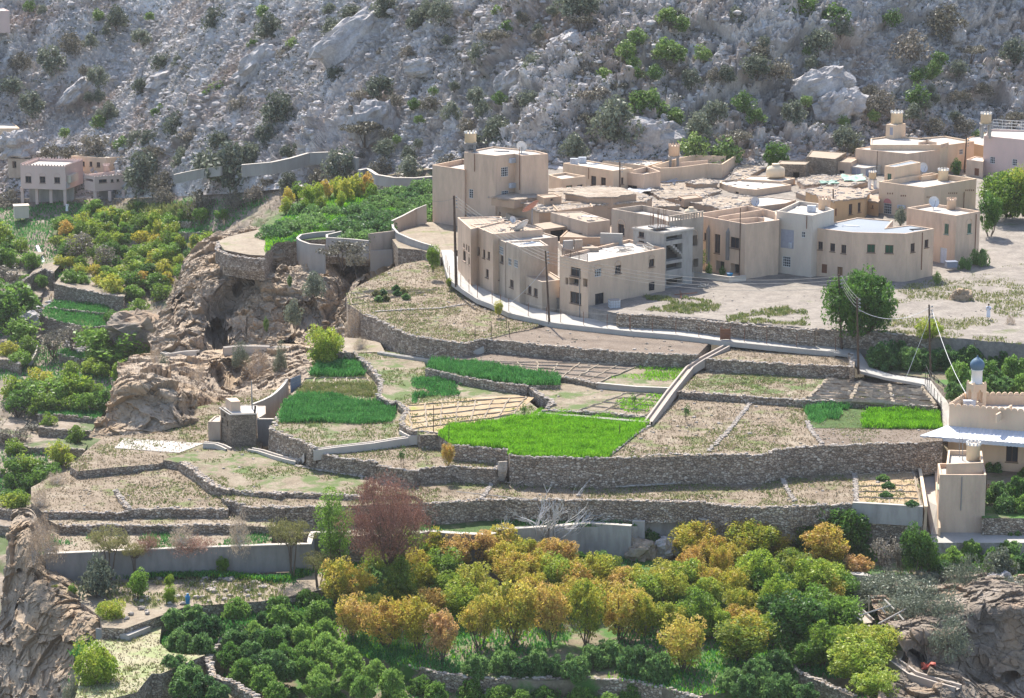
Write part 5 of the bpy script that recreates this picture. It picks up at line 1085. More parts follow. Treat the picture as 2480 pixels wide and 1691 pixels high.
# green tarpaulin, white sheet, water cube, bins
def sheetcloth(label, c, sx, sy, mat, seed, amp=.25, name='tarpaulin', cat='tarpaulin'):
    n = 14; g = np.stack(np.meshgrid(np.linspace(-1, 1, n), np.linspace(-1, 1, n)), -1); P = np.concatenate([g*np.array([sx, sy])+.18*np.stack([vn(np.dstack([g*2, g[..., :1]*0+seed]), 1), vn(np.dstack([g*2, g[..., :1]*0+seed]), 2)], -1), (amp*(.6+vn(np.dstack([g*2.5, g[..., :1]*0+seed]), 3)))[..., None]], -1)+np.array(c)
    Q = P-np.array([0, 0, .03]); fs = grid_faces(n, n)[:, ::-1]; npmesh_ = npmesh(name, np.concatenate([P.reshape(-1, 3), Q.reshape(-1, 3)]), np.concatenate([fs, fs[:, ::-1]+n*n]), mat, None, True, np.array(c)); setp(npmesh_, label, cat, None, 'thing')
sheetcloth('crumpled pale green tarpaulin on the mud roof', onroof(h_md6, 'C', 480, 820, h_md6[2]+.1), 1.6, 2.6, 'tarp_green', 4, .35)
sheetcloth('smaller green tarpaulin scrap left of the big one', onroof(h_md6, 'C', 210, 865, h_md6[2]+.1), 1.3, 1.0, 'tarp_green', 9, .25)
sheetcloth('white rubbish sheet at the end of the collapsed mud roof', onroof(h_md2, 'B', 215, 780, h_md2[2]), 1.8, 1.2, 'white_paint', 12, .3)
sheetcloth('faded red cloth on the rocks at lower right', atz(*R('O', (1510,1360))[0], -14.6), .6, .5, 'tarp_red', 3, .5, 'cloth', 'cloth')
def ibc():
    c = atz(*R('D', (2090,1200))[0], -.25); root = empty('water_cube', c, 'white caged plastic water cube beside the peach house wall', 'water container'); m = MB(); m.box((c[0], c[1], c[2]+.6), (1.25, 1.05, 1.0), .2); m.build('bladder', 'plastic_white', root); m = MB()
    for k in range(7):
        for s_ in (-1, 1):
            x, y = -.62+k*.207, s_*.54; m.tube([(c[0]+x*math.cos(.2)-y*math.sin(.2), c[1]+x*math.sin(.2)+y*math.cos(.2), c[2]+.1), (c[0]+x*math.cos(.2)-y*math.sin(.2), c[1]+x*math.sin(.2)+y*math.cos(.2), c[2]+1.15)], .025, 4)
    for z in (.15, .5, .85, 1.15): m.box((c[0], c[1], c[2]+z), (1.32, 1.12, .03), .2)
    m.build('cage', 'metal_grey', root); m = MB(); m.box((c[0], c[1], c[2]+.05), (1.3, 1.1, .1), .2); m.build('pallet', 'timber_pale', root)
ibc()
def bin_():
    c = atz(*R('F', (1535,745))[0], .7); m = MB(); m.box((c[0], c[1], c[2]+.35), (1.4, .9, .7), .15, 1.05); m.box((c[0], c[1], c[2]+.73), (1.5, 1.0, .06), .15); single(m, 'metal_chest', 'tank_blue', 'dark grey chest standing at the corner of the box house', 'chest')
    c = atz(*R('E', (1285,840))[0], .8); m = MB(); m.lathe(c, [(.3, 0), (.42, .35), (.36, .37), (.26, .05)], 14); single(m, 'basin', 'blue_plastic', 'blue plastic basin on the white-grey planted wall', 'basin')
    c = atz(*R('L', (1510,540))[0], -12.5); m = MB(); m.lathe(c, [(.2, 0), (.24, .7), (.12, .85), (.1, 1.0)], 12); single(m, 'barrel', 'blue_plastic', 'small blue barrel among the rocks above the green bushes', 'barrel')
    c = atz(*R('Q', (165,528))[0], -16.6); m = MB(); m.box((c[0], c[1], c[2]+1.1), (2.6, 2.2, 2.2), .25); m.box((c[0], c[1], c[2]+2.25), (2.8, 2.4, .1), .25); single(m, 'water_box', 'plaster_white', 'pale box-shaped tank below the pink house columns', 'tank')
bin_()
# pillars under the pink houses
def pillars(h, reg, pts, top, mat='plaster_pink'):
    for x, y0, y1 in pts:
        a = R(reg, (x, y0))[0]; A = atz(a[0], a[1], top); zb = zof(A[1], R(reg, (x, y1))[0][1]); m = MB(); m.box((A[0], A[1]+.25, (top+zb)/2), (.55, .5, top-zb-.004)); m.build('column', mat, h[0])
pillars(h_pnk, 'Q', [(168,300,420),(280,306,428),(388,310,418),(496,316,440)], -12.42)
pillars(h_trc, 'Q', [(728,330,434),(840,328,405),(945,322,392)], -12.62)
def undercroft(h, zb, mat):      # rear wall closing the space behind the columns
    c = np.mean(h[1], 0); a, b = h[1][2], h[1][3]; m = MB(); k = .45
    p = [h[1][i]*(1-k)+h[1][j]*k for i, j in ((0, 1), (3, 2))]; d = p[1]-p[0]; cc = (p[0]+p[1])/2; m.box((cc[0], cc[1], (zb-4.5+zb)/2-.01), (np.linalg.norm(d[:2]), .3, 4.5), math.atan2(d[1], d[0])); m.build('undercroft_wall', mat, h[0])
undercroft(h_pnk, -12.42, 'concrete'); undercroft(h_trc, -12.62, 'concrete_dark')
wall_unit('white hooded box on the balcony of the pink house', h_pnk, 0, 'Q', 515, 205, 575, 240, .7, mat='plaster_white', grille=False, name='balcony_hood', cat='balcony hood', part='case')
water_tank('pink tank turret on the pink terraced wing', h_trc, 'Q', 818, 118, 195, 50, mat='plaster_pink')
domed_tank('teal domed tank at the far left edge', atz(*R('W', (5,738))[0], -5.6), 1.3, 'teal')
def bigrock(name, label, px, py, Y, w, h, d, seed, mat='boulder', tilt=0, cat='boulder'):
    c = aty(px, py, Y); n = 34; u = np.linspace(0, 2*math.pi, n, endpoint=False); v = np.linspace(-math.pi/2, math.pi/2, 18); U, Vv = np.meshgrid(u, v)
    D = np.stack([np.cos(Vv)*np.cos(U), np.cos(Vv)*np.sin(U), np.sin(Vv)], -1); D = np.sign(D)*np.abs(D)**.75
    r = 1+.30*facets(D*1.5+seed*3.7, seed, .9, .8)+.10*facets(D*4+seed, seed+5, .9, .8)+.04*fbm(D*8+seed, 2, seed); P = D*r[..., None]*np.array([w/2, d/2, h/2]); ct, st_ = math.cos(tilt), math.sin(tilt)
    P = np.stack([P[..., 0]*ct-P[..., 2]*st_, P[..., 1], P[..., 0]*st_+P[..., 2]*ct], -1)+c
    P = np.concatenate([P, P[:, :1]], 1); return setp(npmesh(name, P.reshape(-1, 3), grid_faces(P.shape[0], P.shape[1])[:, ::-1], mat, None, False, c-np.array([0, 0, h/2])), label, cat, 'large boulders', 'thing')
for k, (l, px, py, w, h, t_) in enumerate([('huge tilted slab boulder high on the slope, nearest the photo top centre-left', 860, 110, 15, 8, .6), ('long tilted slab boulder left of the biggest slab', 628, 165, 9, 6, .65), ('rounded pale boulder above the winding grey channel wall', 905, 300, 7.5, 7, .2),
  ('flat-topped layered outcrop behind the far left pink house', 38, 352, 6.5, 5.0, 0), ('dark rounded boulder balanced near the top right', 2318, 85, 2.6, 3, 0), ('blocky dark outcrop above the crenellated tank tower', 1990, 205, 9, 5, .3),
  ('angular boulder leaning above the tall three-storey house', 1235, 195, 5, 3, .6), ('second slab right of the angular leaning boulder', 1265, 215, 4.5, 2.6, .65), ('grey boulder slab pair under the bushes at top middle', 1370, 105, 6, 3.2, .45), ('brown wedge boulder below the huge slab', 1015, 165, 5, 3, .1),
  ('narrow dark rock line on the left slope', 180, 225, 7, 2.6, .75), ('boulder beside the lower dark slope trees', 770, 290, 4.5, 4, .2), ('pale jagged rock face above the white-roofed cream house', 1560, 330, 12, 5.5, .1), ('dark jagged rock face below the ridge shadow', 2030, 255, 8, 5, .2),
  ('reddish boulder jutting from the left slope', 395, 200, 6, 3.5, .1)]):
    bigrock('boulder', l, px, py, 171 if px == 38 else my(px, py)-.6, w, h, 5.0 if w > 5 else 2.5, k+2, 'boulder', t_)
bigrock('boulder', 'brown lumpy boulder on the bare slope near the walking person', *R('F', (1650,1085))[0], -6.5, 2.6, 2.0, 2.0, 31, 'rock_tan')
bigrock('boulder', 'pinkish boulder under the short concrete return wall', *R('N', (1170,275))[0], -73, 3.2, 2.2, 2.5, 33, 'rock_tan')
bigrock('boulder', 'pale boulder right of the pinkish boulder', *R('N', (1380,255))[0], -73, 2.6, 1.8, 2, 34, 'boulder')
bigrock('boulder', 'grey layered outcrop with a red underside left of the cave cliff', *R('S', (1780,1310))[0], 84, 9.5, 5.0, 9, 36, 'rock_dark')
bigrock('boulder', 'whitish stone heap beside the yellow bush', *R('K', (1390,420))[0], -36.0, 3.6, 2.4, 2.5, 37, 'boulder')
bigrock('boulder', 'dark slab of rock in the left valley water channel', *R('S', (300,1180))[0], 96, 4.5, 2.6, 4, 38, 'boulder')
bigrock('boulder', 'grey blocky boulder on top of the lower right cliff', *R('O', (2080,750))[0], -83, 3.0, 3.0, 3, 39, 'boulder')
bigrock('boulder', 'orange ledge rock under the bare ledge', *R('G', (1010,262))[0], 39, 2.8, 1.4, 2, 41, 'rock_tan')
# ---------------------------------------------------------------- hut, platforms
h_hut = house('stone_hut', 'tall narrow stone hut with a pale flat roof on the terrace edge', 'U', [(590,780),(1050,765),(1062,625),(860,612),(405,657)], (1372, -7.7), 'stone_house', 'roof_white', .04, [(4,470,768,500,828,'o'), (4,430,850,462,942,'o'), (4,523,900,550,1002,'o')], cat='hut', slab=.1)
h_hcb = houseon('roof_box', 'salmon box with a square hole on the stone hut roof', 'U', [(600,552),(770,545),(700,474),(497,482)], 735, h_hut, mat='plaster_tan', roof='roof_white', par=.02, cat='roof box')
h_han = house('annex', 'small grey plastered annex left of the stone hut', 'U', [(400,918),(420,800),(300,812),(178,918)], (1262, -7.7), 'plaster_grey', 'roof_white', .12, cat='annex')
h_hsl = house('annex', 'low pale slab roof right of the stone hut', 'U', [(1085,862),(1232,772),(1232,628),(1062,628)], (1080, -7.6), 'plaster_grey', 'roof_white', .03, cat='annex', zt=-5.3)
wall('dark grey wall right of the stone hut', R('U', (1075,882),(1230,880),(1410,880)), -5.3, 2.6, 'concrete', t=.25, mat='concrete_dark', capm='cap_pale')
wall('tan wall curving up from the stone hut to the gate', R('U', (1010,605),(1180,540),(1330,468),(1430,395),(1530,300),(1600,215),(1640,150)), [-5.4,-5.3,-5.2,-5.0,-4.8,-4.6,-4.3], 2.2, 'plaster', t=.2, mat='plaster_grey', capm='cap_pale')
def gate():
    a, b = atz(*R('U', (1690,400))[0], -5.6), atz(*R('U', (1880,325))[0], -5.6); d = b-a; L = np.linalg.norm(d); d /= L; an = math.atan2(d[1], d[0]); root = empty('metal_gate', a, 'grey double metal gate at the top of the tan curved wall', 'gate')
    for k in (0, 1):
        c = a+d*L*(.25+.5*k); m = MB(); m.box((c[0], c[1], c[2]+.85), (L*.48, .05, 1.7), an); lf = m.build('leaf', 'tank_blue', root); m = MB()
        for z in (.1, .45, .8, 1.15, 1.55): m.box((c[0]-d[1]*-.04, c[1]-.05, c[2]+z), (L*.46, .03, .05), an)
        m.build('rails', 'metal_grey', lf)
gate()
house('water_basin', 'long pale concrete basin lid left of the stone hut', 'J', [(1440,320),(1640,244),(1000,203),(920,281)], (368, -8.3), 'cap_pale', 'roof_white', .02, cat='basin')
house('water_basin', 'small pale concrete basin at the lower cliff edge', 'L', [(1035,795),(1210,722),(1000,722),(768,735)], (838, -13.6), 'block_wall', 'roof_white', .02, cat='basin')
house('water_basin', 'grey basin with a triangular lid behind the lower channel', 'O', [(1050,632),(1120,640),(1000,600),(745,598)], (720, -13.2), 'concrete', 'roof_white', .02, cat='basin')
# ---------------------------------------------------------------- water channels
def channel(label, P, wd=.85, hgt=.35, mat='channel'):
    Q = polyline(P, 1.2); T = np.gradient(Q, axis=0); T[:, 2] = 0; T /= np.linalg.norm(T, axis=1, keepdims=True); N = np.stack([T[:, 1], -T[:, 0], T[:, 2]*0], 1); w_ = wd/2; i_ = w_-.2
    prof = [(-w_, -hgt-.5), (-w_, 0), (-i_, 0), (-i_, -.28), (i_, -.28), (i_, 0), (w_, 0), (w_, -hgt-.5)]; G = np.stack([Q+N*a+np.array([0, 0, b]) for a, b in prof], 0); f = grid_faces(len(prof), len(Q)); fl = [tuple(r) for r in f]
    c0 = G.reshape(-1, 3); o0 = np.array([c0[:, 0].mean(), c0[:, 1].mean(), c0[:, 2].min()]); return setp(npmesh('water_channel', c0, fl, mat, None, False, o0), label, 'water channel', 'stone water channels', 'thing')
def zl(reg, pts): return [atz(*R(reg, (x, y))[0], z) for x, y, z in pts]
channel('long straight double channel running down between the terraces', zl('I', [(330,212,-1.9),(165,300,-2.3)])+zl('H', [(2225,425,-3.0),(2065,625,-3.35),(1890,866,-3.9)]), .95, .45)
channel('thin channel behind the bright green field', zl('H', [(1890,868,-3.9),(1800,860,-4.0),(1540,838,-4.05),(1240,812,-4.05),(1040,790,-4.05),(940,838,-4.1)]), .6, .3, 'cap_pale')
channel('pale channel edge left of the bright green field', zl('K', [(1410,316,-4.6),(1290,304,-4.7),(1180,312,-4.8),(1110,272,-4.8)]), .8, .5, 'cap_pale')
channel('pale channel along the terrace with the bare sapling', zl('K', [(1180,322,-5.0),(1020,345,-5.05),(870,370,-5.15),(600,400,-5.2),(385,428,-5.3)]), .8, .6, 'cap_pale')
channel('short channel joint at the foot of the leaning stone wall', zl('K', [(350,450,-6.0),(310,490,-6.9),(262,520,-7.1)]), .8, .4, 'cap_pale')
channel('pale channel running from the hut to the channel joint', zl('U', [(950,1402,-7.2),(1150,1440,-7.2),(1400,1520,-7.15),(1650,1590,-7.1),(1830,1630,-7.1)]), .9, .35, 'cap_pale')
channel('pale channel curving round the left foot of the hut', zl('U', [(100,1292,-7.1),(330,1310,-7.15),(450,1350,-7.2),(560,1405,-7.25)]), .8, .5, 'cap_pale')
channel('curved pale channel beside the grey basin at lower right', zl('O', [(1120,632,-12.6),(1030,665,-12.7),(975,740,-12.8),(920,825,-12.9),(960,900,-13.0),(1040,975,-13.1)]), 1.3, .6)
channel('short lower piece of the pale channel among green trees', zl('O', [(1010,1010,-13.1),(985,1060,-13.3),(950,1110,-13.5)]), 1.1, .6)
channel('channel bending round the foot of the dark rock', zl('O', [(1290,1190,-13.9),(1250,1285,-14.0),(1390,1385,-14.1),(1600,1450,-14.2),(1750,1490,-14.2)]), 1.1, .7)
channel('narrow pale channel under the cave cliff, right part', zl('G', [(600,1000,-10.4),(740,985,-10.3),(950,990,-10.3),(1180,1000,-10.3)]), .7, .6, 'cap_pale')
channel('narrow pale channel under the cave cliff, left part', zl('G', [(110,1035,-12),(160,1050,-12),(290,1030,-11.6),(400,1025,-11.2)]), .7, .6, 'cap_pale')
channel('thin pale channel below the small walled field under the lane', zl('G', [(1850,1035,-4.1),(2000,1060,-4.1),(2324,1105,-4.1)])+zl('H', [(100,358,-4.05),(270,360,-3.9),(400,330,-3.3),(560,260,-2.6)]), .6, .25, 'path_pale')
# left valley streambed stones and pipe
channel('pale channel zigzagging down the left valley', [aty(*R('S', (x, y))[0], vy(*R('S', (x, y))[0])-1) for x, y in ((490,190),(540,300),(600,480),(590,500))], .5, .2, 'plastic_white')
channel('steep pale step channel low in the left valley', [aty(*R('T', (x, y))[0], vy(*R('T', (x, y))[0])-1) for x, y in ((400,140),(470,200),(440,300),(395,380),(400,440))], .9, .3, 'cap_pale')
# ---------------------------------------------------------------- the mosque at lower right
h_mos = house('mosque', 'long cream mosque with a scalloped parapet cut by the right edge', 'V', [(335,487),(1250,553),(1200,400),(472,392)], (955, -8.0), CRM, 'roof_white', 1.0, [(0,797,800,895,942,'w')], cat='mosque')
def scallops(h, edges, w_=.62, r=.34):
    m = MB(); P = h[1]
    for i in edges:
        A, B = P[i], P[(i+1) % len(P)]; L = np.linalg.norm((B-A)[:2]); d = (B-A)/L; k = int(L/w_); an = math.atan2(d[1], d[0])
        for q in range(k):
            c = A+d*(q+.5)*L/k; vs = []; n = np.array([-d[1], d[0], 0])*.1
            for t in np.linspace(0, math.pi, 7): vs.append(c+d*math.cos(t)*w_*.5+np.array([0, 0, math.sin(t)*r+.001]))
            m.add([v+n for v in vs]+[v-n for v in vs], [tuple(range(7))[::-1], tuple(range(7, 14))]+[(j, j+7, j+8, j+1)[::-1] for j in range(6)])
    m.build('scalloped_parapet', CRM, h[0])
scallops(h_mos, [0, 2, 3])
roofwall(h_mos, 'V', [(720,545),(840,470)], .9, CRM)
def minaret():
    c = onroof(h_mos, 'V', 550, 492, h_mos[3]); root = empty('minaret', c, 'small minaret with a blue onion dome on the mosque roof', 'minaret'); a = .35; s_ = 1.55; m = MB(); ca_, sa_ = math.cos(a), math.sin(a)
    for x in (-1, 1):
        for y in (-1, 1):
            X_, Y_ = x*(s_/2-.22), y*(s_/2-.22); m.box((c[0]+X_*ca_-Y_*sa_, c[1]+X_*sa_+Y_*ca_, c[2]+1.0), (.44, .44, 2.0), a)
    m.box((c[0], c[1], c[2]+.3), (s_-.006, s_-.006, .6), a); m.box((c[0], c[1], c[2]+2.3), (s_, s_, .62), a)
    for k in range(4):      # arch haunches
        t = a+k*math.pi/2; d = np.array([math.cos(t), math.sin(t), 0]); n = np.array([-d[1], d[0], 0])
        for sg in (-1, 1):
            p = np.array(c)+n*(s_/2-.1)+d*sg*.24+np.array([0, 0, 1.88]); m.box(tuple(p), (.2, .19, .24), t)
    m.build('arcade', CRM, root); m = MB()
    for x in (-1, 1):
        for y in (-1, 1):
            X_, Y_ = x*(s_/2-.12), y*(s_/2-.12); m.box((c[0]+X_*ca_-Y_*sa_, c[1]+X_*sa_+Y_*ca_, c[2]+2.72), (.22, .22, .22), a, .6)
    m.build('pinnacles', CRM, root)
    m = MB(); m.lathe((c[0], c[1], c[2]+2.612), [(.63, 0), (.63, .1), (.58, .14), (.58, 1.35), (.64, 1.4), (.64, 1.5)], 24); m.build('drum', 'white_paint', root, True)
    m = MB(); m.lathe((c[0], c[1], c[2]+4.114), [(.6, 0), (.72, .2), (.78, .45), (.74, .7), (.58, .95), (.36, 1.14), (.14, 1.28), (.06, 1.4), (.02, 1.55)], 24); m.build('dome', 'dome_blue', root, True)
minaret()
ac_unit('white fan unit on the mosque roof by the minaret', onroof(h_mos, 'V', 495, 510), 0, 1.5)
def canopy():
    A, B = h_mos[1][0], h_mos[1][1]; za = h_mos[2]-2.1; d = (B-A)/np.linalg.norm(B-A); n = np.array([d[1], -d[0], 0]); 
    if n[1] > 0: n = -n
    root = empty('canopy', A+n*2-np.array([0, 0, A[2]-za]), 'white corrugated metal canopy along the mosque front', 'canopy'); L = 24; k = 120; P0 = A+d*-.2; vs = []; fs = []
    P0 = np.array([P0[0], P0[1], za])
    for i in range(k+1):
        z = .022*math.cos(i*math.pi); off = -1.6*max(0, 1-i/6); p = P0+d*(i*L/k); q = P0+d*(i*L/k-2.2*max(0, 1-i*1.0/k*8) )+n*3.7+np.array([0, 0, -.35]); up_ = np.array([0, 0, z]); vs += [p+up_, q+up_, p+up_-np.array([0, 0, .03]), q+up_-np.array([0, 0, .03])]
    for i in range(k): b = i*4; fs += [(b, b+1, b+5, b+4), (b+2, b+6, b+7, b+3), (b+1, b+3, b+7, b+5)]
    MB().add(vs, fs).build('roof_sheet', 'canopy', root); m = MB()
    for i in range(k): a, b = vs[i*4+1], vs[i*4+5]; m.add([a-np.array([0, 0, .06]), b-np.array([0, 0, .06]), b-np.array([0, 0, .42]), a-np.array([0, 0, .42])], [(0, 1, 2, 3)])
    m.build('fascia', 'plastic_white', root)
    for q in (1, 62):
        p = vs[q*4+1]; m = MB(); m.tube([p-np.array([0, 0, .05]), np.array([p[0], p[1], -8.2])], .06, 6); m.build('post', 'metal_grey', root)
canopy()
h_blk = house('wash_block', 'tall plain cream block in front of the mosque', 'V', [(256,1044),(636,1046),(614,946),(240,952)], (1520, -11.2), TAN, 'roof_white', .45, [(3,243,1050,252,1150,'c')], cat='outbuilding')
h_bl2 = house('wash_block', 'cream roof terrace between the plain block and the mosque', 'V', [(310,958),(612,946),(600,850),(325,842)], (None, -9.5), CRM, 'roof_white', .5, cat='outbuilding', zt=-4.3)
water_tank('cream tank behind the plain block in front of the mosque', h_bl2, 'V', 527, 775, 925, 112)
pipe(h_blk, 0, 'V', 437, 1060, 1335, 'metal_grey', .05)
pathpx('ramp', R('V', (90,930),(110,1050),(140,1250),(185,1530)), R('V', (230,880),(222,1050),(238,1300),(262,1530)), [-7.8,-8.1,-9.0,-11.0], 'path_pale', 2.5)
wall('thin cream wall on the left edge of the pale ramp', R('V', (50,822),(78,960),(108,1130),(136,1310)), [-6.9,-7.1,-7.5,-7.9], [1.2,1.3,1.6,2.4], 'plaster', t=.22, mat='plaster_cream', capm='tank_cream')
wall('thin cream wall on the right side of the pale ramp', R('V', (212,915),(218,1030),(230,1200),(246,1480)), [-7.4,-7.6,-8.2,-10.3], [.9,.9,.9,.9], 'plaster', t=.2, mat='plaster_cream')
wall('small cream gate wall at the top of the ramp', R('V', (100,790),(150,830)), -6.9, 1.8, 'plaster', t=.25, mat='plaster_cream')
wall('grey concrete wall right of the plain cream block', R('V', (640,1335),(790,1320)), -9.6, 1.8, 'concrete', t=.3)
wall('dark concrete wall at the far right edge under the garden', R('V', (796,1312),(944,1322),(1100,1330)), -9.4, 2.6, 'concrete', t=.35, mat='concrete_dark', capm='cap_pale')
def steps(label, a, b, n, wd, mat='rubble', name='steps'):
    m = MB(); a, b = np.array(a), np.array(b); d = (b-a)[:2]; an = math.atan2(d[1], d[0])
    for k in range(n): c = a+(b-a)*(k+.5)/n; h_ = abs(b[2]-a[2])/n; m.box((c[0], c[1], c[2]-.4), (np.linalg.norm(d)/n*1.02, wd, .8+h_), an)
    single(m, name, mat, label, 'steps')
steps('rough stone steps right of the plain cream block', atz(*R('V', (690,1460))[0], -11.1), atz(*R('V', (770,1345))[0], -9.7), 7, 1.2, 'plaster_grey')
steps('narrow stone steps at the end of the tallest stone wall', atz(*R('H', (690,1330))[0], -7.3), atz(*R('H', (725,1190))[0], -5.0), 9, .9)
# ---------------------------------------------------------------- poles, wires, fences
def pole(label, base, top, r=.14, arms=True, z=None, name='utility_pole', cat='utility pole', mat='pole_wood', group='power poles'):
    b = atz(*base, z) if not isinstance(base, np.ndarray) else base; zt = zof(b[1], top[1]); de = (b[1]-CY)*cp-(zt-CZ)*sp; t = np.array([(top[0]-1240)/FPX*de, b[1], zt]); root = empty(name, b, label, cat, group if arms else None); root['kind'] = 'thing'
    m = MB(); m.tube([b-np.array([0, 0, .3]), t], [r, r*.65], 8); m.build('post', mat, root)
    if arms:
        m = MB(); d = (b-t)/np.linalg.norm(b-t); pts = []
        for k in range(4):
            p = t+d*(.25+.42*k); m.tube([p, p+np.array([.32, -.1, .0])], .03, 4); m.lathe(p+np.array([.32, -.1, -.06]), [(.05, 0), (.09, .05), (.09, .14), (.04, .2)], 8); pts.append(p+np.array([.32, -.1, .08]))
        m.build('insulators', 'metal_grey', root); return pts
    return [t]
P1 = pole('rusty brown power pole at the path corner before the annex', R('D', (1388,1338))[0], R('D', (1345,568))[0], z=-1.4)
P2 = pole('thick dark power pole beside the far lane bend', R('D', (380,935))[0], R('A', (355,820))[0], r=.2, z=-.7)
P3 = pole('tall power pole left of the round green tree', R('I', (1103,228))[0], R('F', (318,828))[0], z=-1.75)
P4 = pole('shorter power pole in front of the round green tree', R('I', (1216,388))[0], R('F', (515,1078))[0], z=-2.6)
P5 = pole('lone power pole behind the mosque path', R('V', (184,262))[0], R('F', (1296,1152))[0], z=-3.2)
P6 = pole('dark pole between the back cream house and the orange shrub', R('C', (1676,752))[0], R('C', (1704,358))[0], z=2.2)
P7 = pole('dark pole in front of the orange adobe house', R('C', (262,1290))[0], R('C', (258,930))[0], z=.8)
P8 = pole('dark pole in front of the twin-door cream house', R('A', (2152,790))[0], R('A', (2150,455))[0], z=2.0)
pole('thin pole beside the glazed porch', R('C', (728,800))[0], R('C', (738,520))[0], r=.07, arms=False, z=2)
pole('slim grey pole on the peach house corner', R('D', (1716,1270))[0], R('D', (1714,790))[0], r=.06, arms=False, z=-1.4, mat='metal_grey')
pole('grey pipe standing on the stone hut', R('U', (985,660))[0], R('U', (975,175))[0], r=.08, arms=False, z=h_hut[2]+.1, mat='metal_grey', name='pipe_mast', cat='mast')
pole('thin antenna mast on the plain cream block', R('V', (418,965))[0], R('V', (415,680))[0], r=.04, arms=False, z=h_blk[3], mat='metal_grey', name='antenna_mast', cat='mast')
pole('thin antenna mast by the cream tank at the mosque', R('V', (445,930))[0], R('V', (443,735))[0], r=.05, arms=False, z=h_bl2[3], mat='metal_grey', name='antenna_mast', cat='mast')
for k, (x, y0, y1, z, l) in enumerate([(166,735,945,-4.35,'thin stick standing in the tan beds'),(1663,890,985,-4.35,'thin stick at the right of the bright green field'),(500,85,205,-1.9,'thin post on the terrace corner, leftmost of four'),(630,65,195,-1.9,'second thin post on the terrace corner'),(750,30,120,-1.9,'third thin post on the terrace corner'),(780,60,185,-1.9,'leaning thin post on the terrace corner'),(1415,1415,1475,-7.35,'short stick on the long stubble strip'),(290,890,1030,-4.4,'pale stick at the left end of the green field')]):
    pole(l, R('H', (x, y1))[0], R('H', (x+(-12 if k == 5 else 0), y0))[0], r=.05, arms=False, z=z, name='thin_post', cat='post')
def wire(label, a, b, sag=.6, r=.022, mat='wire', group='overhead wires'):
    a, b = np.array(a), np.array(b); m = MB(); c = .5*(a+b); m.tube([a+(b-a)*t-np.array([0, 0, sag*4*t*(1-t)])-c for t in np.linspace(0, 1, 13)], r, 3); setp(npmesh('cable', m.v, m.f, mat, None, False), label, 'cable', group, 'thing').location = tuple(c)
wn = ['top', 'second', 'third', 'lowest']
for k in range(4):
    wire(f'{wn[k]} wire from the lane bend pole to the path corner pole', P2[k], P1[k]); wire(f'{wn[k]} wire between the two poles at the round green tree', P3[k], P4[k], .3)
    wire(f'{wn[k]} wire from the path corner pole to the tall pole by the tree', P1[k], P3[k], 1.6)
wire('wire running from the shorter tree pole to the lone pole', P4[3], P5[0], 1.2, .03, 'wire_pale'); wire('stay wire slanting left from the lone pole', P5[1], atz(*R('I', (1515,475))[0], -3.6), .1, .03, 'wire_pale'); wire('wire from the lone pole down to the minaret', P5[1], onroof(h_mos, 'V', 470, 380, h_mos[2]+2), .8, .03, 'wire_pale')
wire('wire from the path corner pole to the tall cream house', P2[0], h_wng[1][0]-np.array([0, 0, 5.2]), .3); wire('pale wire sloping down from the path corner pole', P1[3], atz(*R('D', (950,1145))[0], -1.0), .4, .03, 'wire_pale')
wire('black hose lying across the stubble strip', atz(*R('H', (350,1430))[0], -7.3), atz(*R('H', (1000,1500))[0], -7.3), .0, .05); wire('long pale hose hanging over the tall stone wall', atz(*R('I', (1450,540))[0], -3.4), atz(*R('I', (1260,1020))[0], -7.2), 1.2, .04, 'wire_pale')
def fence(label, P, h, gap, rails_=2, mat='rust', r=.035):
    root = empty('wire_fence', P[0], label, 'fence'); Q = polyline(P, gap)
    for i, p in enumerate(Q): m = MB(); m.tube([p-np.array([0, 0, .2]), p+np.array([.06*math.sin(i*3.1), 0, h])], r, 5); m.build('post', mat, root)
    for k in range(rails_): m = MB(); m.tube([p+np.array([0, 0, h*(.45+.5*k)]) for p in Q], .012, 3); m.build('wire', 'wire', root)
fence('rusty post fence along the curving lane under the houses', [atz(p[0]+2, p[1]-3, z) for p, z in zip(LP[2:12], PZ[2:12])], 1.6, 3.2)
fence('rusty post fence along the straight pale path below the yard', [atz(p[0], p[1]-3, z) for p, z in zip(LP[11:17], PZ[11:17])], 1.6, 3.4)
fence('dark railing beside the path bend above the mosque', zl('I', [(1662,470,-3.2),(1700,560,-3.6),(1765,650,-4.0),(1775,760,-4.5)]), 1.5, 1.5, 3, 'black')
rail('sloping dark handrail on the path above the mosque', zl('I', [(1690,440,-3.2),(1812,570,-3.9)]), 1.0, 2, 'black', r=.05)
def fgate():
    c = atz(*R('I', (322,180))[0], -1.6); m = MB(); m.box((c[0], c[1], c[2]+.75), (1.0, .06, 1.2), .1); 
    for s_ in (-.55, .55): m.box((c[0]+s_, c[1]+s_*.1, c[2]+.8), (.1, .1, 1.7), .1)
    m.box((c[0], c[1]-.05, c[2]+.75), (1.0, .03, .08), .1); single(m, 'metal_sign', 'rust', 'dark red metal panel on the path fence at the channel head', 'metal sign')
fgate()
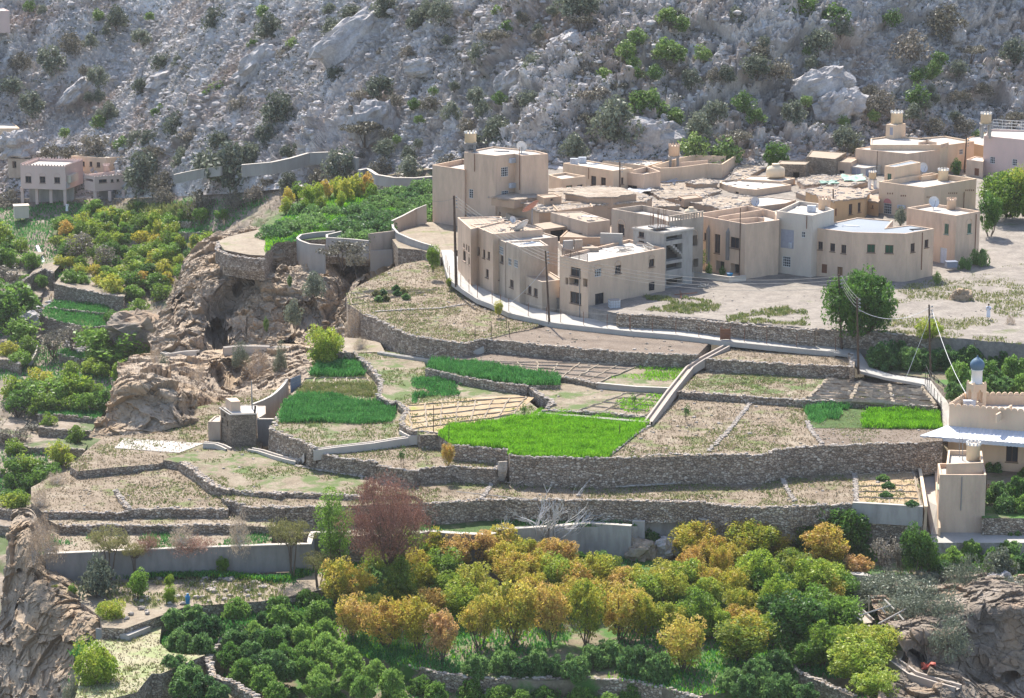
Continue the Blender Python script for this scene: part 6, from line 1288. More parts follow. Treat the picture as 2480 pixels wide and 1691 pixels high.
# collapsed timber frame at lower right
def frame():
    root = empty('pole_frame', atz(*R('O', (1150,900))[0], -12.4), 'broken pale pole frame lying over the channel at lower right', 'pole frame')
    for a, b, z0, z1 in (((970,940),(1220,858),-11.9,-11.4),((1120,1005),(1340,885),-12.2,-11.6),((1170,815),(1245,890),-11.2,-11.6),((1225,985),(1310,1190),-12.2,-14.2),((885,905),(990,980),-11.8,-12.2),((1145,880),(1175,920),-11.5,-11.9),((1280,930),(1320,975),-11.8,-12.1),((1045,785),(1048,900),-10.8,-12.6),((985,880),(1060,960),-11.6,-12.2)):
        m = MB(); m.tube([atz(*R('O', a)[0], z0), atz(*R('O', b)[0], z1)], .07, 5); m.build('timber', 'timber_pale', root)
frame()
# ---------------------------------------------------------------- the walking person
def person(label, base, h, az, cloth='cloth_white'):
    root = empty('person', base, label, 'person'); root['kind'] = 'thing'; ca_, sa_ = math.cos(az), math.sin(az)
    J = {'pel': (0, 0, .53), 'che': (0, 0, .72), 'nek': (0, 0, .84), 'hea': (0, .005, .90), 'top': (0, 0, .985), 'lsh': (-.105, 0, .80), 'rsh': (.105, 0, .80), 'lel': (-.17, .03, .66), 'rel': (.16, .02, .64), 'lha': (-.09, .10, .58), 'rha': (.15, -.05, .50),
         'lhi': (-.05, 0, .50), 'rhi': (.05, 0, .50), 'lkn': (-.06, -.03, .28), 'rkn': (.06, .03, .28), 'lan': (-.06, .04, .04), 'ran': (.06, -.05, .05), 'lto': (-.06, -.04, .01), 'rto': (.065, -.13, .015)}
    rad_ = dict(pel=.075, che=.08, nek=.032, hea=.05, top=.04, lsh=.035, rsh=.035, lel=.026, rel=.026, lha=.022, rha=.022, lhi=.055, rhi=.055, lkn=.036, rkn=.036, lan=.024, ran=.024, lto=.02, rto=.02)
    ed = [('pel','che'),('che','nek'),('nek','hea'),('hea','top'),('che','lsh'),('che','rsh'),('lsh','lel'),('rsh','rel'),('lel','lha'),('rel','rha'),('pel','lhi'),('pel','rhi'),('lhi','lkn'),('rhi','rkn'),('lkn','lan'),('rkn','ran'),('lan','lto'),('ran','rto')]
    ks = list(J); me = bpy.data.meshes.new('body'); me.from_pydata([((J[k][0]*ca_-J[k][1]*sa_)*h, (J[k][0]*sa_+J[k][1]*ca_)*h, J[k][2]*h) for k in ks], [(ks.index(a), ks.index(b)) for a, b in ed], []); o = link(bpy.data.objects.new('body', me), root); me.materials.append(MATS['skin'])
    sm = o.modifiers.new('skin', 'SKIN'); o.modifiers.new('sub', 'SUBSURF').levels = 2
    for k, v in zip(ks, me.skin_vertices[0].data): v.radius = (rad_[k]*h, rad_[k]*h); v.use_root = (k == 'pel')
    m = MB(); n = 16; prof = [(.045, .84, .03), (.12, .81, .05), (.13, .70, .075), (.11, .58, .08), (.125, .45, .09), (.13, .25, .1), (.135, .09, .11)]; vs = []; fs = []
    for rx, z, ry in prof:
        for k in range(n): t = 2*math.pi*k/n; x, y = rx*math.cos(t)*(1+.06*math.sin(5*t)*(z < .5)), ry*math.sin(t); vs.append(((x*ca_-y*sa_)*h, (x*sa_+y*ca_)*h, z*h))
    for i in range(len(prof)-1):
        for k in range(n): fs.append((i*n+k, (i+1)*n+k, (i+1)*n+(k+1) % n, i*n+(k+1) % n))
    npmesh('robe', vs, fs, cloth, root, True)
    for s_, a, b in ((-1, 'lsh', 'lel'), (1, 'rsh', 'rel')):
        m = MB(); e = {'lel': 'lha', 'rel': 'rha'}[b]; g_ = lambda k, f=1: np.array([(J[k][0]*ca_-J[k][1]*sa_)*h, (J[k][0]*sa_+J[k][1]*ca_)*h, J[k][2]*h]); m.tube([g_(a), g_(b), g_(b)*.3+g_(e)*.7], [.045*h, .036*h, .034*h], 8); npmesh('sleeve', m.v, m.f, cloth, root, True)
    m = MB(); m.lathe((0, 0, .905*h), [(.052*h, 0), (.058*h, .03*h), (.05*h, .065*h), (.02*h, .09*h)], 12); npmesh('hair', m.v, m.f, 'hair', root, True)
person('person in a white robe walking on the bare slope', atz(*R('F', (1937,1302))[0], .25), 1.78, 2.7)
person('person in white standing below the pink house', aty(*R('Q', (515,486))[0], 149), 1.7, .4)
# ================================================================ VEGETATION
RG = np.random.default_rng(7)
def leaves(C, n, sig, size, rg, flat=1.0, upb=.0, aspect=.55):
    """leaf faces scattered round clump centres C (k,3) with radii sig (k,)"""
    k = rg.integers(0, len(C), n); d = rg.normal(0, 1, (n, 3)); d /= np.linalg.norm(d, axis=1, keepdims=True); rr = rg.uniform(.45, 1.0, n)**.6
    P = C[k]+d*(sig[k]*rr)[:, None]*np.array([1, 1, flat]); a = rg.normal(0, 1, (n, 3)); a[:, 2] += upb; a /= np.linalg.norm(a, axis=1, keepdims=True)
    b = np.cross(a, rg.normal(0, 1, (n, 3))); b /= np.linalg.norm(b, axis=1, keepdims=True)+1e-9; s = size*rg.uniform(.6, 1.35, n)[:, None]; a = a*s; b = b*s*aspect
    V = np.stack([P-a-b*.4, P+b, P+a+b*.2, P-b], 1).reshape(-1, 3); return V
def crown_pts(kind, rg, n, R_, H, z0):
    C = []
    while len(C) < n:
        p = rg.uniform(-1, 1, 3); r = np.linalg.norm(p)
        if r > 1 or r < .35: continue
        if kind == 'dome' and p[2] < -.15: continue
        if kind == 'flat' and (p[2] < -.1 or p[2] > .75): continue
        C.append(p)
    C = np.array(C); w_ = .75+.25*C[:, 2:3]*(-1 if kind == 'vase' else 1)
    if kind == 'vase': C[:, :2] *= (.72+.28*(C[:, 2:3]+1)/2+.1)
    if kind == 'dome': C[:, 2] = C[:, 2]*1.0
    zc = z0+H/2 if kind not in ('dome', 'flat') else z0
    return C*np.array([R_, R_, H/2 if kind not in ('dome', 'flat') else H])+np.array([0, 0, zc])
PROTO = {}
def proto(key, name, kind, mat, R_, H, z0, ncl, nlv, size, sig, seed, stems=4, stemr=.07, barkm='bark', twigs=0, part='crown', flat=1.0, upb=0, solo=False, asp=.55):
    """a plant of real metres: height z0+H; a few stems reaching the clumps and leaf faces round the clumps"""
    rg = np.random.default_rng(seed); C = crown_pts(kind, rg, ncl, R_, H, z0); sg = sig*rg.uniform(.5, 1.7, ncl); V = leaves(C, nlv, sg, size, rg, flat, upb, asp)
    lf = np.arange(len(V)).reshape(-1, 4); m = MB()
    for k in range(stems):
        a = rg.uniform(0, 6.28); t = C[rg.integers(0, ncl)]; b0 = np.array([math.cos(a), math.sin(a), 0])*stemr*1.5*(stems > 1); mid = b0*2+t*.35+np.array([0, 0, .12*H]); mid[2] = max(.2, z0*.7)
        m.tube([b0-np.array([0, 0, .25]), mid, t], [stemr, stemr*.7, stemr*.3], 5)
        for q in range(twigs):
            t2 = C[rg.integers(0, ncl)]; m.tube([mid+(t-mid)*.3, (mid+t2)/2+rg.normal(0, .1, 3), t2], [stemr*.4, stemr*.3, stemr*.12], 3, False)
    TH.append(None)
    if solo:
        vs = np.concatenate([V, np.array(m.v)]) if m.v else V; fl = [tuple(r) for r in lf]+[tuple(i+len(V) for i in f) for f in m.f]
        me = npmesh(name, vs, fl, [mat, barkm], None, False, None, [0]*len(lf)+[1]*len(m.f)); COL.objects.unlink(me); PROTO.setdefault(key, []).append(('solo', name, me, None, z0+H)); return
    cr = npmesh(part, V, lf, mat); tr = npmesh('trunk', m.v, m.f, barkm); COL.objects.unlink(cr); COL.objects.unlink(tr); PROTO.setdefault(key, []).append(('tree', name, cr, tr, z0+H))
TH = []; AUTO = []
def plant(key, base, h, label=None, cat='tree', group=None, phrase=None, pxy=None, sxy=1.0, which=None, rz=None, tilt=0):
    L = PROTO[key]; p = L[int(RG.integers(0, len(L))) if which is None else which]; s = h/p[4]; rz = RG.uniform(0, 6.28) if rz is None else rz
    sc = (s*sxy, s*sxy, s)
    if p[0] == 'solo':
        o = p[2].copy(); link(o); o.location = tuple(map(float, base)); o.scale = sc; o.rotation_euler = (0, tilt, rz); r = o
    else:
        r = empty(p[1], base); r.scale = sc; r.rotation_euler = (0, tilt, rz)
        for q in (p[2], p[3]): c = q.copy(); link(c); c.parent = r
    r.name = p[1]; setp(r, label, cat, group, 'thing')
    if label is None: AUTO.append((r, phrase, pxy if pxy else proj(base)))
    return r
for s in range(4):
    proto('au', 'pomegranate_tree', 'vase', 'leaf_autumn', 1.55, 2.9, .7, 50, 5600, .115, .48, 10+s, 6, .07, twigs=3, asp=.4)
    proto('li', 'pomegranate_tree', 'ball', 'leaf_lime', 1.5, 2.9, .6, 48, 5600, .115, .48, 30+s, 5, .07, twigs=2, asp=.45)
    proto('gr', 'fruit_tree', 'ball', 'leaf_green', 1.5, 3.0, .6, 48, 4400, .13, .46, 40+s, 5, .08, twigs=2)
for s in range(3):
    proto('or', 'pomegranate_tree', 'vase', 'leaf_orange', 1.5, 2.8, .8, 48, 5200, .115, .46, 20+s, 6, .07, twigs=4, asp=.4)
    proto('ci', 'round_bush', 'dome', 'leaf_citrus', 1.45, 1.25, .35, 64, 4200, .13, .32, 50+s, 5, .06, flat=.8, solo=True)
    proto('dp', 'round_bush', 'dome', 'leaf_deep', 1.4, 1.45, .35, 60, 3800, .15, .34, 60+s, 5, .06, flat=.85, solo=True)
    proto('ol', 'grey_shrub', 'ball', 'leaf_olive', 1.2, 2.1, .2, 26, 1500, .15, .5, 70+s, 4, .06, twigs=2, solo=True)
    proto('br', 'dry_shrub', 'dome', 'leaf_greybrown', 1.5, 1.7, .2, 26, 1300, .14, .5, 80+s, 6, .05, twigs=3, solo=True)
    proto('mg', 'green_shrub', 'ball', 'leaf_mtn_green', 1.0, 1.7, .1, 20, 1200, .14, .42, 90+s, 4, .05, solo=True)
    proto('va', 'orchard_tree', 'ball', 'leaf_lime', 1.4, 2.6, .5, 26, 1700, .16, .52, 100+s, 5, .08, twigs=1)
    proto('vb', 'orchard_tree', 'ball', 'leaf_green', 1.4, 2.6, .5, 26, 1700, .17, .52, 110+s, 5, .08, twigs=1)
    proto('vc', 'orchard_tree', 'vase', 'leaf_autumn', 1.4, 2.5, .6, 24, 1500, .15, .5, 120+s, 5, .08, twigs=2)
    proto('vd', 'bare_orchard_tree', 'vase', 'leaf_greybrown', 1.4, 2.4, .8, 20, 700, .12, .5, 130+s, 7, .06, twigs=5)
for s in range(2): proto('ac', 'acacia_tree', 'flat', 'leaf_acacia', 2.6, 1.0, 2.6, 46, 4200, .085, .62, 140+s, 4, .10, twigs=4, flat=.4, asp=.35)
for s in range(2): proto('am', 'acacia_tree', 'flat', 'leaf_greybrown', 2.0, .9, 1.6, 28, 1500, .13, .55, 150+s, 4, .08, twigs=3, flat=.45, solo=True)
proto('ta', 'tamarisk_tree', 'ball', 'leaf_tamarisk', 3.5, 7.0, .8, 150, 27000, .11, .85, 160, 10, .12, twigs=8, upb=2.2, asp=.22)
proto('tg', 'tall_tree', 'ball', 'leaf_green', 1.8, 6.2, .8, 60, 6500, .11, .7, 161, 4, .16, twigs=4)
proto('bg', 'broad_tree', 'ball', 'leaf_green', 3.4, 4.6, .3, 130, 16000, .15, .75, 162, 5, .16, twigs=2)
proto('bb', 'broad_tree', 'ball', 'leaf_lime', 3.4, 5.2, .4, 100, 11000, .18, .9, 163, 5, .16, twigs=2)
proto('dt', 'dry_bush', 'dome', 'leaf_dry', 1.8, 1.8, .1, 40, 3000, .09, .6, 164, 10, .03, 'bark_pale', twigs=8, upb=1.2, solo=True, asp=.25)
proto('dr', 'dry_bush', 'dome', 'leaf_tamarisk', 1.8, 1.2, .1, 40, 3000, .08, .5, 165, 10, .03, 'bark', twigs=6, upb=1.5, solo=True, asp=.25)
proto('sb', 'shaggy_bush', 'dome', 'leaf_olive', 1.3, 1.2, .1, 36, 3600, .09, .45, 166, 5, .04, solo=True, asp=.3, upb=.8)
proto('vs', 'vine_bush', 'dome', 'leaf_deep', 1.6, .9, .1, 30, 2600, .14, .45, 167, 3, .04, solo=True)
proto('sp', 'sapling', 'vase', 'leaf_mtn_green', .5, 1.8, .5, 10, 260, .10, .3, 168, 3, .04, twigs=4)
def ozz(py): return float(np.interp(py, [1230, 1300, 1395, 1520, 1640], [-12.0, -12.3, -12.9, -14.2, -15]))
# ---- lower orchard: x, y = middle of the crown, w, h its size, all in region pixels
TN = {'au': ('yellow-green pomegranate tree', 'tree'), 'or': ('orange-leaved pomegranate tree', 'tree'), 'li': ('lime-green pomegranate tree', 'tree'), 'gr': ('green leafy tree', 'tree'),
      'ci': ('round bright green bush', 'bush'), 'dp': ('deep green rounded bush', 'bush'), 'ol': ('grey-green shrub', 'shrub'), 'br': ('brownish dry shrub', 'shrub'), 'mg': ('fresh green shrub', 'shrub'), 'am': ('flat-topped grey acacia', 'tree'),
      'va': ('yellow-green orchard tree', 'tree'), 'vb': ('green orchard tree', 'tree'), 'vc': ('orange-tinged orchard tree', 'tree'), 'vd': ('half bare greyish orchard tree', 'tree'), 'sb': ('shaggy grey-green bush', 'bush'), 'vs': ('low dark green vine bush', 'bush'), 'dt': ('pale dry bush', 'bush'), 'dr': ('reddish dry bush', 'bush')}
GN = {'au': 'autumn pomegranate trees in the lower orchard', 'or': 'autumn pomegranate trees in the lower orchard', 'li': 'autumn pomegranate trees in the lower orchard', 'gr': 'green trees in the lower orchard', 'ci': 'round green bushes in the lower orchard', 'dp': 'round green bushes in the lower orchard'}
def orch(reg, L, zf=ozz, grp=None):
    s = REG[reg][2]
    for x, y, w_, h_, t in L:
        (c,) = R(reg, (x, y+h_/2)); z = zf(c[1]); b = atz(c[0], c[1], z); de = (b[1]-CY)*cp-(b[2]-CZ)*sp; mh = h_/s*de/FPX/.97; mw = w_/s*de/FPX
        p = PROTO[t][0]; nat = {'au': 1.1, 'or': 1.08, 'li': 1.08, 'gr': 1.05, 'ci': 2.1, 'dp': 1.8}.get(t, 1.2)
        if t in ('ci', 'dp'): mh *= .86
        else: mh *= 1.12; mw *= 1.38
        plant(t, b, mh, cat=TN[t][1], group=grp or GN.get(t), phrase=TN[t][0], pxy=R(reg, (x, y))[0], sxy=min(1.9, max(.6, mw/(mh*nat))))
orch('M', [(720,560,280,340,'or'),(1290,290,270,270,'li'),(1500,280,240,230,'au'),(1690,320,230,250,'or'),(1240,570,240,340,'au'),(1560,450,280,270,'li'),(1830,560,270,270,'or'),(2020,250,340,260,'or'),(2150,460,270,260,'au'),(850,830,260,290,'or'),
 (1110,880,310,330,'au'),(1370,880,280,360,'au'),(1570,980,240,330,'or'),(1870,880,260,360,'or'),(2140,800,350,450,'or'),(1720,690,270,240,'li'),(1480,720,220,220,'au'),(1950,650,220,230,'au'),(1000,760,220,220,'or'),(1430,540,200,220,'au'),(1640,570,220,210,'li'),(2280,620,240,260,'au')])
orch('N', [(330,440,270,270,'au'),(520,500,250,300,'li'),(770,480,290,270,'au'),(450,820,300,400,'or'),(730,800,280,440,'au'),(990,800,310,380,'or'),(900,440,200,200,'au'),(1140,560,250,230,'li'),(1370,530,290,250,'or'),(1600,230,310,280,'au'),(2050,240,330,300,'au'),(1820,420,130,260,'au'),
 (2110,510,280,340,'li'),(1380,860,270,250,'au'),(1610,800,270,320,'li'),(1500,1060,350,370,'or'),(1770,870,210,260,'li'),(1950,740,230,250,'au'),(1970,1030,410,320,'au'),(2260,700,220,320,'li'),(1190,850,160,300,'au'),(180,520,240,240,'or'),(620,660,240,240,'or'),(280,640,220,220,'or'),(1700,640,220,230,'li'),(120,300,200,220,'or')])
orch('O', [(130,360,270,280,'au'),(470,290,270,220,'li'),(845,290,320,350,'gr'),(700,430,310,290,'au'),(160,640,270,320,'li'),(440,570,270,220,'au'),(620,700,330,320,'li'),(960,560,210,140,'or'),(1170,500,210,300,'vd'),(1290,520,130,220,'vd'),(1400,460,200,340,'gr'),(1510,500,160,260,'gr'),(330,850,250,270,'li'),(480,1040,370,400,'gr'),
 (820,970,270,290,'gr'),(700,1190,270,290,'li'),(1090,1170,310,270,'li'),(960,1310,390,290,'li'),(80,1130,280,300,'au'),(1090,1490,310,210,'li'),(60,900,180,240,'au'),(600,880,240,260,'gr'),(250,1060,160,200,'li'),(330,420,200,200,'au'),(560,380,220,220,'li'),(560,1250,220,200,'gr')])
def fill():
    ex = [q[2] for q in AUTO]; rg = random.Random(5); poly = [(830,1400),(960,1330),(1160,1330),(1300,1350),(1600,1370),(1750,1320),(1950,1330),(2060,1420),(2050,1560),(1850,1560),(1600,1500),(1400,1520),(1150,1500),(850,1490)]; n = 0
    for k in range(900):
        x, y = rg.uniform(830, 2060), rg.uniform(1320, 1560)
        if n < 34 and inside(poly, np.array([x]), np.array([y]))[0] and min(math.hypot(x-a, (y-b)*1.3) for a, b in ex) > 34:
            t = rg.choice(['au', 'au', 'li', 'or', 'au']) if x < 1750 else rg.choice(['li', 'gr', 'au']); orch('P', [(x, y, rg.uniform(62, 82), rg.uniform(64, 84), t)]); ex.append((x, y)); n += 1
fill()
orch('M', [(1040,490,270,190,'dp'),(1030,640,270,230,'dp'),(480,650,220,140,'ci'),(250,720,260,170,'ci'),(400,860,240,200,'ci'),(580,760,260,180,'ci'),(640,900,240,190,'ci'),(440,960,230,190,'ci'),(640,1050,340,240,'ci'),(280,950,240,190,'dp'),(300,1110,270,200,'ci'),(810,1150,270,230,'ci'),
 (450,1200,240,180,'ci'),(600,1250,230,170,'ci'),(320,1220,230,170,'dp'),(140,1330,240,180,'ci'),(550,1340,240,170,'ci'),(820,1300,220,160,'ci'),(1020,1230,210,180,'ci'),(940,1360,230,180,'ci'),(1170,1300,230,180,'ci'),(100,1000,240,200,'dp'),(120,1180,250,200,'dp'),(470,1080,230,180,'ci'),(150,830,230,180,'dp')], ozz)
orch('N', [(70,1150,240,210,'dp'),(330,1150,240,220,'dp'),(490,1190,210,190,'dp'),(640,1200,260,200,'dp'),(900,1070,310,230,'dp'),(1120,1130,310,270,'dp'),(1290,1190,290,250,'dp'),(1170,690,220,130,'dp'),(1500,680,210,140,'ci'),(850,330,180,130,'dp'),(540,330,200,150,'dp'),(1900,1290,250,210,'dp'),(2100,1250,270,230,'dp'),(2260,1370,250,230,'dp'),
 (1230,780,180,150,'dp'),(1000,430,170,120,'dp'),(-150,1180,240,200,'dp'),(200,1210,200,170,'dp'),(780,1120,220,190,'dp'),(1900,330,200,150,'dp'),(680,350,200,130,'ci'),(1600,560,180,120,'ci'),(1240,190,200,190,'dp')])
lowz = lambda py: float(np.interp(py, [1600, 1760], [-16.4, -17.2]))
orch('M', [(1380,1350,230,170,'ci'),(1530,1400,230,170,'ci'),(1790,1390,240,170,'ci'),(1980,1430,200,150,'ci'),(1170,1430,230,150,'ci'),(680,1430,210,140,'ci'),(320,1430,210,140,'dp'),(2200,1460,220,150,'ci')], lowz)
orch('N', [(400,1430,250,150,'ci'),(700,1430,250,150,'ci'),(1100,1410,240,160,'ci'),(60,1420,220,150,'ci'),(900,1480,220,130,'ci'),(1980,1440,240,180,'dp'),(1750,1420,200,140,'dp')], lowz)
orch('O', [(1000,430,170,160,'dp'),(1700,480,210,180,'ci'),(1850,420,210,160,'ci'),(2000,470,190,140,'ci'),(2150,420,200,160,'dp'),(1960,560,220,120,'ci'),(180,1350,270,210,'dp'),(330,1290,250,200,'dp'),(90,1480,250,200,'dp'),(400,1480,250,210,'dp'),(250,1480,220,180,'dp'),(560,1540,220,160,'dp'),(2230,520,190,140,'dp'),(2190,340,190,140,'ci'),(1620,560,200,130,'dp'),(2120,520,200,140,'ci')])
Lz = lambda py: float(np.interp(py, [1480, 1540, 1691], [-13.0, -13.7, -15.0]))
orch('L', [(1400,650,210,180,'dp'),(1560,610,210,170,'dp'),(1700,700,220,180,'dp'),(1900,560,230,160,'ci'),(1450,820,240,180,'dp'),(1620,850,240,180,'dp'),(1400,1020,240,170,'dp'),(1520,1090,250,180,'dp'),(1650,1180,250,180,'dp'),(1450,1200,220,160,'dp'),(1760,1240,220,150,'dp'),(1900,800,240,170,'dp'),(1860,930,240,180,'ci'),(2010,920,250,190,'dp'),
 (1960,1060,250,180,'ci'),(2110,1110,250,180,'ci'),(2200,990,250,200,'dp'),(2190,820,240,190,'ci'),(2260,620,230,160,'ci'),(2210,1240,240,170,'ci'),(2050,750,200,160,'ci'),(1550,740,220,160,'dp'),(2080,1010,200,160,'dp')], Lz)
# garden by the mosque
gz = lambda py: -2.9
orch('I', [(1370,270,250,190,'dp'),(1560,290,220,160,'dp'),(1790,290,220,160,'dp'),(1960,270,200,150,'dp'),(1900,400,210,190,'ci'),(2080,380,240,170,'ci'),(2260,350,210,150,'ci'),(2150,480,230,150,'dp'),(2290,470,210,150,'ci'),(2010,480,200,150,'ci'),(1870,500,170,120,'dp'),(2170,290,180,130,'dp'),(2420,420,200,150,'ci'),(1460,250,200,170,'dp'),(1680,300,180,150,'dp')], gz, 'bushes in the garden above the mosque')
orch('V', [(700,1010,190,170,'dp'),(850,990,210,170,'ci'),(720,1180,210,190,'dp'),(870,1150,220,210,'ci'),(930,1270,200,150,'ci'),(790,1270,200,150,'dp'),(960,1050,190,170,'ci')], lambda py: -9.4, 'bushes in the garden below the mosque')
# ---- special plants of the foreground
def one(key, reg, x, y, w_, h_, z, label, cat='tree', **k):
    (c,) = R(reg, (x, y+h_/2)); b = atz(c[0], c[1], z); de = (b[1]-CY)*cp-(b[2]-CZ)*sp; s = REG[reg][2]; mh = h_/s*de/FPX/.97; p = PROTO[key][0]
    mw = w_/s*de/FPX; W0 = {'ta': 6.6, 'tg': 4.6, 'bg': 7.8, 'bb': 8.0, 'ac': 6.0, 'am': 4.8, 'dt': 4.2, 'dr': 4.0, 'sb': 3.2, 'vs': 3.8, 'ol': 3.0, 'sp': 1.4, 'li': 3.8, 'gr': 3.8, 'au': 3.8}.get(key, 3.4)
    return plant(key, b, mh, label, cat, None, sxy=mw/(W0*mh/p[4]), which=k.get('which', 0))
one('ta', 'K', 1000, 1000, 620, 680, -9.9, 'large reddish-brown feathery tamarisk in front of the terraces')
one('tg', 'K', 570, 1080, 330, 620, -11.9, 'tall dark green tree just left of the red tamarisk')
one('ac', 'K', 220, 1225, 440, 480, -12.6, 'broad olive acacia spreading over the grey concrete wall end')
one('ac', 'K', 430, 1400, 320, 300, -12.8, 'drooping grey-olive acacia below the broad acacia', which=1)
one('ac', 'J', 880, 1140, 400, 450, -12.6, 'flat-topped acacia with bent dark trunk before the concrete wall', which=1)
one('ac', 'J', 1090, 1190, 210, 310, -12.6, 'small acacia right of the bent dark trunk acacia')
one('ol', 'L', 790, 350, 330, 300, -12.9, 'big olive shrub growing in front of the grey concrete wall', 'shrub')
one('gr', 'L', 1120, 390, 200, 240, -12.8, 'dark green leafy bush beside the big olive shrub', 'bush')
one('li', 'L', 1370, 480, 120, 170, -13.0, 'small bright green upright bush on the rocky bank', 'bush')
one('li', 'L', 890, 610, 270, 210, -13.4, 'low yellow-green spreading bush above the small concrete basin', 'bush')
one('li', 'L', 780, 1080, 400, 480, -15.5, 'large yellow-green bush on the lower cliff edge', 'bush')
one('sb', 'L', 620, 1200, 260, 240, -16.5, 'grey shaggy bush left of the large cliff edge bush', 'bush')
one('gr', 'L', 165, 600, 90, 170, -16.5, 'dark green shrub clinging in the lower left cliff hollow', 'shrub')
one('li', 'L', 440, 430, 90, 90, -12.8, 'small yellow-green tuft on the lower cliff top, left one', 'bush'); one('gr', 'L', 580, 440, 90, 110, -12.8, 'small green tuft on the lower cliff top, right one', 'bush')
one('gr', 'L', 1790, 240, 120, 140, -12.4, 'single fresh green shrub before the concrete wall centre', 'shrub')
one('li', 'L', 1360, 360, 90, 110, -12.6, 'little lime shrub right of the dark green leafy bush', 'shrub')
for k, (x, y, w_, h_, l) in enumerate([(330,900,220,200,'pale dry bush at the far left terrace corner, upper one'),(380,1020,300,230,'large brown-grey dry bush at the far left terrace corner'),(270,1060,200,260,'dry bush hanging over the left cliff edge'),(450,520,220,90,'low pale dry bush on the left rim of the stubble'),(330,680,180,140,'dry bush on the left rim below the low pale one'),
  (1930,930,200,260,'spiky grey dry bush at the end of the low stone wall'),(1480,980,260,150,'grey dry bush before the long low stone wall')]): one('dt', 'J', x, y, w_, h_, -9.3 if y > 850 else -8.5, l, 'bush')
one('dr', 'J', 1190, 1045, 220, 110, -9.8, 'rusty red dry bush above the concrete wall, left one', 'bush'); one('dr', 'J', 1540, 1055, 400, 90, -9.8, 'long rusty dry bush above the concrete wall, right one', 'bush')
one('bg', 'F', 540, 1140, 800, 620, -.05, 'big round bright green tree behind the two power poles')
one('bb', 'C', 2150, 1000, 700, 430, 1.8, 'large bright yellow-green tree at the right edge behind the box house'); one('bb', 'C', 2330, 960, 560, 480, 2.0, 'bright green tree cut by the right edge of the photo')
one('gr', 'C', 1950, 1220, 290, 420, 1.0, 'grey-green tree right beside the box house')
one('li', 'D', 130, 650, 170, 270, -.8, 'green bush at the start of the lane by the curved wall', 'bush'); one('li', 'D', 840, 1200, 110, 160, -1.7, 'small yellow-green bush on the lane edge before the annex', 'bush'); one('au', 'D', 300, 920, 80, 110, -1.6, 'tiny orange bush on the lane edge', 'bush')
one('li', 'G', 1420, 1000, 330, 330, -5.6, 'light green tree growing between the cave cliff and the terraces'); one('gr', 'G', 1380, 1100, 220, 200, -6.2, 'lower green part tree beside the tall green crop plot', 'tree')
one('am', 'G', 1560, 260, 420, 200, -2.6, 'brown-green shrub mass hanging over the cave cliff under the block wall', 'shrub'); one('am', 'G', 1680, 340, 220, 180, -3.2, 'dark dry shrub hanging beside the cliff shrub mass', 'shrub')
one('ol', 'G', 1330, 520, 180, 180, -5.2, 'olive shrub rooted in the cave cliff face', 'shrub'); one('ol', 'G', 1170, 740, 150, 180, -8.4, 'dark olive shrub inside the shallow cave', 'shrub'); one('mg', 'G', 1135, 470, 60, 70, -4.2, 'tiny green shrub on the cave cliff face', 'shrub'); one('mg', 'G', 945, 820, 60, 90, -9.4, 'little shrub low on the cave cliff face', 'shrub')
one('dt', 'G', 1640, 790, 200, 220, -4.8, 'grey dry bush at the left end of the hay green field wall', 'bush'); one('dt', 'G', 1700, 960, 150, 90, -4.2, 'pale dry bush on the small walled field', 'bush')
one('sb', 'G', 740, 1050, 160, 130, -11.0, 'olive bush hanging under the right cave channel', 'bush'); one('dt', 'G', 880, 1100, 200, 200, -11.5, 'straw coloured bush under the right cave channel', 'bush'); one('sb', 'G', 1060, 1080, 120, 180, -11.5, 'yellow-olive bush at the gully below the cave', 'bush')
for k, (x, y, w_, h_, l) in enumerate([(120,1130,110,110,'round olive bush on the slope left of the hut'),(230,1190,130,70,'low pale bush below the round olive bush'),(350,1220,110,90,'straw bush on the slope rim left of the hut'),(60,1060,120,90,'pale bush by the left cave channel'),(420,1180,100,120,'dry bush under the left cave channel end')]): one('sb' if k == 0 else 'dt', 'G', x, y, w_, h_, -10.4+.25*k, l, 'bush')
one('sp', 'K', 1110, 480, 70, 190, -5.85, 'bare brown sapling on the dry terrace', 'tree'); one('au', 'K', 1480, 470, 120, 190, -5.85, 'yellow bush beside the whitish stone heap', 'bush'); one('sp', 'H', 890, 770, 60, 140, -4.3, 'thin green sapling at the right of the tan beds'); one('sp', 'H', 1775, 690, 60, 120, -3.85, 'green sapling in the small green grid plot'); one('sp', 'H', 2205, 790, 70, 170, -4.35, 'thin sapling on the dry stubble right of the long channel')
one('li', 'I', 1690, 110, 220, 140, -.1, 'low yellow-green bush on the bank behind the lone power pole', 'bush'); one('mg', 'F', 1385, 870, 130, 110, .2, 'small dark shrub at the roadside below the box house', 'bush'); one('dt', 'F', 2170, 1330, 130, 130, -.2, 'bleached dry shrub on the bare slope', 'bush')
one('vs', 'F', 1680, 700, 150, 80, .7, 'low green bush at the foot of the box house', 'bush'); one('vs', 'F', 1850, 630, 200, 110, .9, 'green bush on the bank right of the box house', 'bush')
one('ol', 'C', 990, 1240, 130, 170, 1.0, 'dark shrub between the grey-roofed house and the box house', 'shrub'); one('mg', 'C', 1590, 700, 170, 140, 2.2, 'bright green shrub at the foot of the dark pole', 'shrub')
one('sp', 'E', 985, 680, 120, 260, .1, 'pale reed clump before the beige house'); one('mg', 'E', 1060, 790, 100, 130, .3, 'yellow-green potted shrub on the planted corner, left', 'shrub'); one('mg', 'E', 1200, 800, 100, 90, .3, 'reddish-green shrub on the planted corner, right', 'shrub')
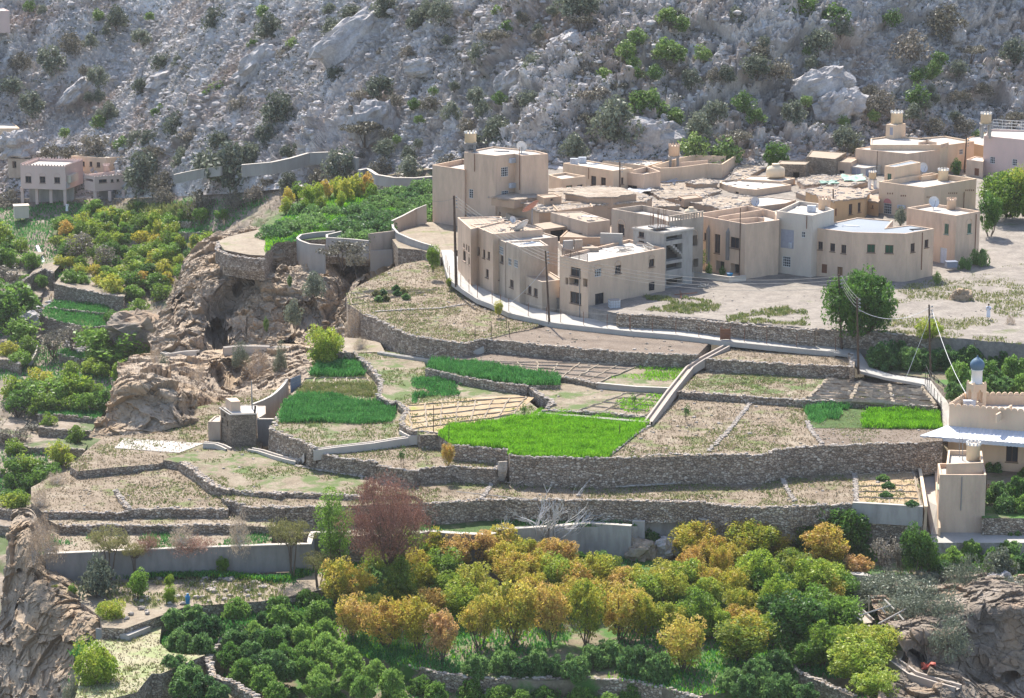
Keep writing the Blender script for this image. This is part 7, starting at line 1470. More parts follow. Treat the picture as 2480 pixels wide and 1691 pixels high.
for k, (x, y, w_, h_) in enumerate([(1120,730,280,160),(1350,790,300,180),(1480,760,200,160),(1500,880,200,170),(1800,700,170,330),(1860,800,150,200),(1650,1100,220,230),(1250,720,240,150),(1220,660,200,110),(1040,720,180,110),(1690,900,200,200),(1900,770,200,150),(2130,720,200,130),(1720,640,240,150),(1480,650,130,70),(1300,860,200,120)]):
    (c,) = R('O', (x, y+h_/2)); Yr = float(np.interp(y, [640, 720, 900, 1100, 1300], [-80, -85, -93, -98, -101])) if x < 1780 else -85; b = aty(c[0], c[1], Yr-.4); de = b[1]-CY; plant('sb', b, h_/3.23*de/FPX*1.05, cat='bush', group='shaggy bushes on the lower right rock', phrase='shaggy grey-green bush', pxy=R('O', (x, y))[0], sxy=min(1.8, .82*w_/h_))
one('ol', 'O', 2080, 560, 260, 230, -12.6, 'grey twiggy shrub above the blocky boulder at lower right', 'shrub')
# bare white tree
def bare_tree():
    base = atz(*R('N', (330,315))[0], -12.2); root = empty('bare_tree', base, 'leafless white-branched tree before the concrete wall', 'tree'); rg = random.Random(12); T = MB(); B_ = MB()
    def grow(m, p, d, L, r, n):
        q = p; pts = [p]; dd = np.array(d, float)
        for k in range(3): dd = dd+np.array([rg.uniform(-.25, .25), rg.uniform(-.25, .25), rg.uniform(-.12, .2)]); dd /= np.linalg.norm(dd); q = q+dd*L/3; pts.append(q)
        m.tube(pts, [r, r*.85, r*.7, r*.55], 5 if n > 1 else 3, False)
        if n > 0:
            for k in range(3 if n > 1 else 4): e = dd+np.array([rg.uniform(-.9, .9), rg.uniform(-.6, .6), rg.uniform(-.3, .6)]); e /= np.linalg.norm(e); grow(B_, pts[rg.choice((1, 2, 3))], e, L*rg.uniform(.55, .85), r*.6, n-1)
    for dx, dz, L in ((-.9, .8, 2.6), (-.3, 1.4, 3.0), (.3, 1.5, 3.2), (1.2, .7, 3.8), (1.7, .9, 3.8), (.7, 1.0, 3.0)):
        d = np.array([dx, rg.uniform(-.3, .3), dz]); d /= np.linalg.norm(d); grow(T, base.copy(), d, L, .14, 3)
    T.build('trunk', 'bark_pale', root); B_.build('branches', 'bark_pale', root)
bare_tree()
# ---- upper garden shrubs by the mountain foot
for k, (x, y, h_) in enumerate([(700,480,46),(722,470,50),(745,476,52),(768,468,50),(792,462,48),(815,456,52),(840,462,54),(862,452,58),(885,450,60),(898,470,50),(690,500,40),(735,500,38),(780,494,40),(824,486,40)]):
    b = atz(x, y+h_/2, -1.0); t = 'va' if k % 4 else 'vc'; plant(t, b, h_/16.5, cat='tree', group='yellow shrubs at the back of the green garden', phrase='upright yellow-green shrub', pxy=(x, y), sxy=.75)
for k, (x, y) in enumerate([(900,510),(930,500),(960,505),(990,495),(1015,505),(1035,490),(870,525),(850,545),(880,560),(905,545),(925,530),(830,560),(945,535),(980,525),(1020,530),(860,585),(890,578),(920,565),(800,520),(760,540),(720,560),(690,555),(665,575),(740,520),(1000,470),(1030,465),(960,475),(920,480)]):
    b = atz(x, y, -1.0); plant('vs', b, 1.3+.3*math.sin(k*2.3), cat='bush', group='leafy bushes in the green garden above the cliff', phrase='low leafy garden bush', pxy=(x, y-8))
# ---- left valley orchard
def vplant(t, x, y, h_, grp='orchard trees in the left valley', sx=1.0):
    Y = vy(x, y); b = aty(x, y, Y-.8); b[2] -= .25; plant(t, b, h_/FPX*(Y-CY)*1.02*1.03, cat=TN[t][1], group=grp, phrase=TN[t][0], pxy=(x, y-h_/2), sxy=sx)
rg = random.Random(3)
for poly, dx, dy, ts, h0 in (([(130,600),(110,565),(190,535),(350,535),(470,580),(560,600),(470,650),(400,720),(310,712),(180,690)], 33, 25, ['va','vb','va','va','vb','vc'], 42), ([(0,575),(90,590),(85,640),(0,640)], 36, 28, ['va','vb','vc'], 50),
   ([(10,950),(110,920),(215,930),(265,985),(240,1010),(120,1010),(30,1000)], 40, 30, ['va','vb','vd','va'], 58), ([(0,1040),(60,1030),(100,1060),(60,1090),(0,1080)], 38, 28, ['vd','va','vd'], 52), ([(265,525),(420,520),(440,545),(300,550)], 32, 22, ['va','vb'], 40),
   ([(0,1140),(90,1110),(165,1105),(150,1150),(60,1190),(0,1190)], 36, 30, ['vb','va'], 56), ([(0,1215),(40,1200),(75,1210),(60,1240),(0,1240)], 34, 26, ['va','vb'], 50), ([(150,880),(250,870),(260,910),(160,915)], 40, 26, ['vb','va'], 50),
   ([(0,850),(60,820),(95,850),(60,880),(0,880)], 42, 28, ['vb','va'], 50), ([(460,590),(560,560),(600,575),(520,610)], 36, 22, ['va','vb'], 38), ([(180,500),(330,500),(560,515),(560,535),(200,525)], 42, 22, ['vb','va','vb'], 34), ([(0,700),(50,690),(90,720),(40,745),(0,740)], 36, 24, ['vb','vd'], 38)):
    P_ = [(a, b) for a, b in poly]; ys = [p[1] for p in P_]; xs = [p[0] for p in P_]; y = min(ys); r_ = 0
    while y < max(ys):
        x = min(xs)+(r_ % 2)*dx/2
        while x < max(xs):
            xx, yy = x+rg.uniform(-8, 8), y+rg.uniform(-6, 6)
            if inside(P_, np.array([xx]), np.array([yy]))[0]: vplant(rg.choice(ts), xx, yy+h0*.4, h0*rg.uniform(.75, 1.15), sx=rg.uniform(.95, 1.25))
            x += dx
        y += dy; r_ += 1
for t, x, y, h_, sx in (('vb',230,870,80,1.2),('vb',285,885,90,1.5),('va',330,880,70,1.3),('va',300,935,60,1.0),('vb',115,985,70,1.3),('va',185,975,70,1.1),('vb',355,700,36,1.5),('vb',385,712,30,1.6),('vb',330,722,26,1.4),('va',270,725,60,1.0),('vb',100,697,34,1.0),('vb',60,696,32,1.0),('vd',20,700,60,1.2),('vb',40,740,30,1),('vb',75,735,28,1),
   ('va',330,775,50,1.2),('vb',310,790,44,1.1),('vd',180,850,64,1.2),('vd',130,860,60,1.2),('vb',280,800,50,1.1),('ol',350,860,40,1.4),('br',100,1037,20,2.2),('vb',30,810,60,1.2),('vb',55,835,60,1.4),('vb',12,790,110,1.3),('vd',200,635,70,1.2),('vd',250,655,60,1.1),('vb',150,560,40,1.2),('va',180,1080,50,.9),('va',120,1045,46,.9),('vb',40,1170,60,1.2),('va',75,1165,56,1.1),('vb',110,1180,60,1.0)):
    vplant(t, x, y, h_, sx=sx)
# ---- shrubs of the mountain slope
def mplant(t, x, y, w_, grp='shrubs scattered over the mountain slope'):
    Y = my(x, y); b = aty(x, y, Y-1.0); b[2] -= .35; hh = w_/FPX*(Y-CY)*(1.0 if t not in ('am', 'br') else .75); plant(t, b, hh, cat=TN[t][1], group=grp, phrase=TN[t][0], pxy=(x, y-w_/2), sxy={'ol': .95, 'mg': 1.05, 'br': 1.0, 'am': 1.0}.get(t, 1))
ML = {'W': [(770,120,130,'ol'),(650,90,60,'mg'),(940,240,110,'ol'),(1430,140,150,'ol'),(1780,190,150,'ol'),(2200,180,110,'ol'),(1070,410,120,'ol'),(1180,410,70,'ol'),(650,510,120,'ol'),(1410,610,110,'mg'),(1050,740,80,'mg'),(210,690,140,'ol'),(80,560,120,'ol'),(1830,730,190,'ol'),(930,560,100,'ol'),(1180,840,150,'ol'),(1280,870,150,'br'),(1760,890,120,'ol'),(900,920,100,'ol'),(990,930,120,'ol'),(640,920,190,'br'),(1450,930,140,'ol'),(1200,1050,120,'ol'),(940,1150,230,'ol'),(1080,1180,160,'br'),(1420,1100,230,'ol'),(1530,1130,270,'ol'),(1650,1020,170,'ol'),(1330,1320,170,'br'),(2000,950,110,'ol'),(1900,1000,90,'ol'),(1900,1200,110,'ol'),(2100,1150,110,'br'),(2230,1120,180,'br'),(1770,1170,80,'br'),(820,960,90,'mg'),(190,30,60,'mg'),(280,60,60,'ol'),(990,100,50,'mg'),(480,250,130,'br'),(130,380,110,'br'),(720,740,110,'ol'),(650,800,80,'mg'),(420,870,60,'mg'),(340,980,130,'br'),(470,990,110,'br'),(2230,480,100,'ol'),(60,1300,170,'br'),(20,1400,120,'br'),(340,400,150,'ol'),(1730,70,80,'mg'),(1140,750,60,'mg'),(1500,50,90,'br'),(1240,450,90,'br'),(1590,670,120,'br'),(1900,330,110,'br'),(860,1040,130,'br'),(1040,1000,150,'am'),(1550,1300,120,'br'),(1680,1250,110,'br'),(1100,1270,120,'br')],
 'X': [(370,60,170,'ol'),(560,130,110,'ol'),(630,60,100,'ol'),(730,80,140,'ol'),(320,570,150,'ol'),(1110,60,60,'mg'),(980,350,120,'ol'),(1100,240,170,'am'),(1330,430,120,'ol'),(1590,30,170,'ol'),(1700,30,160,'ol'),(1660,130,150,'am'),(2230,100,100,'mg'),(1960,330,100,'mg'),(2030,240,90,'mg'),(2230,330,140,'mg'),(1670,430,130,'br'),(1590,440,80,'br'),(1740,620,210,'am'),(1470,590,110,'am'),(1320,650,120,'ol'),(970,640,110,'ol'),(800,740,110,'ol'),(1010,730,110,'ol'),(2100,680,170,'mg'),(1880,830,270,'ol'),(1720,780,160,'am'),(1610,980,150,'ol'),(1100,870,160,'ol'),(1140,950,100,'ol'),(360,970,120,'ol'),(230,850,220,'am'),(520,1010,90,'ol'),(520,1110,130,'ol'),(330,1080,120,'br'),(60,1100,190,'ol'),(780,1050,110,'br'),(1120,640,70,'mg'),(550,680,60,'mg'),(590,780,50,'mg'),(680,590,50,'mg'),(820,560,70,'ol'),(440,910,50,'mg'),(130,80,110,'ol'),(30,220,120,'ol'),(2030,480,70,'mg'),(1800,490,90,'mg'),(2150,470,80,'mg'),(1560,290,60,'mg'),(1960,760,80,'mg'),(200,620,120,'am'),(1240,640,90,'br'),(1900,560,120,'am'),(660,650,110,'br'),(1540,740,110,'am'),(900,800,100,'br'),(430,640,80,'br'),(2280,760,80,'mg'),(1380,210,70,'br'),(480,1230,200,'br'),(620,1220,120,'br')],
 'Y': [(410,110,110,'ol'),(60,150,80,'mg'),(1070,120,140,'mg'),(960,270,170,'ol'),(550,430,160,'ol'),(830,40,160,'mg'),(1110,180,120,'ol'),(1580,270,200,'br'),(580,310,120,'br'),(270,730,150,'ol'),(470,670,110,'mg'),(550,760,90,'mg'),(800,750,140,'ol'),(1150,910,170,'ol'),(170,830,150,'ol'),(420,910,200,'am'),(150,970,140,'mg'),(680,1040,180,'gr'),(350,480,90,'ol'),(120,520,110,'ol'),(1360,650,160,'br'),(1620,490,80,'mg'),(1620,630,120,'mg'),(1750,390,100,'mg'),(1890,440,100,'ol'),(1860,610,80,'br'),(1970,330,150,'am'),(2250,330,160,'ol'),(1820,90,200,'br'),(1330,760,60,'mg'),(1590,740,100,'ol'),(1720,800,110,'br'),(1920,800,110,'br'),(1130,790,60,'mg'),(30,350,100,'mg'),(200,350,90,'mg'),(2260,770,140,'am'),(1450,110,90,'mg'),(700,420,150,'br'),(30,760,90,'mg'),(60,440,70,'br'),(270,470,90,'br'),(2060,560,90,'br'),(1710,460,90,'mg'),(990,80,80,'mg'),(1300,570,80,'br'),(870,660,70,'mg'),(1060,480,90,'br'),(2150,900,120,'am'),(350,1010,160,'mg')]}
for rg_, L in ML.items():
    for x, y, w_, t in L:
        (c,) = R(rg_, (x, y+w_*.45)); mplant(t, c[0], c[1], w_/2.733*1.02)
rg = random.Random(8)
for k in range(70): mplant(rg.choice(['ol', 'br', 'br', 'mg', 'ol']), rg.uniform(10, 2470), rg.uniform(20, 390 if k % 3 else 300), rg.uniform(16, 30))
# ---- labels from landmarks
LM = [('cave cliff', 620, 690), ('pink column house', 110, 430), ('yellow-cream far house', 240, 390), ('boulder outcrop at far left', 38, 345), ('tall three-storey house', 1170, 420), ('biggest tilted slab boulder', 860, 120), ('long tilted slab', 628, 165), ('rounded pale boulder', 905, 300), ('cream house with twin coolers', 1440, 400), ('peach terrace house', 1640, 390), ('stone houses', 1900, 395),
 ('tank tower', 2170, 290), ('railing roof tank', 2380, 290), ('dark balanced boulder', 2318, 85), ('blocky outcrop', 1990, 205), ('angular leaning boulder', 1235, 195), ('slab pair at top middle', 1370, 105), ('dark rock line on left slope', 180, 225), ('winding grey channel wall', 780, 380), ('grey wall bend', 900, 430), ('jagged pale rock face', 1560, 330), ('top left corner', 20, 20), ('top right corner', 2460, 20), ('top edge centre', 1240, 10), ('right photo edge', 2470, 180),
 ('red tamarisk', 941, 1261), ('bare white tree', 1320, 1290), ('pinkish boulder', 1552, 1333), ('grey lower basin', 2060, 1400), ('broken pole frame', 2130, 1480), ('plain cream block', 2330, 1220), ('red cloth', 2248, 1620), ('small concrete basin', 295, 1530), ('foot of orchard wall', 1200, 1640), ('bottom edge centre', 1500, 1685), ('concrete wall bend', 1700, 1260), ('blue barrel', 455, 1460), ('minaret', 2363, 930), ('lone power pole', 2252, 850), ('curved block wall', 740, 570), ('dark straight block wall', 880, 515), ('tan garden wall', 990, 530),
 ('long valley stone wall', 220, 705), ('curved valley plot', 180, 775), ('grey layered outcrop', 325, 800), ('rock face left of the hut', 300, 1000), ('left photo edge', 5, 900), ('zigzag channel', 110, 640), ('lower left cliff', 100, 1500), ('stone wall between lower bushes', 520, 1600), ('right bush garden', 2420, 1120), ('lower right dark rock', 2300, 1480), ('pale valley boulders', 150, 830)]
ORD = ['nearest', 'second nearest', 'third nearest', 'fourth nearest', 'fifth nearest', 'sixth nearest', 'seventh nearest', 'eighth nearest', 'ninth nearest', 'tenth nearest', 'eleventh nearest', 'twelfth nearest', 'thirteenth nearest', 'fourteenth nearest', 'fifteenth nearest', 'sixteenth nearest', 'seventeenth nearest', 'eighteenth nearest', 'nineteenth nearest', 'twentieth nearest', 'twenty-first nearest', 'twenty-second nearest', 'twenty-third nearest']
def autolabel():
    G = {}
    for o, ph, (x, y) in AUTO:
        d, n, a, b = min((math.hypot(x-a, (y-b)*1.2), n, a, b) for n, a, b in LM); dx, dy = x-a, (y-b)
        dr = ('right of' if dx > 0 else 'left of') if abs(dx) > abs(dy)*1.1 else ('below' if dy > 0 else 'above'); G.setdefault((ph, dr, n), []).append((d, len(G), o))
    for (ph, dr, n), L in G.items():
        L.sort(key=lambda q: q[0])
        for k, (_, _, o) in enumerate(L): o['label'] = f"{ph} {dr} the {n}" + (f", {ORD[min(k, 22)]}" if len(L) > 1 else '')
autolabel()
# ================================================================ GROUND COVER, CROPS, RUBBLE (nobody could count these)
def qd(reg, *p): return [atz(*R(reg, q[:2])[0], q[2]) for q in p]
scatter('wheat', [FD], 170, .48, .095, 'grass_bright', 'dense bright green wheat standing on the central terrace', 3, tri=1, lean=.15)
scatter('tall_crop', [F3b], 90, .6, .12, 'grass_crop', 'tall dark green crop strip in front of the gridded beds', 4, tri=1, lean=.3)
c1 = [atz(*p, -5.15) for p in R('G', (1295,1225),(1390,1110),(1560,1095),(1650,1095),(1720,1190),(1735,1230),(1500,1240))]
c2 = [atz(*p, -5.15) for p in R('G', (1050,1560),(1090,1440),(1180,1390),(1500,1390),(1700,1440),(1850,1440),(1990,1520),(1960,1600),(1700,1620),(1400,1600),(1050,1610))]
c3 = [atz(*p, -5.15) for p in R('G', (1180,1380),(1260,1290),(1500,1290),(1800,1280),(1830,1330),(1820,1400),(1500,1385))]
scatter('tall_crop', [c1], 90, .6, .12, 'grass_crop', 'tall deep green crop block beside the gate', 5, tri=1)
scatter('tall_crop', [c2], 90, .5, .12, 'grass_crop', 'wide deep green crop field above the hut wall', 6, tri=1)
scatter('green_crop', [c3], 30, .3, .14, 'grass_mixed', 'short yellow-green crop between the two deep green fields', 7, tri=2)
g1 = [atz(*p, -4.3) for p in R('I', (1240,680),(1290,645),(1745,655),(1770,770),(1430,770),(1250,765))]; g2 = [atz(*p, -4.3) for p in R('I', (850,640),(950,620),(1180,625),(1100,650),(1080,710),(1000,705),(960,735),(900,720))]
scatter('green_crop', [g1], 85, .45, .13, 'grass_bright', 'bright green crop strip beside the path above the mosque', 8, tri=1)
scatter('green_crop', [g2], 60, .5, .14, 'grass_crop', 'darker green leafy crop left of the bright strip', 9, tri=1)
c4 = [atz(*p, -4.3) for p in R('G', (1880,1260),(2324,1210),(2500,1250),(2600,1290),(2480,1330),(2200,1340),(1900,1370))]
c5 = [atz(*p, -4.3) for p in R('H', (0,490),(170,500),(400,545),(600,590),(560,640),(300,660),(0,720),(0,650),(200,640),(0,590))]
scatter('green_crop', [c5], 26, .35, .15, 'grass_crop', 'patchy green crop rows on the middle left terrace', 10, tri=2, mask=(.25, -.15, 2))
for nm, polys, dn, hh, mt, lb, msk in (('stubble_tufts', [F1, FR, FE, FK, F10, J2, J3, J1b, F9, J4, J5, FG]+FIELDS['hut_field']+FIELDS['grass_plot'], 6, .14, 'grass_dry', 'straw stubble tufts over the dry terraces', None), ('weeds', [F1, F4, F5, F6, F7, F8, F9, FR, FE, J1, J2, J1b, FK, J4]+FIELDS['hut_field']+FIELDS['grass_plot'], 10, .16, 'grass_mixed', 'green weeds patched over the terraces', (.22, .12, 7)),
   ('grass_tufts', [FF, J5], 14, .3, 'grass_crop', 'green grass along the strip under the stone wall', (.3, -.1, 3))): scatter(nm, polys, dn, hh, .12, mt, lb, 11+len(nm), tri=2, mask=msk, lean=.5)
F6b = [atz(*p, -3.88) for p in R('H', (1330,785),(1720,640),(2060,662),(1860,825),(1600,805))]; scatter('weeds', [F6b, [atz(*p, -3.45) for p in R('H', (1500,560),(1600,500),(1840,415),(2260,435),(2060,598),(1750,585))]], 26, .2, .13, 'grass_bright', 'green grass on the small channel-side plots', 41, tri=1, mask=(.3, -.02, 4))
# ridges dividing the beds
bunds('earth_ridges', qd('H', (345,375,-3.42),(1830,412,-3.42),(1480,556,-3.42),(640,430,-3.42)), 9, 4, 1); bunds('earth_ridges', qd('K', (1150,75,-4.34),(2110,5,-4.34),(1990,150,-4.34),(1190,265,-4.34)), 7, 4, 2)
bunds('earth_ridges', qd('I', (1200,1045,-7.33),(1575,1020,-7.33),(1630,1285,-7.33),(1215,1270,-7.33)), 2, 6, 3); bunds('earth_ridges', qd('I', (1005,445,-3.63),(1640,500,-3.63),(1725,615,-3.63),(880,570,-3.63)), 3, 7, 4, .5, .22); bunds('earth_ridges', qd('H', (1330,780,-3.86),(1715,640,-3.86),(2060,660,-3.86),(1860,825,-3.86)), 4, 3, 5)
bunds('earth_ridges', qd('G', (1610,570,-1.86),(1800,545,-1.86),(2324,540,-1.86),(1640,660,-1.86)), 6, 2, 15)
bunds('earth_ridges', qd('G', (1250,1250,-5.15),(1760,1245,-5.15),(1820,1370,-5.15),(1180,1380,-5.15)), 6, 1, 16)
def stonescatter(name, polys, dens, r0, r1, mat, label, seed, mask=None):
    rg = np.random.default_rng(seed); m = MB()
    for W3 in polys:
        A = np.array(W3); lo, hi = A.min(0), A.max(0); n = int(dens*(hi[0]-lo[0])*(hi[1]-lo[1])); x = rg.uniform(lo[0], hi[0], n); y = rg.uniform(lo[1], hi[1], n); k = inside(A, x, y)
        if mask: k &= fbm(np.stack([x, y, x*0], -1)*mask[0], 2, seed) > mask[1]
        M = np.c_[A[:, 0], A[:, 1], np.ones(len(A))]; c, *_ = np.linalg.lstsq(M, A[:, 2], rcond=None)
        for a, b in zip(x[k], y[k]): r = rg.uniform(r0, r1)*rg.uniform(.5, 1); m.rock((a, b, c[0]*a+c[1]*b+c[2]+r*.2), r, rg.random(), .7)
    if m.v: setp(npmesh(name, m.v, m.f, mat), label, None, None, 'stuff')
stonescatter('loose_stones', [F1, F2, F9b, FRb, FR, FE, F5, J1, J2, J3, F3], .09, .10, .26, 'rubble', 'loose stones lying over the terraces', 3)
stonescatter('clods', [F2, F9b, FRb, J2, J3, FR, F3], .12, .10, .24, 'bund', 'dark soil clods over the ploughed terraces', 5)
yd = [Pg[-60, 10], Pg[-60, -60], Pg[-3, -60], Pg[-3, 60]]
stonescatter('loose_stones', [[atz(x, y, 0) for x, y in ((1560,720),(2000,690),(2480,650),(2480,820),(2000,795),(1520,752))]], .22, .06, .16, 'rubble', 'pebbles and small stones over the yard', 6)
scatter('weeds', [[atz(x, y, 0.02) for x, y in ((1510,705),(1560,700),(1750,735),(1720,765),(1510,748))]], 22, .26, .13, 'grass_mixed', 'green weeds at the front of the yard', 21, tri=2, mask=(.35, .05, 9))
scatter('weeds', [[atz(x, y, 0.02) for x, y in ((1760,765),(1850,750),(1950,740),(1960,790),(1760,780))]], 20, .28, .13, 'grass_mixed', 'weeds along the yard edge near the round tree', 22, tri=2, mask=(.35, -.1, 9))
scatter('weeds', [[atz(x, y, 0.05) for x, y in ((2060,760),(2200,690),(2480,640),(2480,835),(2240,815),(2080,805))]], 9, .25, .14, 'grass_mixed', 'sparse weeds over the bare right slope', 23, tri=2, mask=(.2, .08, 5))
# orchard undergrowth
og = [Po[30, 20], Po[30, -20], Po[-2, -20], Po[-2, 20]]
def sheet_grass(name, P, n, hh, wd, mat, label, seed, mk):
    rg = np.random.default_rng(seed); i = rg.integers(0, P.shape[0], n); j = rg.integers(0, P.shape[1], n); B = P[i, j]+np.c_[rg.normal(0, .25, (n, 2)), np.zeros(n)]; k = fbm(B*np.array([1, 1, 0])*mk[0]+3, 3, seed) > mk[1]; B = B[k]; n = len(B)
    a = rg.uniform(0, 6.28, n); h_ = hh*rg.uniform(.5, 1.3, n); d = np.stack([np.cos(a), np.sin(a), a*0], 1)*wd/2; t = B+np.c_[rg.normal(0, .35, (n, 2))*h_[:, None], h_]; V = np.stack([B-d, B+d, t+d*.35, t-d*.35], 1).reshape(-1, 3); setp(npmesh(name, V, np.arange(4*n).reshape(-1, 4), mat), label, None, None, 'stuff')
sheet_grass('undergrowth', Po[:-1], 70000, .38, .16, 'grass_crop', 'green undergrowth between the orchard trees', 5, (.12, -.2)); sheet_grass('undergrowth', Po[:-1], 30000, .3, .16, 'grass_bright', 'bright grass under the orange trees', 6, (.1, .05)); sheet_grass('undergrowth', Pq, 16000, .3, .16, 'grass_crop', 'green undergrowth below the foot wall', 7, (.12, -.3))
sheet_grass('undergrowth', Pv[20:380, 40:], 70000, .45, .22, 'grass_crop', 'green ground cover patched over the left valley terraces', 8, (.06, .05)); sheet_grass('undergrowth', Pv[5:], 30000, .35, .22, 'grass_dry', 'dry ground cover in the left valley', 9, (.08, .0))
gd = [atz(*p, -.97) for p in R('G', (940,80),(1200,-120),(1500,-200),(1960,-230),(2050,-60),(1940,0),(1540,70),(1350,80),(1215,100),(1180,150),(1000,160),(950,240))]; scatter('garden_greens', [gd], 26, .45, .2, 'grass_bright', 'lush green planting over the upper garden', 31, tri=1, mask=(.2, -.5, 1)); scatter('garden_greens', [gd], 18, .4, .2, 'grass_crop', 'darker low greens over the upper garden', 32, tri=1)
# tufts and stones over the mountain
def mount_cover():
    rg = np.random.default_rng(4); H, W_ = Pm.shape[:2]; H -= 4; n = 8000; i = rg.integers(int(H*.18), H, n); j = rg.integers(40, W_-40, n); B = Pm[i, j]; k = fbm(B*.05, 3, 61) > -.12; B = B[k]; m = len(B); C = np.repeat(B, 9, 0)+rg.normal(0, .22, (m*9, 3)); V = leaves(C, m*9, np.full(m*9, .12), .17, rg); V2 = leaves(C[::3]+np.array([.4, 0, .1]), m*9, np.full(m*3, .14), .17, rg); setp(npmesh('dry_tufts', V2, np.arange(len(V2)).reshape(-1, 4), 'leaf_olive'), 'olive tufts dotted over the mountain slope', None, None, 'stuff'); setp(npmesh('dry_tufts', V, np.arange(len(V)).reshape(-1, 4), 'leaf_greybrown'), 'small dry tufts dotted over the mountain slope', None, None, 'stuff')
    mb = MB(); n = 17000; i = rg.integers(int(H*.15), H, n); j = rg.integers(30, W_-30, n)
    for a, b in zip(i, j):
        p = Pm[a, b]; r = rg.uniform(.12, .36) if rg.random() < .92 else rg.uniform(.35, .9); mb.rock(tuple(p+np.array([0, -.1, r*.25])), r, rg.random(), rg.uniform(.5, .9))
    setp(npmesh('scree', mb.v, mb.f, 'boulder'), 'scree and broken rocks over the mountain slope', None, None, 'stuff')
mount_cover()
# rubble on the mud roofs
def roofrubble():
    rg = np.random.default_rng(14); m = MB()
    for h, n in ((h_md1, 420), (h_md2, 120), (h_md3, 110), (h_md5, 60), (h_md6, 80), (h_ado, 90), (h_md8, 60), (h_md9, 40), (h_m10, 70), (h_m11, 60), (h_cr2, 30), (h_rnd, 14), (h_tn1, 20), (h_sm1, 12)):
        A = np.array(h[1]); lo, hi = A.min(0), A.max(0); c = 0
        if h[2]-h[3] < .05:
            for p in polyline(list(A)+[A[0]], .34):
                if rg.random() < .8: m.rock(tuple(p+np.r_[rg.normal(0, .12, 2), .06]), rg.uniform(.09, .24), rg.random(), .6)
        while c < n:
            x, y = rg.uniform(lo[0], hi[0]), rg.uniform(lo[1], hi[1])
            if inside(A, np.array([x]), np.array([y]))[0]: r = rg.uniform(.08, .3)*(1 if rg.random() < .93 else 2); m.rock((x, y, (h[2] if h[0].name.startswith('house') and h[2]-h[3] < .05 else h[3])+r*.15), r, rg.random(), .55); c += 1
    setp(npmesh('rubble', m.v, m.f, 'rubble'), 'stones and rubble strewn over the old mud roofs', None, None, 'stuff')
roofrubble()
for k, (hh, rg_, x, y) in enumerate([(h_twr,'A',900,345),(h_crm,'A',1900,480),(h_big,'B',1640,1030),(h_wht,'B',1900,950),(h_gry,'C',430,1330),(h_gry,'C',1150,1370),(h_box,'C',1500,1120),(h_pea,'C',1000,480),(h_bk1,'C',1250,400),(h_cub,'C',1150,850),(h_cur,'D',1180,490),(h_tn1,'D',1000,330),(h_pch,'D',2000,560),(h_sm1,'D',1800,200)]):
    c = onroof(hh, rg_, x, y); m = MB(); a_ = k*.7; u = np.array([math.cos(a_), math.sin(a_), 0]); v = np.array([-u[1], u[0], 0])
    for q in range(3): p = c+v*(.25*q-.3)+np.array([0, 0, .05]); m.tube([p-u*(.9+.3*q), p+u*.7, p+u*.7+v*.5], .045, 5)
    m.build('roof_pipes', ['metal_grey', 'plastic_white', 'black'][k % 3], hh[0])
stonescatter('loose_stones', [[atz(*R('D', q)[0], h_tn1[3]) for q in ((780,370),(1250,335),(1060,250),(600,290))]], .8, .05, .12, 'rubble', 'pebbles over the tan lane house roof', 44)
# grass heaps
for k, (x, y, l) in enumerate([(1380,1095,'upper of three cut grass heaps on the tan plot'),(1415,1145,'middle of three cut grass heaps on the tan plot'),(1402,1210,'lower of three cut grass heaps on the tan plot'),(1575,1270,'cut grass heap in the plot corner by the ramp')]):
    c = atz(*R('I', (x, y+22))[0], -7.35); rg = np.random.default_rng(k); V = leaves(np.array([[0, 0, .25], [.3, 0, .2], [-.3, .1, .2], [0, .2, .4]]), 900, np.array([.5, .4, .4, .3]), .12, rg, .6); o = npmesh('grass_heap', V, np.arange(len(V)).reshape(-1, 4), 'leaf_deep'); o.location = tuple(c); setp(o, l, 'grass heap', 'cut grass heaps')
for k, (x, y, l) in enumerate([(1830,572,'left heap in the upper row of cut crop'),(1885,565,'second heap in the upper row of cut crop'),(1850,615,'left heap in the lower row of cut crop'),(1905,612,'second heap in the lower row of cut crop'),(1990,530,'heap at the top of the right crop group'),(2000,570,'heap under the top one of the right crop group'),(2050,555,'rightmost tall crop heap'),(2070,600,'low crop heap below the rightmost one')]):
    c = atz(*R('G', (x, y+18))[0], -1.88); rg = np.random.default_rng(50+k); V = leaves(np.array([[0, 0, .25], [.25, 0, .3], [-.25, .1, .3], [0, .1, .55]]), 800, np.array([.4, .35, .35, .3]), .11, rg, .8); o = npmesh('crop_heap', V, np.arange(len(V)).reshape(-1, 4), 'leaf_deep' if k % 3 else 'leaf_acacia'); o.location = tuple(c); setp(o, l, 'crop heap', 'cut crop heaps under the lane')
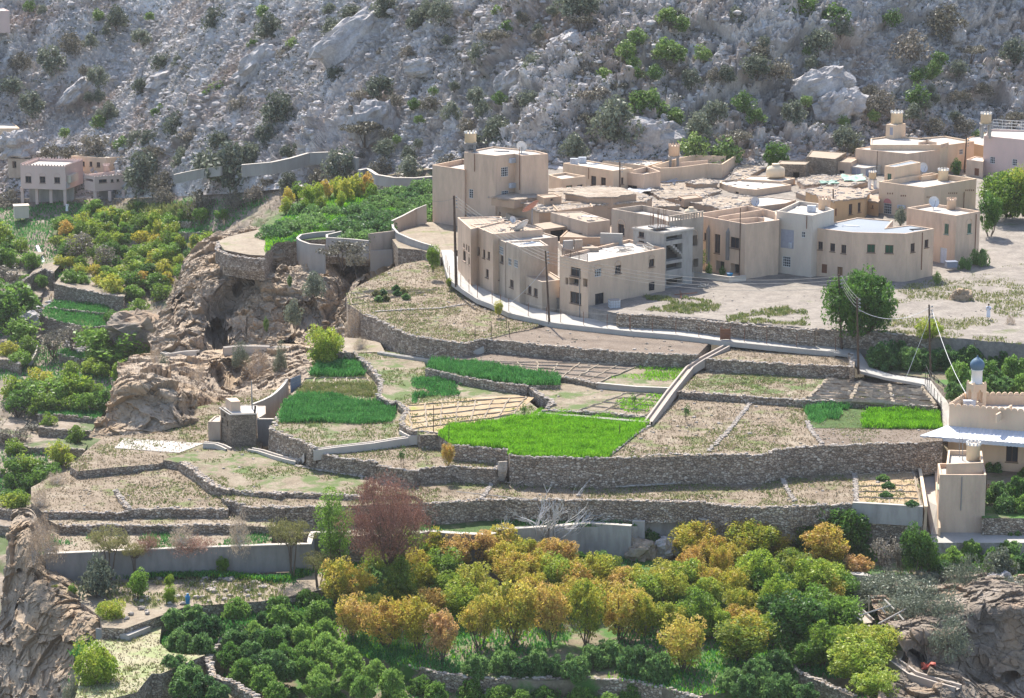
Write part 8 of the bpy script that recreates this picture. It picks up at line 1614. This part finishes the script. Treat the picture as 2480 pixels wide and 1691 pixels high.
# low stone lines dividing fields
def stoneline(label, reg, pts, z, r=.16, n=40, seed=0):
    P = polyline([atz(*R(reg, p)[0], z) for p in pts], .22); rg = random.Random(seed); m = MB()
    for p in P:
        for q in range(3): m.rock(tuple(p+np.array([rg.uniform(-.2, .2), rg.uniform(-.2, .2), .04])), rg.uniform(.5, 1.2)*r, rg.random(), .7)
    c = np.array(m.v); o0 = np.array([c[:, 0].mean(), c[:, 1].mean(), c[:, 2].min()]); setp(npmesh('stone_row', c, m.f, 'rubble', None, False, o0), label, 'row of stones', 'rows of stones between fields', 'thing')
for l, rg_, pts, z in (('row of pale stones right of the bright green field', 'H', [(1900,900),(1760,990),(1590,1130)], -4.35), ('row of pale stones crossing the dry stubble beside the sapling', 'I', [(490,600),(420,690),(340,790),(210,920)], -4.35), ('curved stone row left of the green plots', 'I', [(870,720),(905,790),(970,870)], -4.33),
   ('stone row left of the darker plot on the long strip', 'I', [(705,1110),(740,1180),(785,1255)], -7.35), ('stone row left of the three heap plot', 'I', [(1185,1035),(1195,1130),(1200,1260)], -7.33), ('stone row down the strip left of the black hose end', 'H', [(630,1370),(590,1440),(550,1490)], -7.35), ('long stone row along the foot of the tallest wall', 'H', [(760,1358),(1200,1380),(1700,1392),(2200,1360)], -7.3),
   ('stone row across the field under the lane', 'D', [(0,1200),(200,1195),(480,1150)], -1.88), ('stone row curving along the foot of the leaning wall', 'K', [(250,560),(480,600),(800,650)], -7.45), ('stone row along the path foot of the hay green field', 'G', [(1820,715),(2050,700),(2324,690)], -1.86)): stoneline(l, rg_, pts, z, seed=len(l))
# left valley terrace walls and beds
def vterrace(label, reg, pts, h, green=None, back=None):
    pp = R(reg, *pts); W3 = []
    for (x, y) in [(p[0], p[1]) for p in pp]: yb = y+h*13.5; Y = vy(x, yb); b = aty(x, yb, Y-.6); W3.append(np.array([b[0], b[1], b[2]+h-.1]))
    zt = float(np.mean([q[2] for q in W3])); W3 = [np.array([q[0], q[1], zt*.0+q[2]]) for q in W3]; wall(label, None, 0, h+.4, w3=W3, group='terrace walls of the left valley', t=.4)
    d = (back or h*5.5); W4 = [q+np.array([0, d, -.05]) for q in W3[::-1]]; P = [q-np.array([0, 0, .06]) for q in W3]+W4
    vs = P; tt = tessellate_polygon([[Vector((p[0], p[1], 0)) for p in P]]); fs = []
    for f in tt: a, b, c = (P[i] for i in f); fs.append(tuple(f) if (b[0]-a[0])*(c[1]-a[1])-(b[1]-a[1])*(c[0]-a[0]) > 0 else tuple(f)[::-1])
    setp(npmesh('valley_terrace', P, fs, green or 'valley_soil'), kind='structure'); return P
VT = [('long dark wall under the left valley orchard', 'S', [(720,700),(900,740),(1200,800),(1450,850),(1640,880)], 2.2), ('upper curved wall of the small green valley plot', 'S', [(640,1010),(900,1040),(1200,1070),(1400,1085)], 1.1), ('wall below the curved green valley plot', 'S', [(540,1100),(640,1160),(800,1205),(1000,1250),(1250,1275),(1420,1265)], 1.9), ('grey slanting wall in the left valley beside the zigzag channel', 'S', [(320,660),(450,570),(600,500),(700,560)], 2.3),
  ('wall under the trees at the far left edge, upper', 'S', [(-40,310),(100,345),(300,375),(480,395)], 1.6), ('wall at the far left edge, second', 'S', [(60,560),(180,570),(330,590)], 1.2), ('long thin wall low at far left, beside the rubble', 'S', [(60,845),(300,850),(520,870)], 1.1), ('wall right of the rubble at far left', 'S', [(150,1030),(330,1045)], 1.2), ('wall at the left edge beneath the dark tree', 'S', [(-20,1460),(150,1480),(430,1510)], 1.5), ('pale wall by the isolated dry plot', 'S', [(1880,190),(2050,220),(2300,265)], 1.2),
  ('wall beside the step channel at left', 'T', [(-30,385),(130,400),(260,460)], 1.5), ('low wall behind the big green valley tree', 'T', [(780,325),(960,360),(1150,400)], .8), ('dark wall above the green strip left of the rock face', 'T', [(760,1000),(1000,1010),(1300,1020)], 1.3), ('wall under the green strip left of the rock face', 'T', [(500,1130),(800,1130),(1100,1160),(1320,1190)], 1.5), ('wall with pale rim left of the rock face', 'T', [(510,1310),(800,1335),(1000,1345),(1210,1360)], 1.7), ('leaning wall at the left edge, low down', 'T', [(-30,1370),(100,1400),(210,1450)], 1.8), ('low wall below the small white-trunked tree', 'T', [(230,1455),(500,1470),(800,1480)], .6),
  ('wall along the foot left of the concrete basin', 'T', [(190,1510),(400,1570),(900,1590),(1120,1600)], 1.5), ('dark wall at lower left under the bright trees', 'J', [(-40,490),(150,500),(370,515)], 1.4), ('dark wall lowest at the left under the bright trees', 'J', [(-40,790),(100,800),(210,830)], 1.6), ('wall stub at the far lower left', 'J', [(-40,920),(100,925),(160,950)], 1.2), ('dark long wall above the green hedge row in the valley', 'W', [(860,1445),(1050,1455),(1260,1470)], .7), ('low wall under the teal green bed', 'W', [(900,1530),(1150,1535),(1330,1540)], 1.0)]
for k, (l, r_, p_, h_) in enumerate(VT):
    P = vterrace(l, r_, p_, h_, 'green_cover' if 'green' in l else 'valley_soil')
    if 'green' in l: scatter('valley_greens', [P], 14, .4, .22, 'grass_crop', 'green planting behind the '+l, 70+k, tri=2)
scatter('hedge_row', [[aty(*p, vy(*p))+np.array([0, 0, .1]) for p in R('W', (870,1400),(1300,1410),(1290,1470),(870,1460))]], 26, 1.5, .4, 'grass_mixed', 'bright green hedge row at the mountain foot', 99, tri=2)
# small cliff-side rubble of the valley stream
stonescatter('stream_rubble', [[aty(x, y, vy(x, y))+np.array([0, 0, .1]) for x, y in ((60,760),(140,720),(150,740),(100,800),(60,800))], [aty(x, y, vy(x, y))+np.array([0, 0, .1]) for x, y in ((120,840),(210,800),(260,830),(200,860),(140,870))]], 1.2, .2, .8, 'boulder', 'grey rubble of the valley stream bed', 8)
stonescatter('bank_rubble', [[atz(*p, -12.55) for p in R('L', (1200,300),(2100,300),(2300,480),(1400,560),(900,700),(850,620))]], .8, .1, .5, 'rubble', 'broken rock over the bank below the concrete wall', 9)
scatter('weeds', [[atz(*p, -12.55) for p in R('L', (400,400),(1200,280),(2300,300),(2300,500),(1300,580),(850,640))]], 9, .3, .15, 'grass_mixed', 'weeds over the bank below the concrete wall', 33, tri=2, mask=(.3, -.05, 3))
# ================================================================ HAZE
def haze():
    m = bpy.data.materials.new('haze'); m.use_nodes = True; n = m.node_tree; n.nodes.remove(n.nodes['Principled BSDF']); v = n.nodes.new('ShaderNodeVolumePrincipled')
    v.inputs['Color'].default_value = (.97, .97, 1.0, 1); v.inputs['Density'].default_value = .00006; v.inputs['Anisotropy'].default_value = .2
    n.links.new(v.outputs[0], n.nodes['Material Output'].inputs['Volume']); MATS['haze'] = m
    b = MB(); b.box((0, 20, 15), (420, 720, 150)); o = b.build('haze', 'haze'); o['kind'] = 'stuff'
haze()
